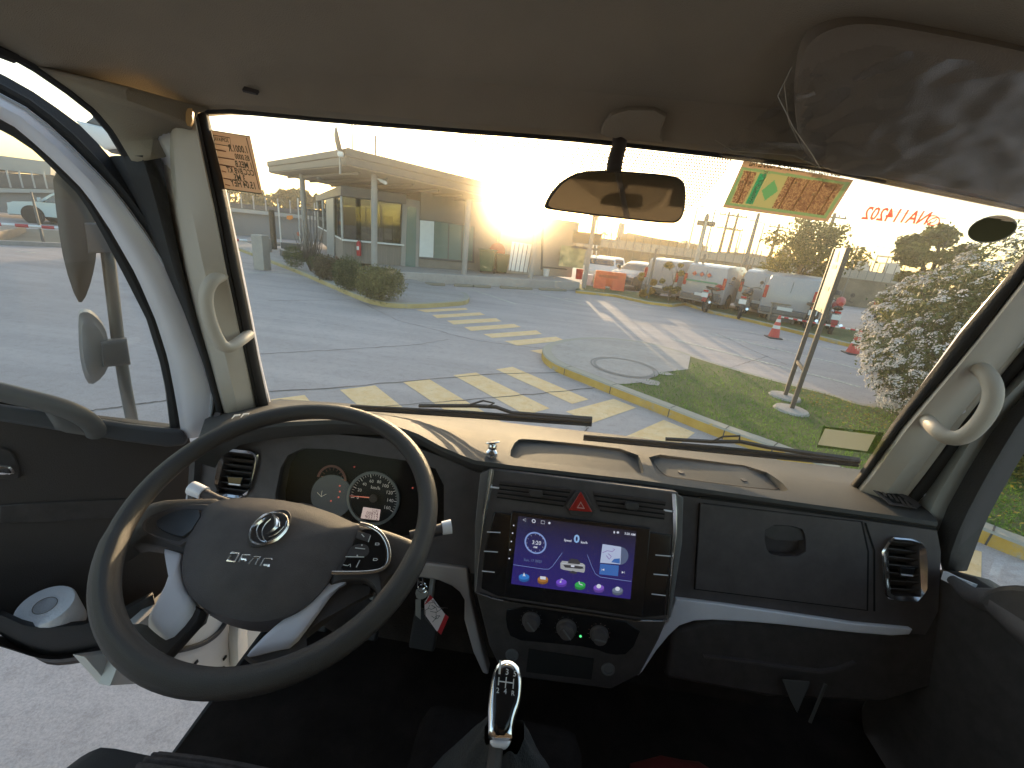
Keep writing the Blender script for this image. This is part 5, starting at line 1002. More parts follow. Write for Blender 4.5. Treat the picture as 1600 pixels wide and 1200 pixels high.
m = MB(); tp = [VS.p(p, .036) for p in [(1117, 219), (1145, 236), (1241, 243), (1281, 262)]]; m.tube(tp, .0007, 4); m.tube([VS.p(p, .05) for p in [(1237, 105), (1215, 150), (1240, 200), (1268, 240), (1281, 262)]], .0006, 4); m.tube([VS.p(p, .046) for p in [(1225, 130), (1232, 190), (1254, 234)]], .0006, 4); m.build('folded_edge', M('film_edge', (.55, .48, .36), .25, spec=.8), wo)
# ---- interior mirror
mc = Y((962, 305), .70); MR = Fr(mc, (-.02, -1, -.105)); z7 = zm(800, 160, 3.75)
mpx = z7((185, 600), (230, 520), (300, 450), (400, 402), (560, 396), (800, 412), (950, 428), (1005, 455), (1025, 510), (1015, 640), (990, 695), (940, 714), (700, 690), (450, 660), (230, 632), (190, 622))
m = MB(); pillow(m, MR, mpx, -.035, .0, .001, .03, 1); im = m.build('rear_view_mirror', BLK2, T)
MIR = M('mirror_glass', (.85, .84, .80), .015, 1.0)
gpx = z7((205, 600), (250, 528), (310, 462), (405, 415), (560, 408), (800, 424), (945, 440), (992, 464), (1011, 512), (1002, 636), (980, 683), (935, 702), (700, 678), (450, 648), (240, 622))
m = MB(); plate(m, MR, gpx, .001, .0035, 1); m.build('mirror_glass', MIR, im, smooth=False)
m = MB(); s0 = W.p((968, 214), .01); m.tube(chaikin([s0, s0 + V((0, -.03, -.02)), MR.p((961, 250), -.03), MR.p((958, 275), -.035)], 2, False), .012, 10); m.build('stem', BLK2, im)
# ================================================================== DASHBOARD
FF = Fr((0, .945, 1.62), (0, -1, .35)); KK = Fr((0, .895, 1.62), (0, -1, .42))
far_ = resamp([Z(p, 1.588) for p in [(320, 655), (345, 643), (420, 632), (540, 640), (640, 650), (720, 660), (800, 672), (1000, 694), (1240, 733), (1352, 746), (1400, 752)]], 60)
lpx = [(305, 712), (318, 690), (350, 672), (420, 661), (520, 656), (600, 660), (650, 676), (690, 698), (740, 719), (800, 727), (1000, 750), (1240, 784), (1400, 806), (1466, 816)]
lz = [1.59, 1.62, 1.655, 1.675, 1.68, 1.68, 1.67, 1.65, 1.628, 1.622, 1.62, 1.62, 1.62, 1.62]
lip = resamp([Z(p, z) for p, z in zip(lpx, lz)], 60)
secs = []
for a, b_ in zip(far_, lip):
    secs.append([a + V((0, .06, -.005)), a, a * .5 + b_ * .5 + V((0, 0, .006)), a * .12 + b_ * .88 + V((0, 0, .003)), b_, b_ + V((0, -.003, -.009)), b_ + V((0, .004, -.020)), b_ + V((0, .05, -.062)), a + V((0, .06, -.075))])
m = MB(); m.loft(secs, True, True); dash = m.build('dashboard', DASHT, T); dash['label'] = 'wide grey black dashboard under the windscreen'
def zprism(px, z0, z1, zz, sm=1): # vertical prism above the dash top
    P = [Z(p, zz) for p in (chaikin(px, sm) if sm else px)]; m = MB(); m.prism([V((p[0], p[1], z0)) for p in P], (0, 0, z1 - z0)); return m
c1_ = zprism([(795, 709), (808, 678), (822, 675), (900, 681), (996, 693), (1008, 734), (1003, 739), (900, 728), (805, 716)], 1.592, 1.75, 1.622)
c2_ = zprism([(1012, 697), (1100, 707), (1190, 717), (1236, 761), (1224, 766), (1120, 755), (1034, 743), (1026, 737)], 1.592, 1.75, 1.622)
cut(dash, [c1_, c2_])
m = MB()
for p in ((1064, 738), (1162, 750)): m.lathe([(.005, 0), (.008, 0), (.008, .0015), (.005, .0015)], Z(p, 1.592), (0, 0, 1), 14)
P = [Z(p, 1.5925) for p in chaikin([(1014, 710), (1020, 705), (1180, 728), (1222, 760), (1205, 766), (1060, 747), (1035, 742)], 1)]; strip(m, P + [P[0]], .0018, (0, 0, 1), .0008); m.build('tray_lid', BLK2, dash)
# front face
fpx = [(300, 712), (325, 694), (400, 684), (520, 678), (620, 688), (690, 714), (745, 738), (1000, 766), (1240, 798), (1400, 820), (1464, 829), (1470, 862), (1466, 955), (1446, 992), (1300, 978), (1045, 943), (900, 925), (745, 897), (640, 882), (300, 812)]
m = MB(); plate(m, FF, fpx, -.09, 0); face = m.build('dash_face', BLK2, dash)
zc2 = zm(440, 690, 6.154); zv = zm(300, 680, 10); z5b = zm(1060, 720, 2.963); z4 = zm(680, 660, 3.53)
clus = zc2((-60, 500), (-10, 250), (60, 130), (200, 65), (500, 75), (900, 140), (1250, 190), (1480, 260), (1560, 420), (1560, 900), (900, 1000), (-60, 800))
vR = [(1387, 843), (1436, 850), (1440, 933), (1392, 931)]; vL = [(353, 705), (398, 710), (386, 776), (337, 770)]
cs_ = []
for q, d in ((clus, .055), (vR, .05), (vL, .05), (chaikin([(1193, 818), (1249, 821), (1257, 838), (1256, 868), (1205, 868), (1192, 852)], 1), .022)):
    cs_.append(cutter(FF, q, d))
cut(face, cs_)
# recess under the dash lip seam and glovebox
JG = M('seam_black', (.006, .006, .006), .9)
gb_px = [(1095, 787), (1345, 816), (1355, 862), (1354, 953), (1087, 920), (1091, 855)]
def grow(px, d): c = sum(V(p, float) for p in px) / len(px); return [tuple(V(p) + (V(p) - c) / np.linalg.norm(V(p) - c) * d) for p in px]
gl_ = MB(); plate(gl_, FF, grow(gb_px, 3.0), 0, .0012, 0); gbx = gl_.build('glovebox_seam', JG, dash)
m = MB(); plate(m, FF, gb_px, .0, .007, 0); gdoor = m.build('glovebox_door', BLK2, dash)
gh_px = [(1193, 818), (1249, 821), (1257, 838), (1256, 868), (1205, 868), (1192, 852)]
cut(gdoor, [cutter(FF, gh_px, .04, .05, 1)]); gbx.modifiers.clear(); cut(gbx, [cutter(FF, gh_px, .04, .05, 1)])
m = MB(); plate(m, FF, [(1195, 820), (1249, 823), (1256, 838), (1256, 846), (1194, 842)], -.012, .002, 1); m.build('glovebox_handle', BLK, dash)
m = MB(); P = [FF.p(p, .0005) for p in ((1352, 817), (1366, 860), (1366, 955))]; strip(m, P, .004, FF.n, .0006); P = [FF.p(p, .0005) for p in ((1095, 777), (1240, 796), (1360, 811), (1462, 826))]; strip(m, P, .006, FF.n, .0008); m.build('panel_seam', JG, dash)
# vents
def vent(outer, inner, ns, par, knobpx, nm):
    m = MB(); O_ = byangle(chaikin(outer, 1), 36); I_ = byangle(inner, 36); O_.append(O_[0]); I_.append(I_[0]); n_ = len(O_)
    a = [FF.p(q, 0) for q in O_]; b_ = [FF.p(q, .008) for q in O_]; ce = sum(b_) / n_; b2_ = [ce + (q - ce) * .96 + FF.n * .003 for q in b_]; c = [FF.p(q, .006) for q in I_]; d = [FF.p(q, -.03) for q in I_]
    m.loft([a, b_, b2_, c, d], True); v = m.build(nm, CHR, par)
    m = MB(); tl, tr_, br, bl = [V(q, float) for q in inner]
    for k in range(ns):
        t0 = (k + .15) / ns; t1 = (k + .62) / ns; P = [tl + (bl - tl) * t0, tr_ + (br - tr_) * t0, tr_ + (br - tr_) * t1, tl + (bl - tl) * t1]
        m.add([FF.p(P[0], -.004), FF.p(P[1], -.004), FF.p(P[2], -.028), FF.p(P[3], -.028)], [(0, 1, 2, 3)])
    m.build('slats', BLK, v, solid=.0025, smooth=False); m = MB(); plate(m, FF, inner, -.045, -.04); m.build('duct', JG, v, smooth=False)
    m = MB(); kx, ky = knobpx; plate(m, FF, [(kx - 11, ky - 9), (kx + 13, ky - 8), (kx + 9, ky + 5), (kx - 9, ky + 3)], -.006, .003); m.build('thumb_tab', GLOS, v, bevel=.001); m = MB(); plate(m, FF, [(kx - 9, ky + 1), (kx + 9, ky + 3), (kx + 9, ky + 5), (kx - 9, ky + 3)], .003, .005); m.build('tab_edge', SIL, v)
vent([(1377, 838), (1441, 843), (1450, 864), (1448, 942), (1391, 939), (1381, 928)], vR, 7, dash, (1418, 896), 'air_vent')
vent([(346, 698), (402, 704), (405, 716), (387, 782), (330, 774)], vL, 7, dash, (366, 754), 'air_vent')
# vent grille on the right dash corner
m = MB(); P = [Z(p, 1.6245) for p in [(1357, 761), (1366, 757), (1398, 762), (1440, 790), (1432, 795), (1390, 789)]]; m.prism(P, (0, 0, .003)); m.build('demister_surround', BLK2, dash, bevel=.001)
m = MB(); P = [Z(p, 1.628) for p in [(1365, 763), (1395, 767), (1426, 789), (1396, 786)]]; m.prism(P, (0, 0, .001)); m.build('demister_opening', JG, dash)
m = MB()
for k in range(5): x = 1374 + k * 9.5; y = 764 + k * 4.2; P = [Z(p, 1.6295) for p in [(x, y), (x + 3, y + .6), (x + 12, y + 12), (x + 8, y + 11)]]; m.prism(P, (0, 0, .002))
m.build('demister_fins', BLK2, dash)
# left dash corner grille
m = MB()
for k in range(2): P = [Z(p, 1.655) for p in [(362 + k * 14, 655 - k * 2), (366 + k * 14, 649 - k * 2), (376 + k * 14, 648 - k * 2), (374 + k * 14, 650 - k * 2), (367 + k * 14, 651 - k * 2)]]; m.prism(P, (0, 0, .002))
m.build('corner_marks', WPL, dash, smooth=False)
# ---- instrument cluster
CL = FF.shift(-.045); m = MB(); plate(m, CL, clus, -.006, .0); ic = m.build('instrument_cluster', M('cluster_black', (.012, .010, .010), .7, spec=.12), T)
def ring(mb, fr, c, r0, r1, h0, h1, n=48, a0=0, a1=2 * pi):
    C = fr.p(c, 0); an = np.linspace(a0, a1, n); f = lambda r, h: [C + fr.u * r * cos(a) + fr.v * r * sin(a) + fr.n * h for a in an]; mb.loft([f(r0, h0), f(r0, h1), f(r1, h1), f(r1, h0)])
sc = (584.6, 777.7); PXM = np.linalg.norm(CL.p((600, 777)) - CL.p((584.6, 777))) / 15.4
m = MB(); ring(m, CL, sc, 0, 39 * PXM, .001, .003); m.build('speedometer', M('dial_face', (.022, .024, .026), .7, spec=.12), ic)
m = MB(); ring(m, CL, sc, 37 * PXM, 41 * PXM, .001, .009); m.build('speedometer_ring', M('dial_ring', (.13, .14, .15), .35, .3), ic)
DW = M('dial_white', (.55, .53, .5), .5, emit=(.9, .85, .8), es=.05); m = MB(); Cc = CL.p(sc, .0035)
for k in range(33):
    a = rad(188 - k * 6.75); r0 = (33 if k % 4 else 31) * PXM; r1 = 36.5 * PXM; d = CL.u * cos(a) + CL.v * sin(a); s = np.cross(CL.n, d) * (.0004 if k % 4 else .0008); m.add([Cc + d * r0 - s, Cc + d * r1 - s, Cc + d * r1 + s, Cc + d * r0 + s], [(0, 1, 2, 3)])
for k, tx in enumerate(('0', '20', '40', '60', '80', '100', '120', '140', '160')):
    a = rad(188 - k * 27); w = .5 * len(tx) * 3.1 * PXM; P = Cc + (CL.u * cos(a) + CL.v * sin(a)) * 25.5 * PXM - CL.v * 2.2 * PXM; text_mb(m, tx, P - CL.u * w, P + CL.u * w, CL.n)
text_mb(m, 'km/h', Cc + CL.v * 13 * PXM - CL.u * 7 * PXM, Cc + CL.v * 13 * PXM + CL.u * 7 * PXM, CL.n)
m.build('speed_numbers', DW, ic, smooth=False)
m = MB(); a = CL.p((545, 774.5), .006); b_ = CL.p((584, 778), .006); strip(m, [b_, a], [.003, .001], CL.n, .001); m.build('needle', M('needle_red', (.7, .2, .12), .4, emit=(1, .3, .2), es=.12), ic); m = MB(); ring(m, CL, sc, 0, 6 * PXM, .004, .009, 20); m.build('needle_hub', BLK, ic)
m = MB(); plate(m, CL, zc2((785, 630), (950, 655), (935, 758), (760, 738)), .003, .0045); m.build('lcd', M('lcd_pale', (.35, .28, .25), .4, emit=(.55, .42, .38), es=.22), ic)
m = MB()
for tx, a, b_ in (('12:42', (870, 672), (930, 680)), ('00874', (815, 700), (925, 716)), ('90312', (800, 738), (925, 754))): q = zc2(a, b_); text_mb(m, tx, CL.p(q[0], .005), CL.p(q[1], .005), CL.n)
m.build('lcd_digits', M('lcd_ink', (.12, .04, .05), .5), ic, smooth=False)
tcn = (519, 775); m = MB(); ring(m, CL, tcn, 0, 33 * PXM, .001, .003); m.build('tachometer', M('dial_sky_reflection', (.06, .075, .11), .25), ic)  # sky reflection on the cluster put into the dial's blue-grey colour
m = MB(); ring(m, CL, (519, 750), 20 * PXM, 23.5 * PXM, .003, .0042, 24, .1, pi - .1); Cc = CL.p((519, 750), .0045)
for k in range(9): a = rad(170 - k * 20); d = CL.u * cos(a) + CL.v * sin(a); s = np.cross(CL.n, d) * .0006; m.add([Cc + d * 15 * PXM - s, Cc + d * 19 * PXM - s, Cc + d * 19 * PXM + s, Cc + d * 15 * PXM + s], [(0, 1, 2, 3)])
m.build('rev_scale', M('dial_red', (.22, .07, .05), .5), ic, smooth=False)
m = MB(); Cc = CL.p((502, 776), .0045)
for a in (.6, 1.57, 2.5): d = CL.u * cos(a) + CL.v * sin(a); strip(m, [Cc, Cc + d * 9 * PXM], .0009, CL.n, .0003)
m.build('rev_needle', DW, ic, smooth=False); m = MB()
for q in zc2((560, 425), (560, 480), (548, 535), (475, 570), (1260, 445), (700, 243)): C = CL.p(q, .003); m.lathe([(0, 0), (.0022, 0), (.0022, .001), (0, .001)], C, CL.n, 10)
m.build('warning_lamp', M('warn_lamp', (.4, .06, .06), .4, emit=(.9, .15, .1), es=.15), ic)
m = MB(); plate(m, FF, clus, -.012, -.0105); m.build('cluster_lens', MG('cluster_lens', (.9, .9, .9), .0, .0, fk=.10), ic, smooth=False)
# ---- centre console
kpx = [(764, 731), (1060, 769), (1060, 800), (1052, 870), (1042, 972), (1005, 972), (776, 940), (742, 928), (748, 850), (757, 780)]
m = MB(); plate(m, KK, kpx, -.07, 0); con = m.build('centre_console', BLK2, T, bevel=.004)
m = MB(); plate(m, KK, [(750, 740), (766, 733), (757, 790), (744, 926), (741, 926), (742, 820)], -.05, -.001); m.build('console_cheek', GREY, con, bevel=.002); m = MB(); plate(m, KK, [(1057, 771), (1068, 778), (1066, 850), (1048, 965), (1043, 968), (1053, 870)], -.05, -.001); m.build('console_cheek', GREY, con, bevel=.002)
m = MB(); plate(m, KK, [(772, 800), (1050, 836), (1038, 962), (1005, 966), (778, 932), (752, 920), (757, 860)], 0, .004); m.build('console_fascia', GLOS, con, bevel=.002)
# console vents: slats and opening
def zk(px, h=0): return KK.p(px, h)
for nm, quad, kn in (('console_vent', [(781, 752), (893, 764), (880, 792), (776, 778)], (837, 772)), ('console_vent', [(926, 768), (1040, 783), (1038, 812), (938, 799)], (988, 792))):
    m = MB(); plate(m, KK, quad, 0, .0015); v = m.build(nm, JG, con, smooth=False); m = MB(); tl, tr_, br, bl = [V(q, float) for q in quad]
    for k in range(4):
        t0 = (k + .1) / 4; t1 = (k + .66) / 4; P = [tl + (bl - tl) * t0, tr_ + (br - tr_) * t0, tr_ + (br - tr_) * t1, tl + (bl - tl) * t1]; m.add([zk(P[0], .007), zk(P[1], .007), zk(P[2], .002), zk(P[3], .002)], [(0, 1, 2, 3)])
    m.build('slats', BLK2, v, solid=.0012, smooth=False); m = MB(); kx, ky = kn; plate(m, KK, [(kx - 10, ky - 7), (kx + 10, ky - 4.5), (kx + 11, ky + 3), (kx + 7, ky + 6), (kx - 8, ky + 4), (kx - 11, ky + 1)], .004, .014, 0); m.build('thumb_tab', BLK, v, bevel=.0015)
m = MB(); plate(m, KK, [(907, 755), (938, 812), (876, 803)], 0, .006, 1); m.build('hazard_surround', BLK, con, bevel=.002)
m = MB(); plate(m, KK, [(907.5, 768), (926, 800.5), (888.5, 797.5)], .005, .010, 0); hz = m.build('hazard_button', M('hazard_red', (.42, .015, .015), .25, coat=.4), con, bevel=.0015)
m = MB()
for s, h in ((6.5, .0105),):
    c = V((907.5, 790.)); tri = [c + V((0, -s)), c + V((s, s * .8)), c + V((-s, s * .6))]; t2 = [c + (q - c) * .62 for q in tri]; m.loft([[KK.p(q, h) for q in tri], [KK.p(q, h) for q in t2]], True)
m.build('hazard_symbol', M('symbol_pink', (.7, .35, .35), .4), hz, smooth=False)
def kstrip(pxs, ws, h, hh, mat, nm, par=con, fr=KK): m = MB(); (ridge if mat is CHR else strip)(m, [fr.p(p, h) for p in pxs], ws, fr.n, hh); return m.build(nm, mat, par, bevel=.0008)
kstrip([(769, 733), (764, 765), (758, 795), (753, 835), (748, 880), (744, 926)], [.012, .013, .012, .006, .0045, .0045], .003, .006, CHR, 'chrome_strip')
kstrip([(1054, 771), (1056, 800), (1056, 830), (1051, 870), (1046, 915), (1041, 969)], [.012, .013, .012, .006, .0045, .0045], .003, .006, CHR, 'chrome_strip')
kstrip([(744, 925), (776, 936), (840, 946), (907, 956), (992, 969), (1041, 969.5)], .0055, .003, .006, CHR, 'chrome_strip')
for i, (a, b_) in enumerate([((761, 831), (782, 832)), ((756, 861), (778, 862.5)), ((753, 892), (773, 894)), ((1024, 867), (1048, 869)), ((1021, 897), (1044, 899)), ((1018, 928), (1040, 930.5)), ((767, 761), (780, 762.5)), ((1037, 797), (1050, 799))]): kstrip([a, b_], .0022 if i < 6 else .004, .0045, .002, SIL, 'button_line')
# screen
m = MB(); plate(m, KK, [(799, 799), (1017, 826), (1004, 963), (788, 931)], .002, .010); scr = m.build('touch_screen', GLOS, T, bevel=.002)
SF = KK.shift(.0104); zp = zm(790, 790, 6.667); SD = unit(SF.p((995, 830)) - SF.p((809, 806)))
def em(name, c, s=1.0): return M(name, (0, 0, 0), .25, emit=c, es=s)
LCD = bpy.data.materials.new('screen_picture'); LCD.use_nodes = True; t = LCD.node_tree; bs = t.nodes['Principled BSDF']; bs.inputs['Base Color'].default_value = (.01, .01, .012, 1); bs.inputs['Roughness'].default_value = .14
g_ = t.nodes.new('ShaderNodeTexCoord'); s_ = t.nodes.new('ShaderNodeSeparateXYZ'); t.links.new(g_.outputs['Object'], s_.inputs[0]); r_ = t.nodes.new('ShaderNodeMapRange'); zt_, zb2 = SF.p((900, 818))[2], SF.p((890, 925))[2]; r_.inputs['From Min'].default_value = zb2; r_.inputs['From Max'].default_value = zt_; t.links.new(s_.outputs['Z'], r_.inputs[0])
cr = t.nodes.new('ShaderNodeValToRGB'); cr.color_ramp.elements[0].color = (.028, .018, .16, 1); cr.color_ramp.elements[1].color = (.016, .015, .028, 1); e_ = cr.color_ramp.elements.new(.55); e_.color = (.022, .020, .11, 1); t.links.new(r_.outputs[0], cr.inputs[0]); t.links.new(cr.outputs[0], bs.inputs['Emission Color']); bs.inputs['Emission Strength'].default_value = .20
m = MB(); m.add([SF.p(q) for q in zp((132, 106), (1365, 268), (1300, 975), (57, 815))], [(0, 1, 2, 3)]); m.build('display', LCD, scr, smooth=False)
ES = .16
EW = em('screen_white', (.8, .85, 1.0), ES); EB = em('screen_blue', (.2, .35, .9), ES); EL = em('screen_light_blue', (.35, .5, 1.0), ES * .8)
def zstrip(mb, pts, w, h=.0004): strip(mb, [SF.p(q, h) for q in zp(*pts)], w, SF.n, .0002)
def ztext(mb, s, a, b_, h=.0005, hs=1.0, bold=0.0): q = zp(a, b_); text_mb(mb, s, SF.p(q[0], h), SF.p(q[1], h), SF.n, hs=hs, bold=bold)
def zpoly(mb, pts, h=.0004): mb.add([SF.p(q, h) for q in zp(*pts)], [tuple(range(len(pts)))])
def zell(mb, c, rx, ry, h, n=28): zpoly(mb, [(c[0] + rx * cos(a), c[1] + ry * sin(a)) for a in np.linspace(0, 2 * pi, n, endpoint=False)], h)
def zring(mb, c, r0, r1, h, n=36):
    mb.loft([[SF.p(q, h) for q in zp(*[(c[0] + r * cos(a), c[1] + r * sin(a) + 0.13 * r * cos(a)) for a in np.linspace(0, 2 * pi, n, endpoint=False)])] for r in (r0, r1)], True)
m = MB(); zring(m, (311, 389), 98, 114, .0004); m.build('clock_ring', EL, scr, smooth=False); m = MB()
for k in range(12): a = k * pi / 6; zstrip(m, [(311 + 84 * cos(a), 389 + 84 * sin(a)), (311 + 92 * cos(a), 389 + 92 * sin(a))], .0009)
ztext(m, '3:20', (275, 400), (368, 412), bold=.01); ztext(m, 'AM', (286, 440), (328, 446), bold=.02); m.build('clock_digits', EW, scr, smooth=False)
m = MB(); ztext(m, 'Sun, 17 2023', (190, 575), (374, 596)); m.build('date_text', em('screen_dim_blue', (.3, .45, .8), ES * .6), scr, smooth=False)
m = MB(); ztext(m, '0', (708, 382), (768, 388), hs=.95, bold=.03); m.build('speed_digit', em('speed_blue', (.35, .6, 1.0), ES), scr, smooth=False)
m = MB(); ztext(m, 'Speed', (607, 368), (684, 378), bold=.02); ztext(m, 'km/h', (784, 392), (852, 400), bold=.02); ztext(m, '3:20 AM', (1238, 300), (1350, 316), bold=.02)
zell(m, (1132, 278), 8, 14, .0004); zell(m, (1170, 280), 13, 12, .0004); zell(m, (456, 182), 12, 12, .0004); zring(m, (293, 161), 12, 20, .0004)
zstrip(m, [(180, 148), (212, 134), (210, 166), (180, 148)], .0007); zstrip(m, [(371, 157), (408, 161), (405, 191), (369, 187), (371, 157)], .0007); m.build('status_icons', EW, scr, smooth=False)
m = MB(); zstrip(m, [(80, 615), (250, 640), (400, 662), (450, 662), (490, 630), (590, 492)], .0008); m.build('frame_line', EL, scr, smooth=False); m = MB(); zstrip(m, [(850, 510), (900, 640), (935, 710), (990, 745), (1310, 790)], .0008); m.build('frame_line', EL, scr, smooth=False)
m = MB(); zpoly(m, [(1010, 400), (1205, 430), (1195, 612), (985, 595)], .0005); m.build('album_sleeve', em('album_pale', (.55, .65, .9), ES), scr, smooth=False)
m = MB(); zell(m, (1195, 523), 84, 92, .0003); m.build('album_disc', em('album_dark', (.12, .16, .28), ES), scr, smooth=False); m = MB(); zstrip(m, [(1010, 490), (1060, 470), (1110, 480), (1140, 455), (1115, 450)], .0012, .0007); zstrip(m, [(1050, 520), (1080, 560), (1100, 530), (1070, 500)], .0016, .0007); m.build('album_swirl', em('album_purple', (.3, .15, .5), ES), scr, smooth=False)
m = MB(); zpoly(m, [(1100, 590), (1130, 555), (1190, 550), (1190, 605)], .0006); zpoly(m, [(985, 605), (1180, 625), (1170, 735), (975, 715)], .0003); m.build('album_blue', em('album_deep_blue', (.06, .18, .55), ES), scr, smooth=False)
m = MB(); zpoly(m, [(1028, 655), (1028, 680), (1005, 668)], .0006); zpoly(m, [(1210, 682), (1210, 708), (1232, 696)], .0006); zstrip(m, [(1002, 655), (1002, 680)], .0006); zstrip(m, [(1238, 684), (1238, 708)], .0006); m.build('track_arrows', EW, scr, smooth=False)
cw = em('car_picture_light', (.45, .47, .5), ES); cd = em('car_picture_dark', (.06, .06, .07), ES)
m = MB(); zpoly(m, [(570, 600), (590, 575), (640, 580), (700, 590), (800, 600), (828, 620), (825, 680), (815, 700), (760, 690), (735, 690), (700, 685), (640, 675), (600, 668), (572, 655)], .0004); m.build('car_picture', cw, scr, smooth=False); m = MB(); zpoly(m, [(655, 572), (685, 550), (750, 560), (780, 590), (770, 612), (650, 600)], .0006); zpoly(m, [(600, 615), (670, 620), (800, 635), (815, 655), (780, 660), (620, 645)], .0006); zpoly(m, [(660, 690), (700, 678), (745, 695), (740, 712), (670, 705)], .0006); m.build('car_picture_shadow', cd, scr, smooth=False); m = MB(); zpoly(m, [(682, 620), (718, 624), (716, 642), (680, 638)], .0008); zstrip(m, [(585, 600), (615, 605), (640, 598)], .0008, .0008); zstrip(m, [(760, 618), (790, 628), (815, 620)], .0008, .0008); m.build('car_picture_plate', EW, scr, smooth=False)
for (x, y), c, g in zip(((192, 755), (388, 780), (581, 810), (776, 838), (971, 868), (1166, 895)), ((.05, .25, .75), (.5, .22, .06), (.22, .10, .75), (.05, .5, .12), (.25, .12, .65), (.2, .25, .35)), 'ATNPRO'):
    m = MB(); zell(m, (x, y + 8), 55, 32, .0003); zpoly(m, [(x - 55, y + 8), (x + 55, y + 14), (x + 55, y - 14), (x - 55, y - 16)], .0003); m.build('app_icon_base', em('icon_rim', tuple(v * .55 for v in c), ES), scr, smooth=False); m = MB(); zell(m, (x, y - 14), 55, 30, .0005); m.build('app_icon', em('icon_top', c, ES), scr, smooth=False)
    m = MB()
    if g == 'A': zpoly(m, [(x, y - 60), (x + 16, y - 15), (x, y - 24), (x - 16, y - 17)], .0007)
    elif g == 'T': zpoly(m, [(x - 28, y - 45), (x + 30, y - 38), (x + 30, y - 8), (x - 28, y - 14)], .0007)
    elif g == 'N': zstrip(m, [(x - 5, y - 12), (x - 2, y - 48), (x + 20, y - 42)], .0011, .0007); zell(m, (x - 9, y - 14), 10, 8, .0007)
    elif g == 'P': zstrip(m, [(x - 12, y - 50), (x - 6, y - 22), (x + 26, y - 10)], .0018, .0007)
    else: zell(m, (x, y - 28), 24, 22, .0007)
    m.build('app_icon_glyph', EW, scr, smooth=False)
m = MB()
for q in ((802.6, 821), (801, 833), (799, 846), (797, 859), (795.6, 872.5)): m.lathe([(0, 0), (.0017, 0), (.0017, .0004), (0, .0004)], SF.p(q, .0002), SF.n, 10)
m.build('touch_key', EW, scr)
# lower console
KL = Fr(KK.p((890, 950), -.006), (0, -1, .22)); m = MB(); plate(m, KL, [(742, 920), (776, 934), (1005, 967), (1044, 967), (1030, 1000), (1000, 1055), (955, 1078), (830, 1062), (786, 1056), (764, 1010)], -.08, 0); lc = m.build('climate_panel', BLK, T, bevel=.006)
m = MB(); plate(m, KL, [(792, 945), (900, 960), (1005, 975), (985, 1022), (955, 1024), (925, 1012), (860, 1005), (800, 1000), (790, 975)], 0, .003, 1); m.build('climate_fascia', GLOS, lc, bevel=.001)
for q, r in (((830, 969), .022), ((885, 981), .024), ((936, 990), .022)):
    C = KL.p(q, .003); m = MB(); m.lathe([(r, 0), (r, .004), (r * .8, .007), (r * .72, .020), (0, .022)], C, KL.n, 26); kb = m.build('climate_knob', BLK2, lc); m = MB(); a = -.8 if q[0] < 920 else -.05; d = KL.u * cos(a) + KL.v * sin(a); strip(m, [C + KL.n * .0225 - d * r * .6, C + KL.n * .0225 + d * r * .6], .003, KL.n, .003); m.build('pointer', GREY, kb)
    m = MB(); C2 = KL.p(q, .0035)
    for k in range(11): a = rad(215 - k * 25); d = KL.u * cos(a) + KL.v * sin(a); s = np.cross(KL.n, d) * .0006; m.add([C2 + d * r * 1.1 - s, C2 + d * r * 1.2 - s, C2 + d * r * 1.2 + s, C2 + d * r * 1.1 + s], [(0, 1, 2, 3)])
    m.build('dial_marks', M('dial_marks_mat', (.4, .25, .22), .5) if q[0] > 900 else GREY, kb, smooth=False)
m = MB(); C = KL.p((907, 994), .0035); m.lathe([(0, 0), (.003, 0), (.003, .001), (0, .001)], C, KL.n, 8); m.build('green_lamp', em('lamp_green', (.1, .8, .25), .35), lc)
m = MB(); plate(m, KL, [(826, 1014), (928, 1030), (924, 1062), (822, 1050)], .001, .003); m.build('storage_slot', JG, lc)
for q in ((800, 1023), (950, 1045)): m = MB(); m.lathe([(.010, 0), (.016, 0), (.016, .003), (.011, .004), (.010, -.01)], KL.p(q, .001), KL.n, 20); m.build('power_socket', GREY, lc)
# silver trim
z7b = zm(1000, 900, 2.667); m = MB(); sp = z7b((150, 95), (350, 120), (600, 155), (900, 200), (1140, 222), (1125, 246), (1050, 250), (900, 238), (750, 222), (600, 205), (450, 192), (300, 184), (225, 188), (165, 208), (120, 250), (70, 310), (10, 400), (-10, 420), (60, 250), (115, 190))
plate(m, FF, sp, -.03, .012); m.build('silver_trim', SIL, dash, bevel=.006, seg=3)
zk8 = zm(620, 880, 8.571); m = MB(); plate(m, FF, zk8((230, 0), (350, -5), (640, 30), (940, 72), (985, 470), (1060, 800), (1160, 1250), (1230, 1500), (1150, 1480), (1020, 1190), (900, 760), (905, 500), (840, 390), (740, 310), (560, 235), (350, 200), (240, 190)), -.03, .012); m.build('silver_trim', M('taupe_trim', (.50, .44, .42), .4, .3), dash, bevel=.005, seg=3)
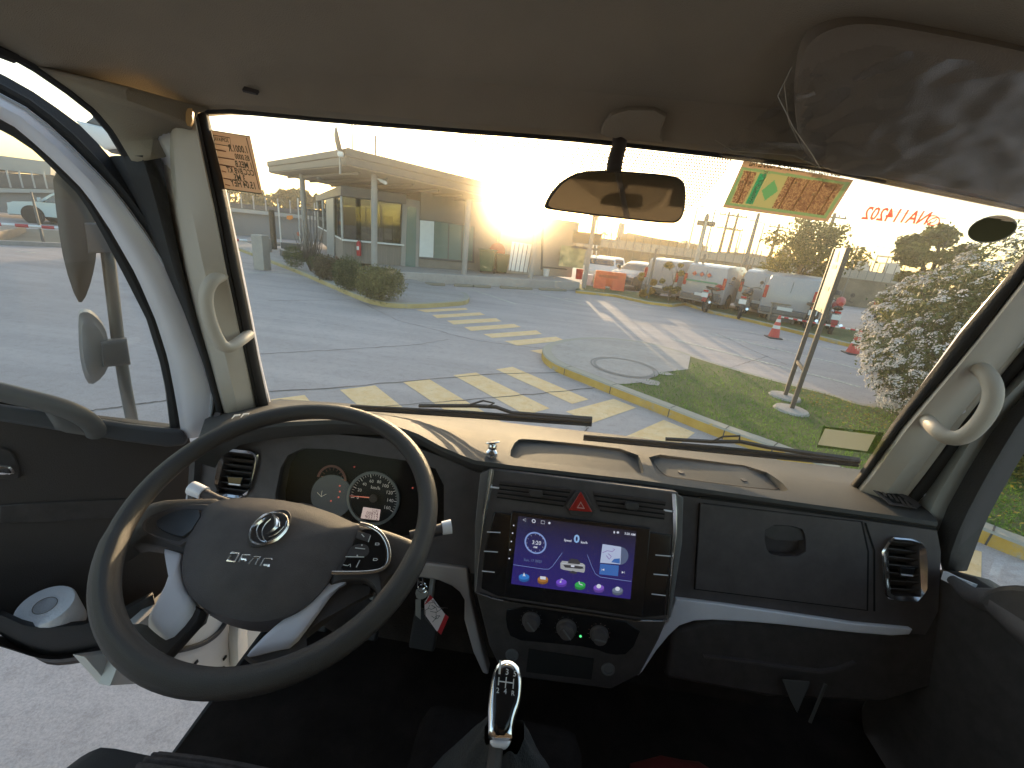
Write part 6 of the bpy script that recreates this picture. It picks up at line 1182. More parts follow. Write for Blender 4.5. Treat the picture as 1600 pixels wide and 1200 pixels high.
# under-dash, firewall, floor
m = MB(); plate(m, FF, [(1050, 985), (1120, 968), (1300, 985), (1440, 990), (1470, 960), (1500, 1060), (1380, 1100), (1200, 1090), (1040, 1060)], -.06, -.004); m.build('knee_panel', BLK, dash, bevel=.01)
m = MB(); plate(m, FF, z7b((270, 335), (450, 355), (650, 385), (760, 398), (830, 388), (900, 360), (905, 366), (835, 397), (760, 408), (650, 396), (450, 364), (270, 343)), -.004, .006); m.build('knee_ledge', BLK2, dash)
m = MB(); m.sheet([[V((x, 1.12, 1.57)) for x in (-.9, 1.02)], [V((x, 1.10, 1.25)) for x in (-.9, 1.02)], [V((x, .92, .97)) for x in (-.9, 1.02)], [V((x, .90, .95)) for x in (-.9, 1.02)]]); m.build('firewall', DARK, T, solid=.02)
fe = [Z((340, 1100), .95), Z((285, 1182), .95)]
m = MB(); m.add([(-.70, .95, .95), (1.0, .95, .95), (1.0, -1.1, .95), (-.70, -1.1, .95)], [(0, 1, 2, 3)]); m.build('floor_mat', DARK, T, solid=.03)
m = MB(); m.tube([(-.715, .92, .95), (-.71, .66, .952), (-.70, .3, .952), (-.70, -.9, .952)], .014, 8); m.build('sill_edge', RUB, T)
m = MB(); m.box((-.60, .2, .955), (.03, 1.3, .012)); m.build('sill_strip', BLK2, T)
m = MB(); m.box((0.1, .1, .90), (1.64, 2.4, .06)); m.build('cab_floor', WHT, T)
# white lower body seen through the steering wheel and below the door
XL = Fr((-.93, 0, 1), (1, 0, 0)); z6 = zm(240, 930, 7.27)
m = MB(); m.prism([X(p, -.93) for p in [(205, 985), (172, 1071), (240, 1067), (330, 1080), (420, 1060), (440, 940), (400, 860), (300, 900)]], (-.03, 0, 0)); bl_ = m.build('lower_body', M('body_primer_white', (.55, .53, .50), .45, var=.06, vs=4), T)
m = MB(); m.prism([X(p, -.96) for p in [(132, 1026), (172, 1072), (178, 1064), (205, 1060), (205, 1015)]], (-.03, 0, 0)); m.build('step_edge', bpy.data.materials['body_primer_white'], bl_)
m = MB(); m.tube(chaikin([X(p, -.925) for p in z6((120, 660), (180, 640), (400, 605), (600, 535), (750, 420), (845, 260), (860, 150))], 2, False), .008, 8); m.build('door_seal', RUB, bl_)
m = MB(); m.prism([X(p, -.92) for p in z6((380, 425), (520, 385), (600, 320), (640, 180), (400, 100), (300, 300))], (-.004, 0, 0)); m.build('rubber_pad', RUB, bl_)
m = MB()
for q in z6((482, 767), (810, 712), (785, 836)): m.box(X(q, -.926), (.004, .014, .009))
m.build('hole', JG, bl_)
m = MB(); m.sheet([[X(p, -.925) for p in z6((870, 270), (860, 500), (880, 800), (930, 860))], [X(p, -.90) for p in z6((960, 280), (950, 560), (960, 740), (970, 820))], [X(p, -.92) for p in z6((1050, 300), (1050, 440), (1060, 700), (1040, 800))]]); m.build('inner_rib', bpy.data.materials['body_primer_white'], bl_, solid=.004)
# side wall between dash and left pillar
m = MB(); m.sheet([[X(p, -.875) for p in [(348, 640), (322, 700), (300, 790), (290, 880)]], [X(p, -.90) for p in [(343, 640), (305, 700), (288, 790), (280, 880)]]]); m.build('door_pillar_lower', WHT, T, solid=.02)
m = MB(); m.prism([X(p, -.86) for p in [(345, 645), (322, 690), (305, 712), (300, 800), (330, 830), (420, 760), (440, 680)]], (-.015, 0, 0)); m.build('dash_end', BLK2, dash)
# rear wall, seats
m = MB(); a = [(x, z) for x, z in ((-.9, .93), (1.0, .93), (1.0, 2.52), (-.9, 2.52))]; b_ = [(x, z) for x, z in ((-.6, 1.75), (.7, 1.75), (.7, 2.2), (-.6, 2.2))]
m.add([V((x, -1.0, z)) for x, z in a], [(0, 1, 2, 3)]); rw_ = m.build('rear_wall', M('rear_lining', (.07, .055, .04), .9), T, solid=.03)
m = MB(); m.sheet([[V((x, -.985 + .012 * sin(x * 60), z)) for x in np.linspace(-.62, .20, 54)] for z in (1.5, 1.9, 2.12)]); m.build('curtain', M('orange_curtain', (.40, .08, .02), .9), T)
m = MB(); m.tube([V((.1, -.95, 2.3)), V((.25, -.8, 1.95)), V((.5, -.75, 1.7))], .02, 6, flat=.3); m.build('seat_belt', BLK, T)
SEAT = M('seat_cloth', (.06, .048, .045), .95, c2=(.14, .11, .10), vs=40, bump=.5, bs=500); SEAT2 = M('seat_bolster', (.036, .030, .029), .8, bump=.3, bs=600)
def seatpart(x0, x1, y0, y1, z0, z1, mat, nm, par, bv=.05):
    m = MB(); m.box(((x0 + x1) / 2, (y0 + y1) / 2, (z0 + z1) / 2), (x1 - x0, y1 - y0, z1 - z0)); return m.build(nm, mat, par, bevel=bv, seg=4)
st = part('driver_seat', 'dark cloth driver seat', T)
c0 = Z((200, 1178), 1.27); yf = float(c0[1]); 
def seatrow(y, dz, x0=-.70, x1=-.16): return [V((x, y, 1.27 + dz + .022 * (abs(2 * (x - x0) / (x1 - x0) - 1) ** 3 * 1.6 if 0 else 0) - .10 * max(0, abs(2 * (x - x0) / (x1 - x0) - 1) - .8) ** 1.2 * 3)) for x in np.linspace(x0, x1, 24)]
m = MB(); m.sheet([seatrow(yf + .01, -.16), seatrow(yf + .02, -.06), seatrow(yf, -.015), seatrow(yf - .04, .0), seatrow(yf - .15, 0), seatrow(yf - .35, -.02), seatrow(-.35, -.03)]); m.build('cushion', SEAT2, st, solid=-.01)
m = MB()
for k in range(15):
    y, z = [(yf + .024, 1.243), (yf + .021, 1.256), (yf + .013, 1.268), (yf + .002, 1.277)][k] if k < 4 else (yf - .01 - (k - 4) * .012, 1.283)
    m.tube([V((x, y - .012 * ((x + .40) / .2) ** 2, z)) for x in np.linspace(-.56, -.22, 8)], .0045, 5)
m.build('ribbed_insert', SEAT, st)
seatpart(-.70, -.16, -.55, -.36, 1.25, 1.95, SEAT2, 'backrest', st); seatpart(-.56, -.30, -.52, -.42, 1.95, 2.15, SEAT2, 'headrest', st, .03)
ps = part('passenger_seat', 'dark cloth passenger bench behind the viewpoint', T); seatpart(.0, .92, -.55, -.02, 1.12, 1.27, SEAT, 'cushion', ps); seatpart(.0, .92, -.72, -.55, 1.25, 1.72, SEAT2, 'backrest', ps)
# ---- steering column, stalks
WC = V((-.359, .506, 1.712)); WN = unit((.0598, -.393, .9175)); SWF = Fr(WC, WN); zw = zm(130, 620, 2.449)
m = MB(); m.tube([WC - WN * .045, WC - WN * .12, WC - WN * .28 + V((0, .01, 0)), WC - WN * .55 + V((0, .05, 0))], [.048, .055, .058, .05], 18); sc_ = m.build('steering_column', BLK, T)
for P0, P1, P2, nm in (((402, 800), (340, 780), (303, 764), 'stalk'), ((640, 835), (676, 828), (703, 823), 'stalk')):
    fr = SWF.shift(-.075); m = MB(); m.tube([fr.p(P0), fr.p(P1), fr.p(P2)], [.006, .007, .010], 10); so_ = m.build(nm, BLK2, sc_); e0_, e1_ = fr.p(P1), fr.p(P2); m = MB(); m.tube([e1_ - (e1_ - e0_) * .45, e1_ + (e1_ - e0_) * .08], [.0115, .0125], 12); m.build('stalk_tip', SIL if nm else SIL, so_)
# ---- steering wheel
SW = part('steering_wheel', 'black four spoke steering wheel with silver accents and emblem', T)
RUBW = M('wheel_leather', (.036, .031, .031), .42, bump=.35, bs=1100, spec=.5)
Rw = .215; m = MB(); n_ = 96; rings = []
aA = math.atan2(*(V(SWF.uv((225, 900)))[::-1])); 
for k in range(n_):
    a = 2 * pi * k / n_; C = WC + (SWF.u * cos(a) + SWF.v * sin(a)) * Rw; rr_ = .0152 + .0016 * (cos(a + pi / 2) > .2) ; ro = SWF.u * cos(a) + SWF.v * sin(a)
    rings.append([C + rr_ * (cos(t_) * ro * 1.0 + sin(t_) * SWF.n * .92) for t_ in np.linspace(0, 2 * pi, 16, endpoint=False)])
rings.append(rings[0]); m.loft(rings, True); m.build('rim', RUBW, SW)
def sp(pxs, h0, h1, mat, nm, dome=.004, ins=.08, sm=1, par=SW): m = MB(); pillow(m, SWF, zw(*pxs), h0, h1, dome, ins, sm); return m.build(nm, mat, par)
HB = -.012
sp([(175, 545), (200, 430), (285, 392), (400, 386), (540, 384), (560, 470), (440, 600), (385, 600), (300, 575), (200, 560), (150, 600), (60, 640), (60, 560), (110, 480)], -.045, -.022, BLK, 'left_spoke', .004)
sp([(205, 495), (225, 465), (300, 430), (380, 408), (490, 404), (500, 420), (450, 480), (390, 582), (330, 566), (235, 530)], -.024, -.018, BLK2, 'left_spoke_panel', -.003, .10, 1)
sp([(262, 487), (310, 450), (370, 430), (470, 428), (400, 540), (330, 528)], -.02, -.0155, M('recess_plastic', (.03, .03, .034), .35), 'left_spoke_recess', -.002, .06, 1)
sp([(1000, 470), (1070, 485), (1150, 505), (1235, 535), (1290, 560), (1300, 600), (1270, 660), (1180, 680), (1140, 730), (1150, 800), (1100, 700), (1000, 700), (930, 720), (900, 600)], -.045, -.020, BLK, 'right_spoke', .003)
cp_ = [(1052, 512), (1085, 500), (1120, 510), (1150, 545), (1163, 600), (1150, 655), (1090, 668), (975, 670), (1010, 610)]
sp(cp_, -.022, -.016, GLOS, 'control_panel', .001, .04, 1)
m = MB(); strip(m, [SWF.p(q, -.0165) for q in chaikin(zw((1060, 488), (1100, 497), (1145, 525), (1172, 580), (1172, 640), (1140, 668), (1080, 676), (1000, 677), (952, 676)), 2, False)], .0052, SWF.n, .004); m.build('chrome_trim', CHR, SW, bevel=.001)
m = MB(); zq = zm(500, 800, 10)
for a, b_ in (((790, 372), (755, 470)), ((622, 755), (568, 866)), ((550, 562), (705, 580)), ((400, 700), (690, 705))): q = zq(a, b_); strip(m, [SWF.p(q[0], -.0135), SWF.p(q[1], -.0135)], .0012, SWF.n, .0008)
for q in zq((655, 520), (583, 683)): m.lathe([(0, 0), (.0012, 0), (.0012, .001), (0, .001)], SWF.p(q, -.0135), SWF.n, 8)
for q in zq((895, 500), (865, 742)): C = SWF.p(q, -.0133); m.loft([[C + SWF.u * a * .0032 + SWF.v * b_ * .002 for a, b_ in ((-1, -1), (.6, -1), (1.2, 0), (.6, 1), (-1, 1))], [C + SWF.u * a * .002 + SWF.v * b_ * .001 for a, b_ in ((-1, -1), (.6, -1), (1.2, 0), (.6, 1), (-1, 1))]], True)
q = zq((650, 345), (690, 390), (475, 815), (475, 860), (360, 825), (430, 840)); strip(m, [SWF.p(q[0], -.0133), SWF.p(q[1], -.0133)], .0014, SWF.n, .0004); strip(m, [SWF.p(q[4], -.0133), SWF.p(q[5], -.0133), SWF.p(q[2], -.0133), SWF.p(q[3], -.0133)], .001, SWF.n, .0004); m.build('control_marks', WPL, SW, smooth=False)
m = MB(); plate(m, SWF, zq((590, 290), (795, 350), (745, 460), (560, 405)), -.016, -.0138, 0); plate(m, SWF, zq((470, 560), (560, 500), (700, 500), (760, 540), (770, 640), (700, 700), (420, 700)), -.016, -.0138, 1); m.build('buttons', BLK, SW, bevel=.0006)
SILW = M('spoke_silver', (.92, .91, 1.0), .33, .0, var=.03)
sp([(300, 566), (335, 568), (385, 583), (372, 640), (385, 730), (430, 790), (405, 850), (322, 935), (275, 905), (234, 866), (275, 790), (322, 700), (330, 630)], -.05, -.026, SILW, 'silver_spoke', .003, .10, 1)
sp([(365, 740), (420, 790), (470, 822), (345, 960), (300, 1008), (190, 1010), (150, 940), (165, 870), (232, 866), (320, 936)], -.05, -.032, BLK, 'lower_left_spoke', .002, .05, 1)
sp([(955, 684), (1035, 683), (1020, 700), (960, 735), (880, 850), (800, 955), (740, 965), (632, 992), (620, 985), (700, 900), (790, 830), (870, 770)], -.05, -.026, SILW, 'silver_spoke', .003, .10, 1)
sp([(1030, 690), (1140, 735), (1000, 790), (860, 900), (790, 955), (790, 975), (870, 965), (820, 1000), (700, 1030), (600, 1000), (640, 985), (780, 955), (880, 850), (960, 735)], -.05, -.034, BLK, 'lower_right_spoke', .002, .05, 1)
hub = [(465, 415), (500, 395), (560, 384), (650, 379), (800, 395), (930, 430), (1030, 475), (1062, 492), (1050, 530), (1000, 600), (945, 690), (890, 760), (830, 810), (770, 838), (700, 855), (620, 855), (540, 838), (460, 808), (405, 760), (378, 700), (372, 640), (385, 560), (420, 480)]
m = MB(); pillow(m, SWF, zw(*hub), -.060, -.014, .016, .10, 1); m.build('airbag_cover', BLK2, SW)
# emblem and lettering, on the cover surface
EF = SWF.shift(.0052); ze = zm(340, 780, 10)
def elofts(mb, a, b_, h=.001): 
    A = [EF.p(q, 0) for q in ze(*a)]; B = [EF.p(q, 0) for q in ze(*b_)]; n1 = max(len(A), len(B)); A = resamp(A, 24); B = resamp(B, 24); mb.loft([A, [(p + q) / 2 + EF.n * h for p, q in zip(A, B)], B])
m = MB(); plate(m, EF, ze(*[(800 + 340 * cos(t_) * .98 + 90 * sin(t_) * -1, 455 + 275 * sin(t_) - 110 * cos(t_)) for t_ in np.linspace(0, 2 * pi, 40, endpoint=False)]), -.006, -.0015); m.build('emblem_disc', BLK, SW, bevel=.0008)
m = MB()
out_ = [(800, 215), (700, 245), (600, 330), (520, 430), (475, 540), (485, 620), (530, 680), (600, 710), (700, 725), (820, 705), (930, 650), (1050, 550), (1110, 450), (1125, 340), (1090, 260), (1020, 210), (940, 195), (880, 200)]
inn_ = [(805, 235), (720, 265), (630, 345), (560, 430), (515, 530), (520, 600), (560, 650), (620, 675), (700, 690), (800, 668), (900, 618), (1000, 530), (1070, 440), (1095, 350), (1065, 280), (1005, 240), (940, 225), (885, 222)]
elofts(m, out_ + [out_[0]], inn_ + [inn_[0]], .003)
elofts(m, [(820, 225), (900, 240), (960, 300), (970, 380), (950, 440), (880, 500), (780, 550), (710, 590)], [(820, 225), (865, 270), (885, 340), (880, 410), (850, 470), (800, 520), (750, 555), (700, 590)], .0035)
elofts(m, [(525, 490), (600, 380), (680, 320), (800, 290)], [(530, 492), (590, 430), (650, 400), (720, 340), (800, 292)], .0035)
for pts in ([(830, 310), (760, 370), (700, 460), (690, 540), (720, 620), (770, 665)], [(640, 400), (605, 480), (620, 570), (670, 640), (740, 665)], [(1040, 430), (960, 510), (880, 565), (800, 590)], [(1075, 340), (1050, 460), (960, 560), (880, 620), (780, 660)], [(965, 430), (965, 350)]):
    P = resamp([EF.p(q, .001) for q in ze(*pts)], 12); ridge(m, P, .0016, EF.n, .0012)
EMB = M('emblem_chrome', (.88, .89, .92), .26, 1.0); m.build('emblem', EMB, SW)
m = MB()
for pts in ([(205, 880), (150, 955), (270, 970), (340, 840), (215, 832), (200, 862)], [(330, 985), (390, 865), (520, 870)], [(370, 930), (440, 940), (440, 972)], [(480, 1010), (560, 925), (640, 925), (590, 1025)], [(570, 895), (680, 900), (650, 950)], [(668, 1045), (730, 925), (850, 925), (840, 945)], [(720, 1020), (800, 1030), (795, 1060)]):
    P = [EF.p(q, -.0045) for q in ze(*pts)]; ridge(m, P, .0034, EF.n, .0012)
m.build('lettering', EMB, SW, smooth=False)
# ---- gear lever
gd = .62; g0 = CP + unit(ray((786, 1085))) * .70; GF = Fr(g0, unit(CP - g0) * 1.0 + V((0, .0, .35))); zg = zm(600, 880, 3.2)
kn = [(555, 520), (580, 492), (612, 480), (650, 490), (680, 525), (692, 580), (690, 650), (680, 710), (655, 780), (645, 840), (640, 885), (520, 880), (522, 780), (520, 720), (530, 620), (540, 560)]
m = MB(); pillow(m, GF, zg(*kn), -.035, .0, .004, .12, 1); gk = m.build('gear_lever', CHR, T)
ki = [(562, 530), (585, 505), (612, 495), (645, 505), (668, 540), (676, 600), (670, 680), (645, 740), (620, 860), (545, 860), (545, 740), (548, 620), (552, 570)]
m = MB(); pillow(m, GF, zg(*ki), .001, .006, .003, .10, 1); m.build('knob_inlay', GLOS, gk)
m = MB(); plate(m, GF, zg((525, 880), (640, 885), (612, 925), (540, 918)), -.03, .0, 0); m.build('collar', SIL, gk, bevel=.004)
m = MB(); GT = GF.shift(.0095)
for ch, a, b_ in (('1', (572, 553), (582, 554)), ('3', (608, 557), (622, 558)), ('5', (646, 565), (660, 567)), ('2', (561, 648), (575, 649)), ('4', (598, 653), (613, 654)), ('R', (637, 661), (653, 663))): q = zg(a, b_); text_mb(m, ch, GT.p(q[0]), GT.p(q[1]), GT.n, bold=.01)
for pts in ([(575, 570), (572, 610)], [(612, 570), (606, 625)], [(649, 578), (645, 628)], [(575, 590), (649, 600)]): q = zg(*pts); strip(m, [GT.p(a) for a in q], .0013, GT.n, .0003)
m.build('shift_pattern', WPL, gk, smooth=False)
gB = Z((776, 1168), 1.40); m = MB(); gb0 = GF.p((776, 1160), -.015); m.tube([gb0, gb0 + (gb0 - GF.p((789, 1045), -.015)) * .6], .009, 8); m.build('shaft', BLK, gk)
base = gb0 + V((.01, .05, -.16)); m = MB(); m.loft([[base + V((cos(a) * r * 1.05, sin(a) * r, z + .008 * sin(a * 7 + z * 40) * (1 if z > -.1 else 0))) for a in np.linspace(0, 2 * pi, 40, endpoint=False)] for r, z in ((.028, .10), (.040, .07), (.05, .05), (.075, .0), (.115, -.10), (.14, -.17), (.145, -.28))], True); m.build('boot', M('boot_leather', (.02, .02, .022), .7, bump=.4, bs=300), T)
m = MB(); m.box(base + V((0, -.1, -.36)), (.36, .7, .26)); m.build('engine_tunnel', DARK, T, bevel=.04)
# pedals, dark things in the footwell
for x in (-.52, -.38, -.22): m = MB(); m.box((x, .84, 1.12), (.07, .02, .10), _rx(-.5)); pdl = m.build('pedal', RUB, T, bevel=.006); m = MB(); m.tube([(x, .86, 1.14), (x, .95, 1.35)], .008, 6); m.build('pedal_arm', STEEL, pdl)
m = MB(); plate(m, FF.shift(.02), z7b((596, 434), (708, 443), (656, 570), (630, 520)), 0, .004); m.build('light_leak', M('leak_grey', (.09, .09, .09), .5), dash); m = MB(); plate(m, FF.shift(.02), z7b((770, 452), (781, 454), (715, 615), (705, 612)), 0, .004); m.build('bracket', M('leak_bar_grey', (.08, .08, .075), .5), dash)  # light leak under the dash painted as two grey plates, not a bracket
# ---- right door
m = MB(); m.prism([V((1.01, y, z)) for y, z in ((.93, .92), (.93, 1.50), (.86, 1.54), (.5, 1.60), (-.9, 1.62), (-.9, .92))], (.05, 0, 0)); rd_ = m.build('passenger_door', BLK, T, bevel=.01)
m = MB(); m.tube([X(p, .98) for p in [(1487, 905), (1520, 932), (1560, 940)]] + [V((.96, .55, 1.56)), V((.96, .2, 1.57))], [.01, .02, .03, .035, .035], 10); m.build('armrest', BLK2, rd_)
m = MB(); m.prism([X(p, .985) for p in [(1474, 892), (1490, 900), (1520, 912), (1512, 926), (1470, 905)]], (.01, 0, 0)); m.build('sill_trim', SIL, rd_)
m = MB(); m.prism([X(p, .95) for p in chaikin([(1518, 938), (1545, 915), (1590, 912), (1640, 925), (1700, 1000), (1600, 985), (1540, 955)], 1)], (.04, 0, 0)); m.build('door_pull', BLK, rd_, bevel=.012)
m = MB(); m.add([V((1.035, y, z)) for y, z in ((.95, 1.5), (.72, 2.35), (-.9, 2.35), (-.9, 1.6), (.8, 1.52))], [(0, 1, 2, 3, 4)]); m.build('door_glass', MG('side_glass', (.93, .95, .93), .02), rd_, smooth=False)
# ---- driver door standing open
da = rad(40); ddir = V((-sin(da), -cos(da), 0)); DN = V((ddir[1], -ddir[0], 0)); DP = Fr((-.9, 1.0, 1.5), DN)
DR = part('driver_door', 'driver door standing open with white frame and dark lining', T)
def dcurve(px, n=30, h=0): return resamp([DP.p(p, h) for p in px], n)
s_out = [(-140, 62), (-60, 90), (0, 118), (43, 141), (115, 190), (161, 236), (207, 295), (253, 363), (287, 421), (313, 472), (336, 544), (348, 599), (344, 650), (325, 680)]
w_out = [(-140, 90), (-60, 118), (0, 147), (43, 170), (86, 204), (135, 253), (184, 303), (230, 366), (267, 424), (302, 495), (325, 547), (336, 593), (331, 648), (312, 680)]
w_in = [(-140, 135), (-60, 156), (0, 184), (29, 201), (72, 239), (115, 280), (135, 301), (172, 357), (213, 429), (244, 501), (262, 559), (272, 610), (279, 650), (284, 682)]
g_in = [(-140, 155), (-60, 174), (0, 201), (43, 227), (78, 259), (115, 297), (124, 305), (155, 357), (198, 438), (230, 501), (251, 568), (260, 610), (267, 668), (268, 682)]
A_, B_, C_, D_ = dcurve(s_out), dcurve(w_out), dcurve(w_in), dcurve(g_in)
dn = DP.n
m = MB(); m.sheet([[p - dn * .03 for p in B_], [p + dn * .006 for p in B_], [(a + b) / 2 + dn * .014 for a, b in zip(B_, C_)], [p + dn * .006 for p in C_]]); m.build('window_frame', WHT, DR, solid=-.004)
m = MB(); m.sheet([[p - dn * .02 for p in A_], [p + dn * .002 for p in A_], [(a + b) / 2 + dn * .012 for a, b in zip(A_, B_)], [p + dn * .004 for p in B_]]); m.tube([a * .45 + b * .55 + dn * .012 for a, b in zip(A_, B_)], .0022, 5); m.build('outer_seal', RUB, DR, solid=-.004)
m = MB(); m.sheet([[p + dn * .004 for p in C_], [(a + b) / 2 + dn * .006 for a, b in zip(C_, D_)], D_, [p - dn * .025 for p in D_]]); m.build('inner_seal', RUB, DR, solid=-.004)
m = MB(); m.tube([a * .93 + b * .07 + dn * .013 for a, b in zip(B_, C_)], .003, 5); m.build('frame_edge', M('pale_edge', (.6, .62, .66), .2, .3), DR)
pan = [(284, 672), (296, 684), (300, 700), (302, 760), (298, 860), (280, 960), (200, 1010), (125, 1024), (60, 1010), (0, 970), (-140, 900), (-140, 560), (0, 632), (150, 658), (268, 671)]
m = MB(); plate(m, DP, pan, -.05, 0); m.build('lining', M('door_lining', (.052, .042, .039), .6, bump=.3, bs=500), DR, bevel=.008)
m = MB(); plate(m, DP, [(150, 656), (200, 664), (268, 672), (284, 672), (296, 686), (290, 697), (262, 700), (200, 692), (150, 684), (0, 660), (-140, 630), (-140, 585), (0, 634)], 0, .02); m.build('window_ledge', M('ledge_plastic', (.085, .088, .098), .4, bump=.2, bs=600), DR, bevel=.009, seg=3)
m = MB(); strip(m, [DP.p(q, -.004) for q in ((-100, 610), (60, 640), (150, 655), (262, 671))], .012, dn, .008); m.build('glass_channel', RUB, DR)
m = MB(); plate(m, DP, zm(0, 580, 4)((0, 840), (200, 826), (600, 808), (900, 800), (900, 900), (620, 925), (300, 945), (0, 950)), 0, .004); m.build('lining_crease', BLK, DR, bevel=.003)
z3 = zm(0, 580, 4)
m = MB(); hb = DP.shift(.045); P = [DP.p(q, h) for q, h in (((150, 676), .01), ((146, 664), .04), ((125, 648), .055), ((90, 634), .06), ((40, 622), .06), ((0, 612), .06), ((-80, 595), .06), ((-140, 582), .03))]
m.tube(chaikin(P, 2, False), .020, 12, flat=.9); m.build('grab_handle', GREY, DR)
m = MB(); pillow(m, DP, [(60, 632), (100, 640), (135, 655), (157, 676), (150, 684), (88, 675), (80, 660)], 0, .03, .003, .2, 1); m.build('handle_root', GREY, DR)
m = MB(); plate(m, DP, [(-30, 700), (10, 700), (24, 712), (32, 740), (28, 752), (-30, 745)], 0, .006, 1); m.build('handle_bezel', BLK, DR, bevel=.003); m = MB(); pillow(m, DP, [(-30, 727), (10, 727), (20, 731), (24, 741), (15, 744), (-30, 741)], .004, .016, .002, .2, 1); m.build('door_release', CHR, DR)
# door pocket
pk_in = [(-140, 925), (0, 962), (35, 978), (70, 983), (130, 977), (180, 962), (240, 930)]; pk_bot = [(-140, 950), (0, 984), (37, 1010), (68, 1029), (93, 1032), (125, 1027), (190, 1012), (250, 985)]
a = resamp([DP.p(p, .11) for p in pk_in], 24); b_ = resamp([DP.p(p, .06) for p in pk_bot], 24); c = resamp([DP.p(p, 0) for p in pk_bot], 24)
m = MB(); m.sheet([[p - dn * .012 + V((0, 0, -.004)) for p in a], a, [p * .6 + q * .4 + dn * .012 for p, q in zip(a, b_)], b_, c]); m.build('door_pocket', M('pocket_plastic', (.035, .036, .040), .45, bump=.3, bs=700), DR, solid=.006)
m = MB(); m.add([p + V((0, 0, -.10)) for p in a] + [p + V((0, 0, -.02)) for p in c[::-1]], [tuple(range(48))]); m.build('pocket_floor', BLK, DR, smooth=False)
m = MB(); m.tube([DP.p((-140, 98), -.005), DP.p((-148, 300), -.005), DP.p((-140, 600), -.005)], .022, 8, flat=.6, up=dn); m.build('window_frame', WHT, DR)
# glass of the driver door
m = MB(); gp_ = [DP.p(p, -.012) for p in [(-140, 600), (60, 645), (268, 680), (265, 610), (253, 573), (230, 501), (198, 438), (155, 357), (121, 303), (78, 259), (43, 227), (0, 201), (-140, 155)]]; m.add(gp_, [tuple(range(len(gp_)))]); m.build('door_glass', MG('driver_door_glass', (.86, .88, .87), .03, haze=.05, hcol=(.9, .9, .88)), DR, smooth=False)
m = MB(); plate(m, DP.shift(-.075), [(p[0], p[1]) for p in pan], -.01, 0); m.build('door_skin', WHT, DR)
# outside mirrors on the door
OM = DP.shift(-.16); MBP = M('mirror_housing', (.05, .052, .052), .5); z2 = zm(0, 300, 3.478)
m = MB(); pillow(m, OM, z2((280, -140), (440, -130), (520, 150), (528, 330), (500, 480), (455, 600), (418, 600), (350, 400), (310, 160)), -.05, .0, .012, .15, 1); om = m.build('outside_mirror', MBP, DR)
m = MB(); m.tube([OM.p(q, -.02) for q in z2((560, 150), (585, 330), (640, 800), (680, 1050), (735, 1330))], .0105 * 1.35, 10); m.build('mirror_pole', M('pole_grey', (.14, .15, .15), .35, .3), om)
m = MB(); pillow(m, OM, z2((455, 165), (600, 175), (620, 330), (480, 335)), -.02, .012, .002, .1, 0); m.build('mirror_clamp', GREY, om)
m = MB(); pillow(m, OM, z2((425, 680), (440, 655), (490, 655), (550, 710), (590, 790), (600, 930), (560, 1010), (490, 1058), (455, 1000), (430, 880)), -.05, .0, .012, .18, 1); m.build('lower_mirror', M('pale_mirror_shell', (.26, .26, .27), .45), om)
m = MB(); pillow(m, OM, z2((545, 815), (690, 800), (712, 940), (560, 955)), -.01, .015, .003, .1, 0); m.build('mirror_clamp', GREY, om)
# mirror bracket above the door
bf = Fr((0, 1.16, 0), (0, -1, 0)); z1 = zm(0, 0, 3.478); m = MB(); pillow(m, bf, z1((400, 650), (560, 690), (690, 735), (690, 800), (560, 812), (470, 730)), -.06, 0, .004, .12, 0); mb_ = m.build('mirror_bracket', WPL, T)
m = MB(); pillow(m, bf, z1((512, 555), (535, 555), (600, 620), (662, 680), (660, 725), (560, 695), (460, 665), (495, 640)), -.06, -.004, .004, .1, 0); m.build('bracket_cover', GREY, mb_); m = MB(); pillow(m, bf, z1((575, 812), (640, 812), (635, 830), (600, 832)), -.04, -.01, .002, .1, 0); m.build('bracket_foot', GREY, mb_)
# ---- wipers outside the glass
WO = W.shift(-.03)
def wiper(p0, p1, joint, arm, lab):
    b_, c = V(WO.p(p0)), V(WO.p(p1)); m = MB(); m.tube([b_, b_ + (c - b_) * .5 + WO.v * .004, c], [.004, .006, .0045], 6); w = m.build('wiper', RUB, T, label=lab); m = MB(); strip(m, [b_ - WO.v * .006, c - WO.v * .006], .006, WO.n, .010); m.build('wiper_blade', RUB, w)
    m = MB(); m.tube([V(WO.p(q, -.012)) for q in arm], [.006] * (len(arm) - 1) + [.010], 6); m.build('wiper_arm', M('arm_black', (.03, .03, .03), .35) if 'arm_black' not in bpy.data.materials else bpy.data.materials['arm_black'], w); m = MB(); m.tube([V(WO.p(q, -.008)) for q in joint], .0028, 6); m.build('wiper_hook', RUB, w)
wiper((548, 634), (925, 659), [(735, 632), (755, 626), (772, 630), (760, 636)], [(655, 634), (740, 634), (775, 636), (800, 645), (925, 656)], 'wiper lying in front of the steering wheel')
wiper((912, 681), (1341, 722), [(1112, 690), (1130, 682), (1156, 681), (1155, 689)], [(1040, 686), (1110, 690), (1157, 690), (1200, 699), (1341, 720)], 'wiper lying on the passenger side')
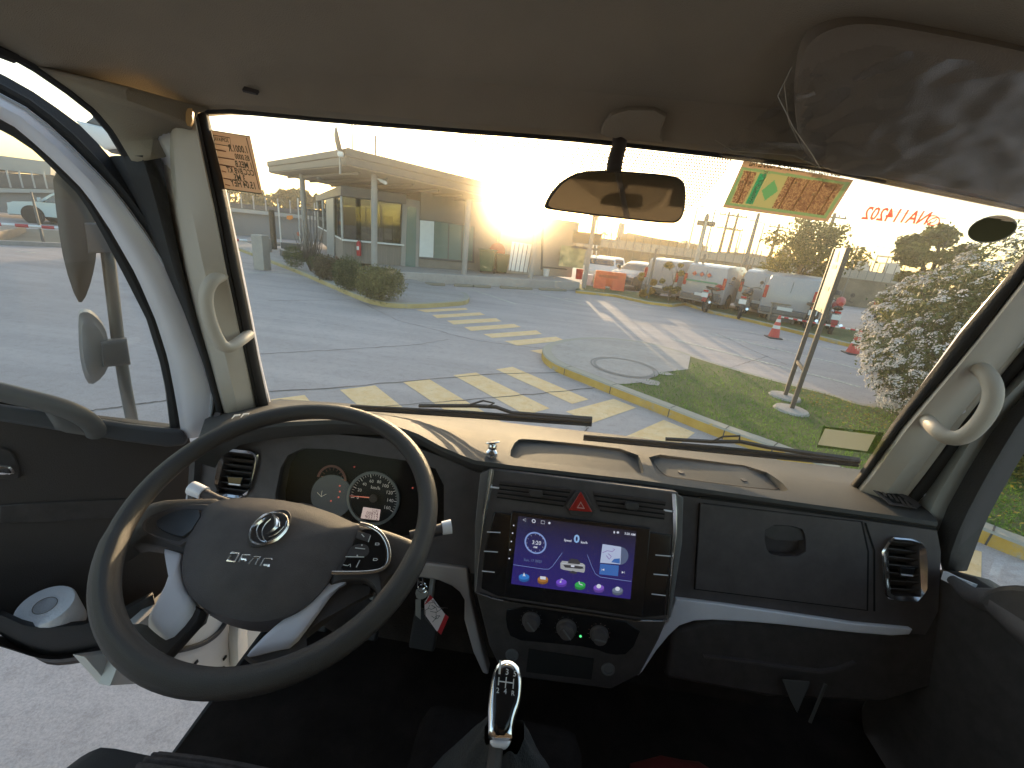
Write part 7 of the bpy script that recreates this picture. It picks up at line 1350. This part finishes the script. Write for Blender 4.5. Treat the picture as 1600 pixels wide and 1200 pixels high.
# ================================================================== LOOSE THINGS IN THE CAB
# toilet roll
tq = DP.p((80, 962), .055); TP = M('tissue_paper', (.86, .84, .86), .95, var=.05, vs=20, bump=.3, bs=120); ax = unit(V((0.05, .12, 1)) + DN * -.35 if 0 else V((.12, -.18, .95)))
tr_ = thing('toilet_roll', 'white roll of toilet paper standing in the door pocket', 'toilet roll', tq); m = MB(); m.lathe([(.022, -.05), (.052, -.05), (.0535, -.045), (.0535, .038), (.051, .043), (.022, .043)], (0, 0, 0), ax, 36); m.lathe([(.022, -.05), (.022, .043)], (0, 0, 0), ax, 24); m.build('paper', TP, tr_); m = MB(); m.lathe([(.0215, -.05), (.0215, .044), (.0205, .044), (.0205, -.05)], (0, 0, 0), ax, 24); m.build('cardboard_core', M('cardboard', (.22, .18, .14), .9), tr_)
# phone holder
ph = thing('phone_holder', 'small chrome magnetic phone holder standing on the dashboard top', 'phone holder', Z((768, 713), 1.625)); m = MB(); m.lathe([(0, 0), (.0145, 0), (.015, .004), (.0135, .007), (.0135, .011), (.0145, .013), (.010, .018), (.006, .02), (0, .02)], (0, 0, 0), n=24); m.build('base', CHR, ph); m = MB(); m.lathe([(0, -.011), (.007, -.009), (.0108, -.003), (.0108, .003), (.007, .009), (0, .011)], (0, 0, .027), n=20); m.build('ball', CHR, ph)
m = MB(); m.lathe([(0, 0), (.017, 0), (.018, .002), (.017, .0035), (0, .0035)], (0, -.002, .038), (-.25, .35, 1), 24); m.build('plate', CHR, ph)
# keys
kp = onP((660, 925), (0, .78, 0), (0, 1, 0)); KY = Fr((-.15, .76, 1.36), (.1, -1, .25)); key = thing('key_ring', 'key ring with a white and red tag hanging by the steering column', 'key ring', KY.p((655, 905))); O = V(key.location)
def kpart(mb, nm, mat, **k): mb.v = [tuple(V(v) - O) for v in mb.v]; return mb.build(nm, mat, key, **k)
m = MB(); plate(m, KY, zk8((372, 600), (372, 520), (440, 435), (470, 460), (645, 692), (560, 905), (535, 915), (375, 690)), 0, .003); tg = kpart(m, 'tag', M('tag_white', (.70, .60, .60), .5), bevel=.0005)
m = MB(); plate(m, KY, zk8((645, 692), (692, 728), (592, 962), (545, 915)), 0, .0035); kpart(m, 'tag_end', M('tag_red', (.45, .02, .03), .4), bevel=.0005); m = MB(); plate(m, KY, zk8((365, 560), (440, 432), (480, 470), (400, 540)), 0, .0034); kpart(m, 'tag_band', bpy.data.materials['tag_red'])
m = MB(); rr = np.random.default_rng(8)
for _ in range(13): c = V((505, 610)) + rr.normal(size=2) * V((45, 75)) + 0; d = rr.normal(size=2) * 45; strip(m, [KY.p(q, .0034) for q in zk8(tuple(c - d), tuple(c + V((d[1], -d[0])) * .4), tuple(c + d))], .0011, KY.n, .0003)
kpart(m, 'handwriting', BLK2, smooth=False)
for c_, r_ in (((330, 300), 55), ((345, 340), 62)): m = MB(); P = [KY.p(q, .004) for q in zk8(*[(c_[0] + r_ * cos(a), c_[1] + r_ * .9 * sin(a)) for a in np.linspace(0, 2 * pi, 20)])]; m.tube(P, .001, 5); kpart(m, 'split_ring', CHR)
for x, y in ((285, 240), (345, 250)): m = MB(); m.tube([KY.p(q, .006) for q in zk8((x - 5, y + 60), (x, y - 60), (x + 15, y + 30))], .0011, 5); kpart(m, 'wire_loop', CHR)
m = MB(); plate(m, KY, zk8((240, 380), (300, 340), (400, 370), (420, 430), (370, 480), (270, 490)), -.006, 0, 1); plate(m, KY, zk8((250, 490), (320, 490), (320, 760), (250, 700)), -.005, -.002); kpart(m, 'key', STEEL, bevel=.0006)
# red bag on the floor
rq = Z((1030, 1182), 1.02); rbg = thing('red_bag', 'red bag with a thin dark strap lying on the cab floor', 'bag', (rq[0] + .05, rq[1] - .08, .95)); m = MB(); rr = np.random.default_rng(3)
m.loft([[V((x, w * cos(a) * (1 + .05 * sin(3 * a + x * 30)), h + h * sin(a) * (1 + .06 * cos(4 * a + x * 20)))) for a in np.linspace(0, 2 * pi, 22, endpoint=False)] for x, w, h in ((-.17, .03, .03), (-.15, .10, .05), (-.05, .14, .065), (.08, .14, .06), (.18, .10, .05), (.22, .03, .025))], True, True); m.build('body', M('red_cloth', (.14, .008, .007), .8, bump=.4, bs=80), rbg); m = MB(); m.tube([(-.1, -.05, .12), (.02, .0, .138), (.15, .02, .118)], .005, 6); m.build('strap', BLK2, rbg); rbg.scale = (.75, .75, .55)
# ---- papers and stickers on the windscreen (written side faces out, so they read mirrored)
def sticker(nm, px, h0, h1, mat, lb, cat, sm=0): m = MB(); plate(m, W, px, h0, h1, sm); c = W.p(px[0]); o = m.build(nm, mat, smooth=False, loc=c); return tag(o, lb, cat), V(c)
def smark(mb, nm, mat, par, O): mb.v = [tuple(V(v) - O) for v in mb.v]; return mb.build(nm, mat, par, smooth=False)
PAP = ML('notice_paper', (.60, .50, .41), var=.05, trans=.45, island=0.0); zl = zm(310, 190, 9.23)
np_, O = sticker('paper_notice', zl((130, 115), (745, 215), (925, 1050), (350, 965)), .001, .0016, PAP, 'orange paper notice with hand printed lines taped on the left of the windscreen', 'notice')
m = MB(); INK = M('ink_dark', (.07, .08, .06), .7); INK2 = M('ink_brown', (.22, .10, .06), .7); fW = W.shift(.0022)
def ws(mb, pts, w, z=zl): strip(mb, [fW.p(q) for q in z(*pts)], w, W.n, .0001)
for tx, a, b_ in (('SOPRAVAL', (440, 300), (215, 270)), ('1.0001.R', (715, 455), (440, 425)), ('85.0000', (745, 570), (535, 535)), ('1 MES.B', (780, 685), (540, 650)), ('CCC.BVB KT', (815, 785), (420, 730)), ('3 MS', (690, 870), (530, 845)), ('15.04 HEY', (830, 975), (475, 925))):
    q = zl(a, b_); text_mb(m, tx, fW.p(q[0]), fW.p(q[1]), W.n, hs=1.5, bold=.025)
ws(m, [(215, 195), (455, 235), (470, 360), (235, 320), (215, 195)], .0016); ws(m, [(130, 120), (350, 960)], .002); ws(m, [(690, 230), (880, 980)], .0016); ws(m, [(350, 965), (925, 1045)], .002); ws(m, [(130, 118), (745, 215)], .0016); smark(m, 'print', INK, np_, O)
m = MB()
for a, b_ in (((240, 400), (400, 432)), ((270, 510), (520, 548)), ((300, 620), (520, 655)), ((335, 710), (400, 728)), ((360, 815), (480, 838)), ((385, 905), (460, 925))): ws(m, [a, b_], .0022)
smark(m, 'small_print', INK2, np_, O)
# green permit: one card, its printed fields as coloured cells
zgn = zm(1120, 240, 7.273); TLp = lambda n, c: ML(n, tuple(v * .62 + .03 for v in c), var=.03, trans=.45, island=0)
pm_ = thing('circulation_permit', 'green and tan permit card stuck at the top of the windscreen', 'permit', W.p((1161, 251))); O = V(pm_.location)
PT = [TLp('permit_border', (.44, .30, .19)), TLp('permit_green', (.20, .34, .15)), TLp('permit_field', (.38, .38, .16)), TLp('permit_strip', (.01, .28, .12)), TLp('permit_diamond', (.10, .34, .13)), TLp('permit_brown', (.17, .07, .03)), TLp('permit_speck', (.42, .27, .13))]
zones = [(1, [(290, 150), (1515, 330), (1240, 735), (90, 580)]), (2, [(305, 185), (1455, 350), (1220, 700), (150, 562)]), (3, [(490, 222), (570, 235), (405, 580), (325, 568)]), (4, [(655, 300), (695, 425), (545, 535), (510, 420)]), (5, [(815, 262), (1440, 352), (1215, 700), (630, 615)]), (5, [(310, 195), (460, 215), (300, 570), (165, 555)])]
quad = [V(q, float) for q in ((305, 80), (1555, 300), (1260, 775), (65, 612))]; NU, NV = 150, 62; m = MB(); mi = []; rr = np.random.default_rng(4)
for j_ in range(NV + 1):
    for i_ in range(NU + 1): u = i_ / NU; v = j_ / NV; q = (quad[0] * (1 - u) + quad[1] * u) * (1 - v) + (quad[3] * (1 - u) + quad[2] * u) * v; m.v.append(tuple(W.p(zgn(tuple(q))[0], .0012) - O))
for j_ in range(NV):
    for i_ in range(NU):
        u = (i_ + .5) / NU; v = (j_ + .5) / NV; q = (quad[0] * (1 - u) + quad[1] * u) * (1 - v) + (quad[3] * (1 - u) + quad[2] * u) * v; z_ = 0
        for k, pz in zones:
            if inside(q, pz): z_ = k
        if z_ == 5 and rr.random() < .42: z_ = 6
        m.f.append((j_ * (NU + 1) + i_, j_ * (NU + 1) + i_ + 1, (j_ + 1) * (NU + 1) + i_ + 1, (j_ + 1) * (NU + 1) + i_)); mi.append(z_)
pc_ = m.build('card', PT[0], pm_, smooth=False)
for q in PT[1:]: pc_.data.materials.append(q)
pc_.data.polygons.foreach_set('material_index', mi)
f4 = W.shift(.0036)
for a, b_ in (((890, 275), (700, 620)), ((1050, 298), (855, 640)), ((1215, 322), (1010, 662)), ((1370, 345), (1160, 685)), ((385, 205), (232, 562))): m = MB(); strip(m, [f4.p(q) for q in zgn(a, b_)], .0018, W.n, .0001); smark(m, 'table_line', bpy.data.materials.get('table_line') or ML('table_line', (.6, .45, .28), var=.02, trans=.4, island=0), pm_, O)
m = MB()
for c_ in ((897, 328), (1097, 463), (950, 512), (1240, 505), (293, 322), (366, 336)): P = f4.p(zgn(c_)[0]); m.add([P + (W.u * cos(a) + W.v * sin(a)) * .0026 for a in np.linspace(0, 2 * pi, 12, endpoint=False)], [tuple(range(12))])
smark(m, 'punched_hole', ML('hole_bright', (.8, .75, .6), var=.01, trans=.6, island=0), pm_, O)
m = MB(); q = zgn((1455, 268), (362, 138)); text_mb(m, 'VALIDO SOLO PARA CIRCULAR POR TODO EL PAIS', W.p(q[0], .0022), W.p(q[1], .0022), W.n, hs=2.2, bold=.02); smark(m, 'heading', INK, pm_, O)
m = MB()
for k, ch in enumerate('SLPSJ5B'): x = 540 - k * 27; y = 262 + k * 50; q = zgn((x + 18, y + 6), (x - 30, y - 2)); text_mb(m, ch, f4.p(q[0]), f4.p(q[1]), W.n, hs=.8, bold=.02)
smark(m, 'strip_letters', ML('strip_white', (.8, .8, .7), var=.01, trans=.5, island=0), pm_, O)
# red number label
RT = ML('label_red', (.80, .16, .14), var=.02, trans=.6, island=0); CLR = MG('label_film', (.93, .90, .84), .03); zr8 = zm(1100, 220, 3.158)
lb_, O = sticker('number_label', zr8((790, 318), (1200, 370), (1165, 440), (770, 385)), .001, .0013, CLR, 'clear label with red mirrored number on the windscreen', 'label')
m = MB(); q = zr8((1090, 402), (772, 384)); text_mb(m, 'NA114202', fW.p(zr8((1092, 412))[0]), fW.p(zr8((775, 385))[0]), W.n, hs=1.25, bold=.02, shear=.0)
P = [fW.p(p_) for p_ in zr8(*[(1130 + 32 * cos(a), 393 + 24 * sin(a)) for a in np.linspace(0, 2 * pi, 20)])]; strip(m, P, .0016, W.n, .0001); ws(m, [(1100, 402), (1125, 385), (1155, 378)], .002, zr8); ws(m, [(1110, 410), (1135, 400), (1150, 385)], .0016, zr8); smark(m, 'red_print', RT, lb_, O)
# oval sticker
def oval(c, rx, ry, rot): return [(c[0] + rx * cos(a) * cos(rot) - ry * sin(a) * sin(rot), c[1] + rx * cos(a) * sin(rot) + ry * sin(a) * cos(rot)) for a in np.linspace(0, 2 * pi, 36, endpoint=False)]
ov, O = sticker('oval_sticker', oval((1551, 358), 39.5, 20.5, rad(-12)), .001, .0015, WPL, 'dark green oval sticker with a pale edge at the upper right of the windscreen', 'sticker'); m = MB(); plate(m, fW, oval((1551, 358), 37.5, 18.8, rad(-12)), 0, .0002); smark(m, 'dark_field', ML('oval_green', (.24, .23, .12), var=.08, trans=.4, island=0), ov, O); m = MB()
for k in range(3): strip(m, [f2.p(q) for q in ((1533 + k * 13, 366 - k * 2), (1543 + k * 13, 359 - k * 2), (1535 + k * 13, 351 - k * 2))], .003, W.n, .0001)
smark(m, 'marks', M('oval_marks', (.20, .21, .12), .5), ov, O)
# white inspection label (lines of small print, no code)
zi = zm(1250, 640, 4.571); wl_, O = sticker('inspection_label', zi((165, 120), (600, 165), (540, 320), (120, 270)), .001, .0014, MG('label_backing', (.75, .80, .62), .04), 'small white printed label low on the right of the windscreen', 'label')
m = MB(); plate(m, fW, zi((180, 137), (540, 182), (480, 298), (128, 250)), 0, .0002); smark(m, 'white_field', ML('label_white', (.72, .70, .74), var=.03, trans=.45, island=0), wl_, O); m = MB()
for a, b_ in (((250, 150), (440, 175)), ((300, 178), (365, 186)), ((385, 190), (490, 203)), ((280, 200), (350, 209)), ((385, 207), (480, 219)), ((275, 212), (345, 221)), ((395, 226), (480, 237)), ((390, 243), (470, 253)), ((215, 244), (360, 263)), ((385, 262), (445, 270))): strip(m, [f2.p(q) for q in zi(a, b_)], .0016, W.n, .0001)
smark(m, 'small_print', M('print_grey', (.28, .26, .26), .7), wl_, O)
# ================================================================== HAZE over the yard
HZ = bpy.data.materials.new('evening_haze'); HZ.use_nodes = True; t = HZ.node_tree; t.nodes.clear(); o_ = t.nodes.new('ShaderNodeOutputMaterial'); pv = t.nodes.new('ShaderNodeVolumePrincipled')
pv.inputs['Color'].default_value = (.92, .90, .86, 1); pv.inputs['Density'].default_value = .0016; pv.inputs['Anisotropy'].default_value = .45; t.links.new(pv.outputs[0], o_.inputs['Volume'])
m = MB(); m.box((0, 90, 10.5), (486, 306, 23)); hz_ = m.build('haze', HZ, smooth=False); hz_['kind'] = 'stuff'; hz_['label'] = 'thin warm evening haze hanging over the yard'; hz_['category'] = 'haze'
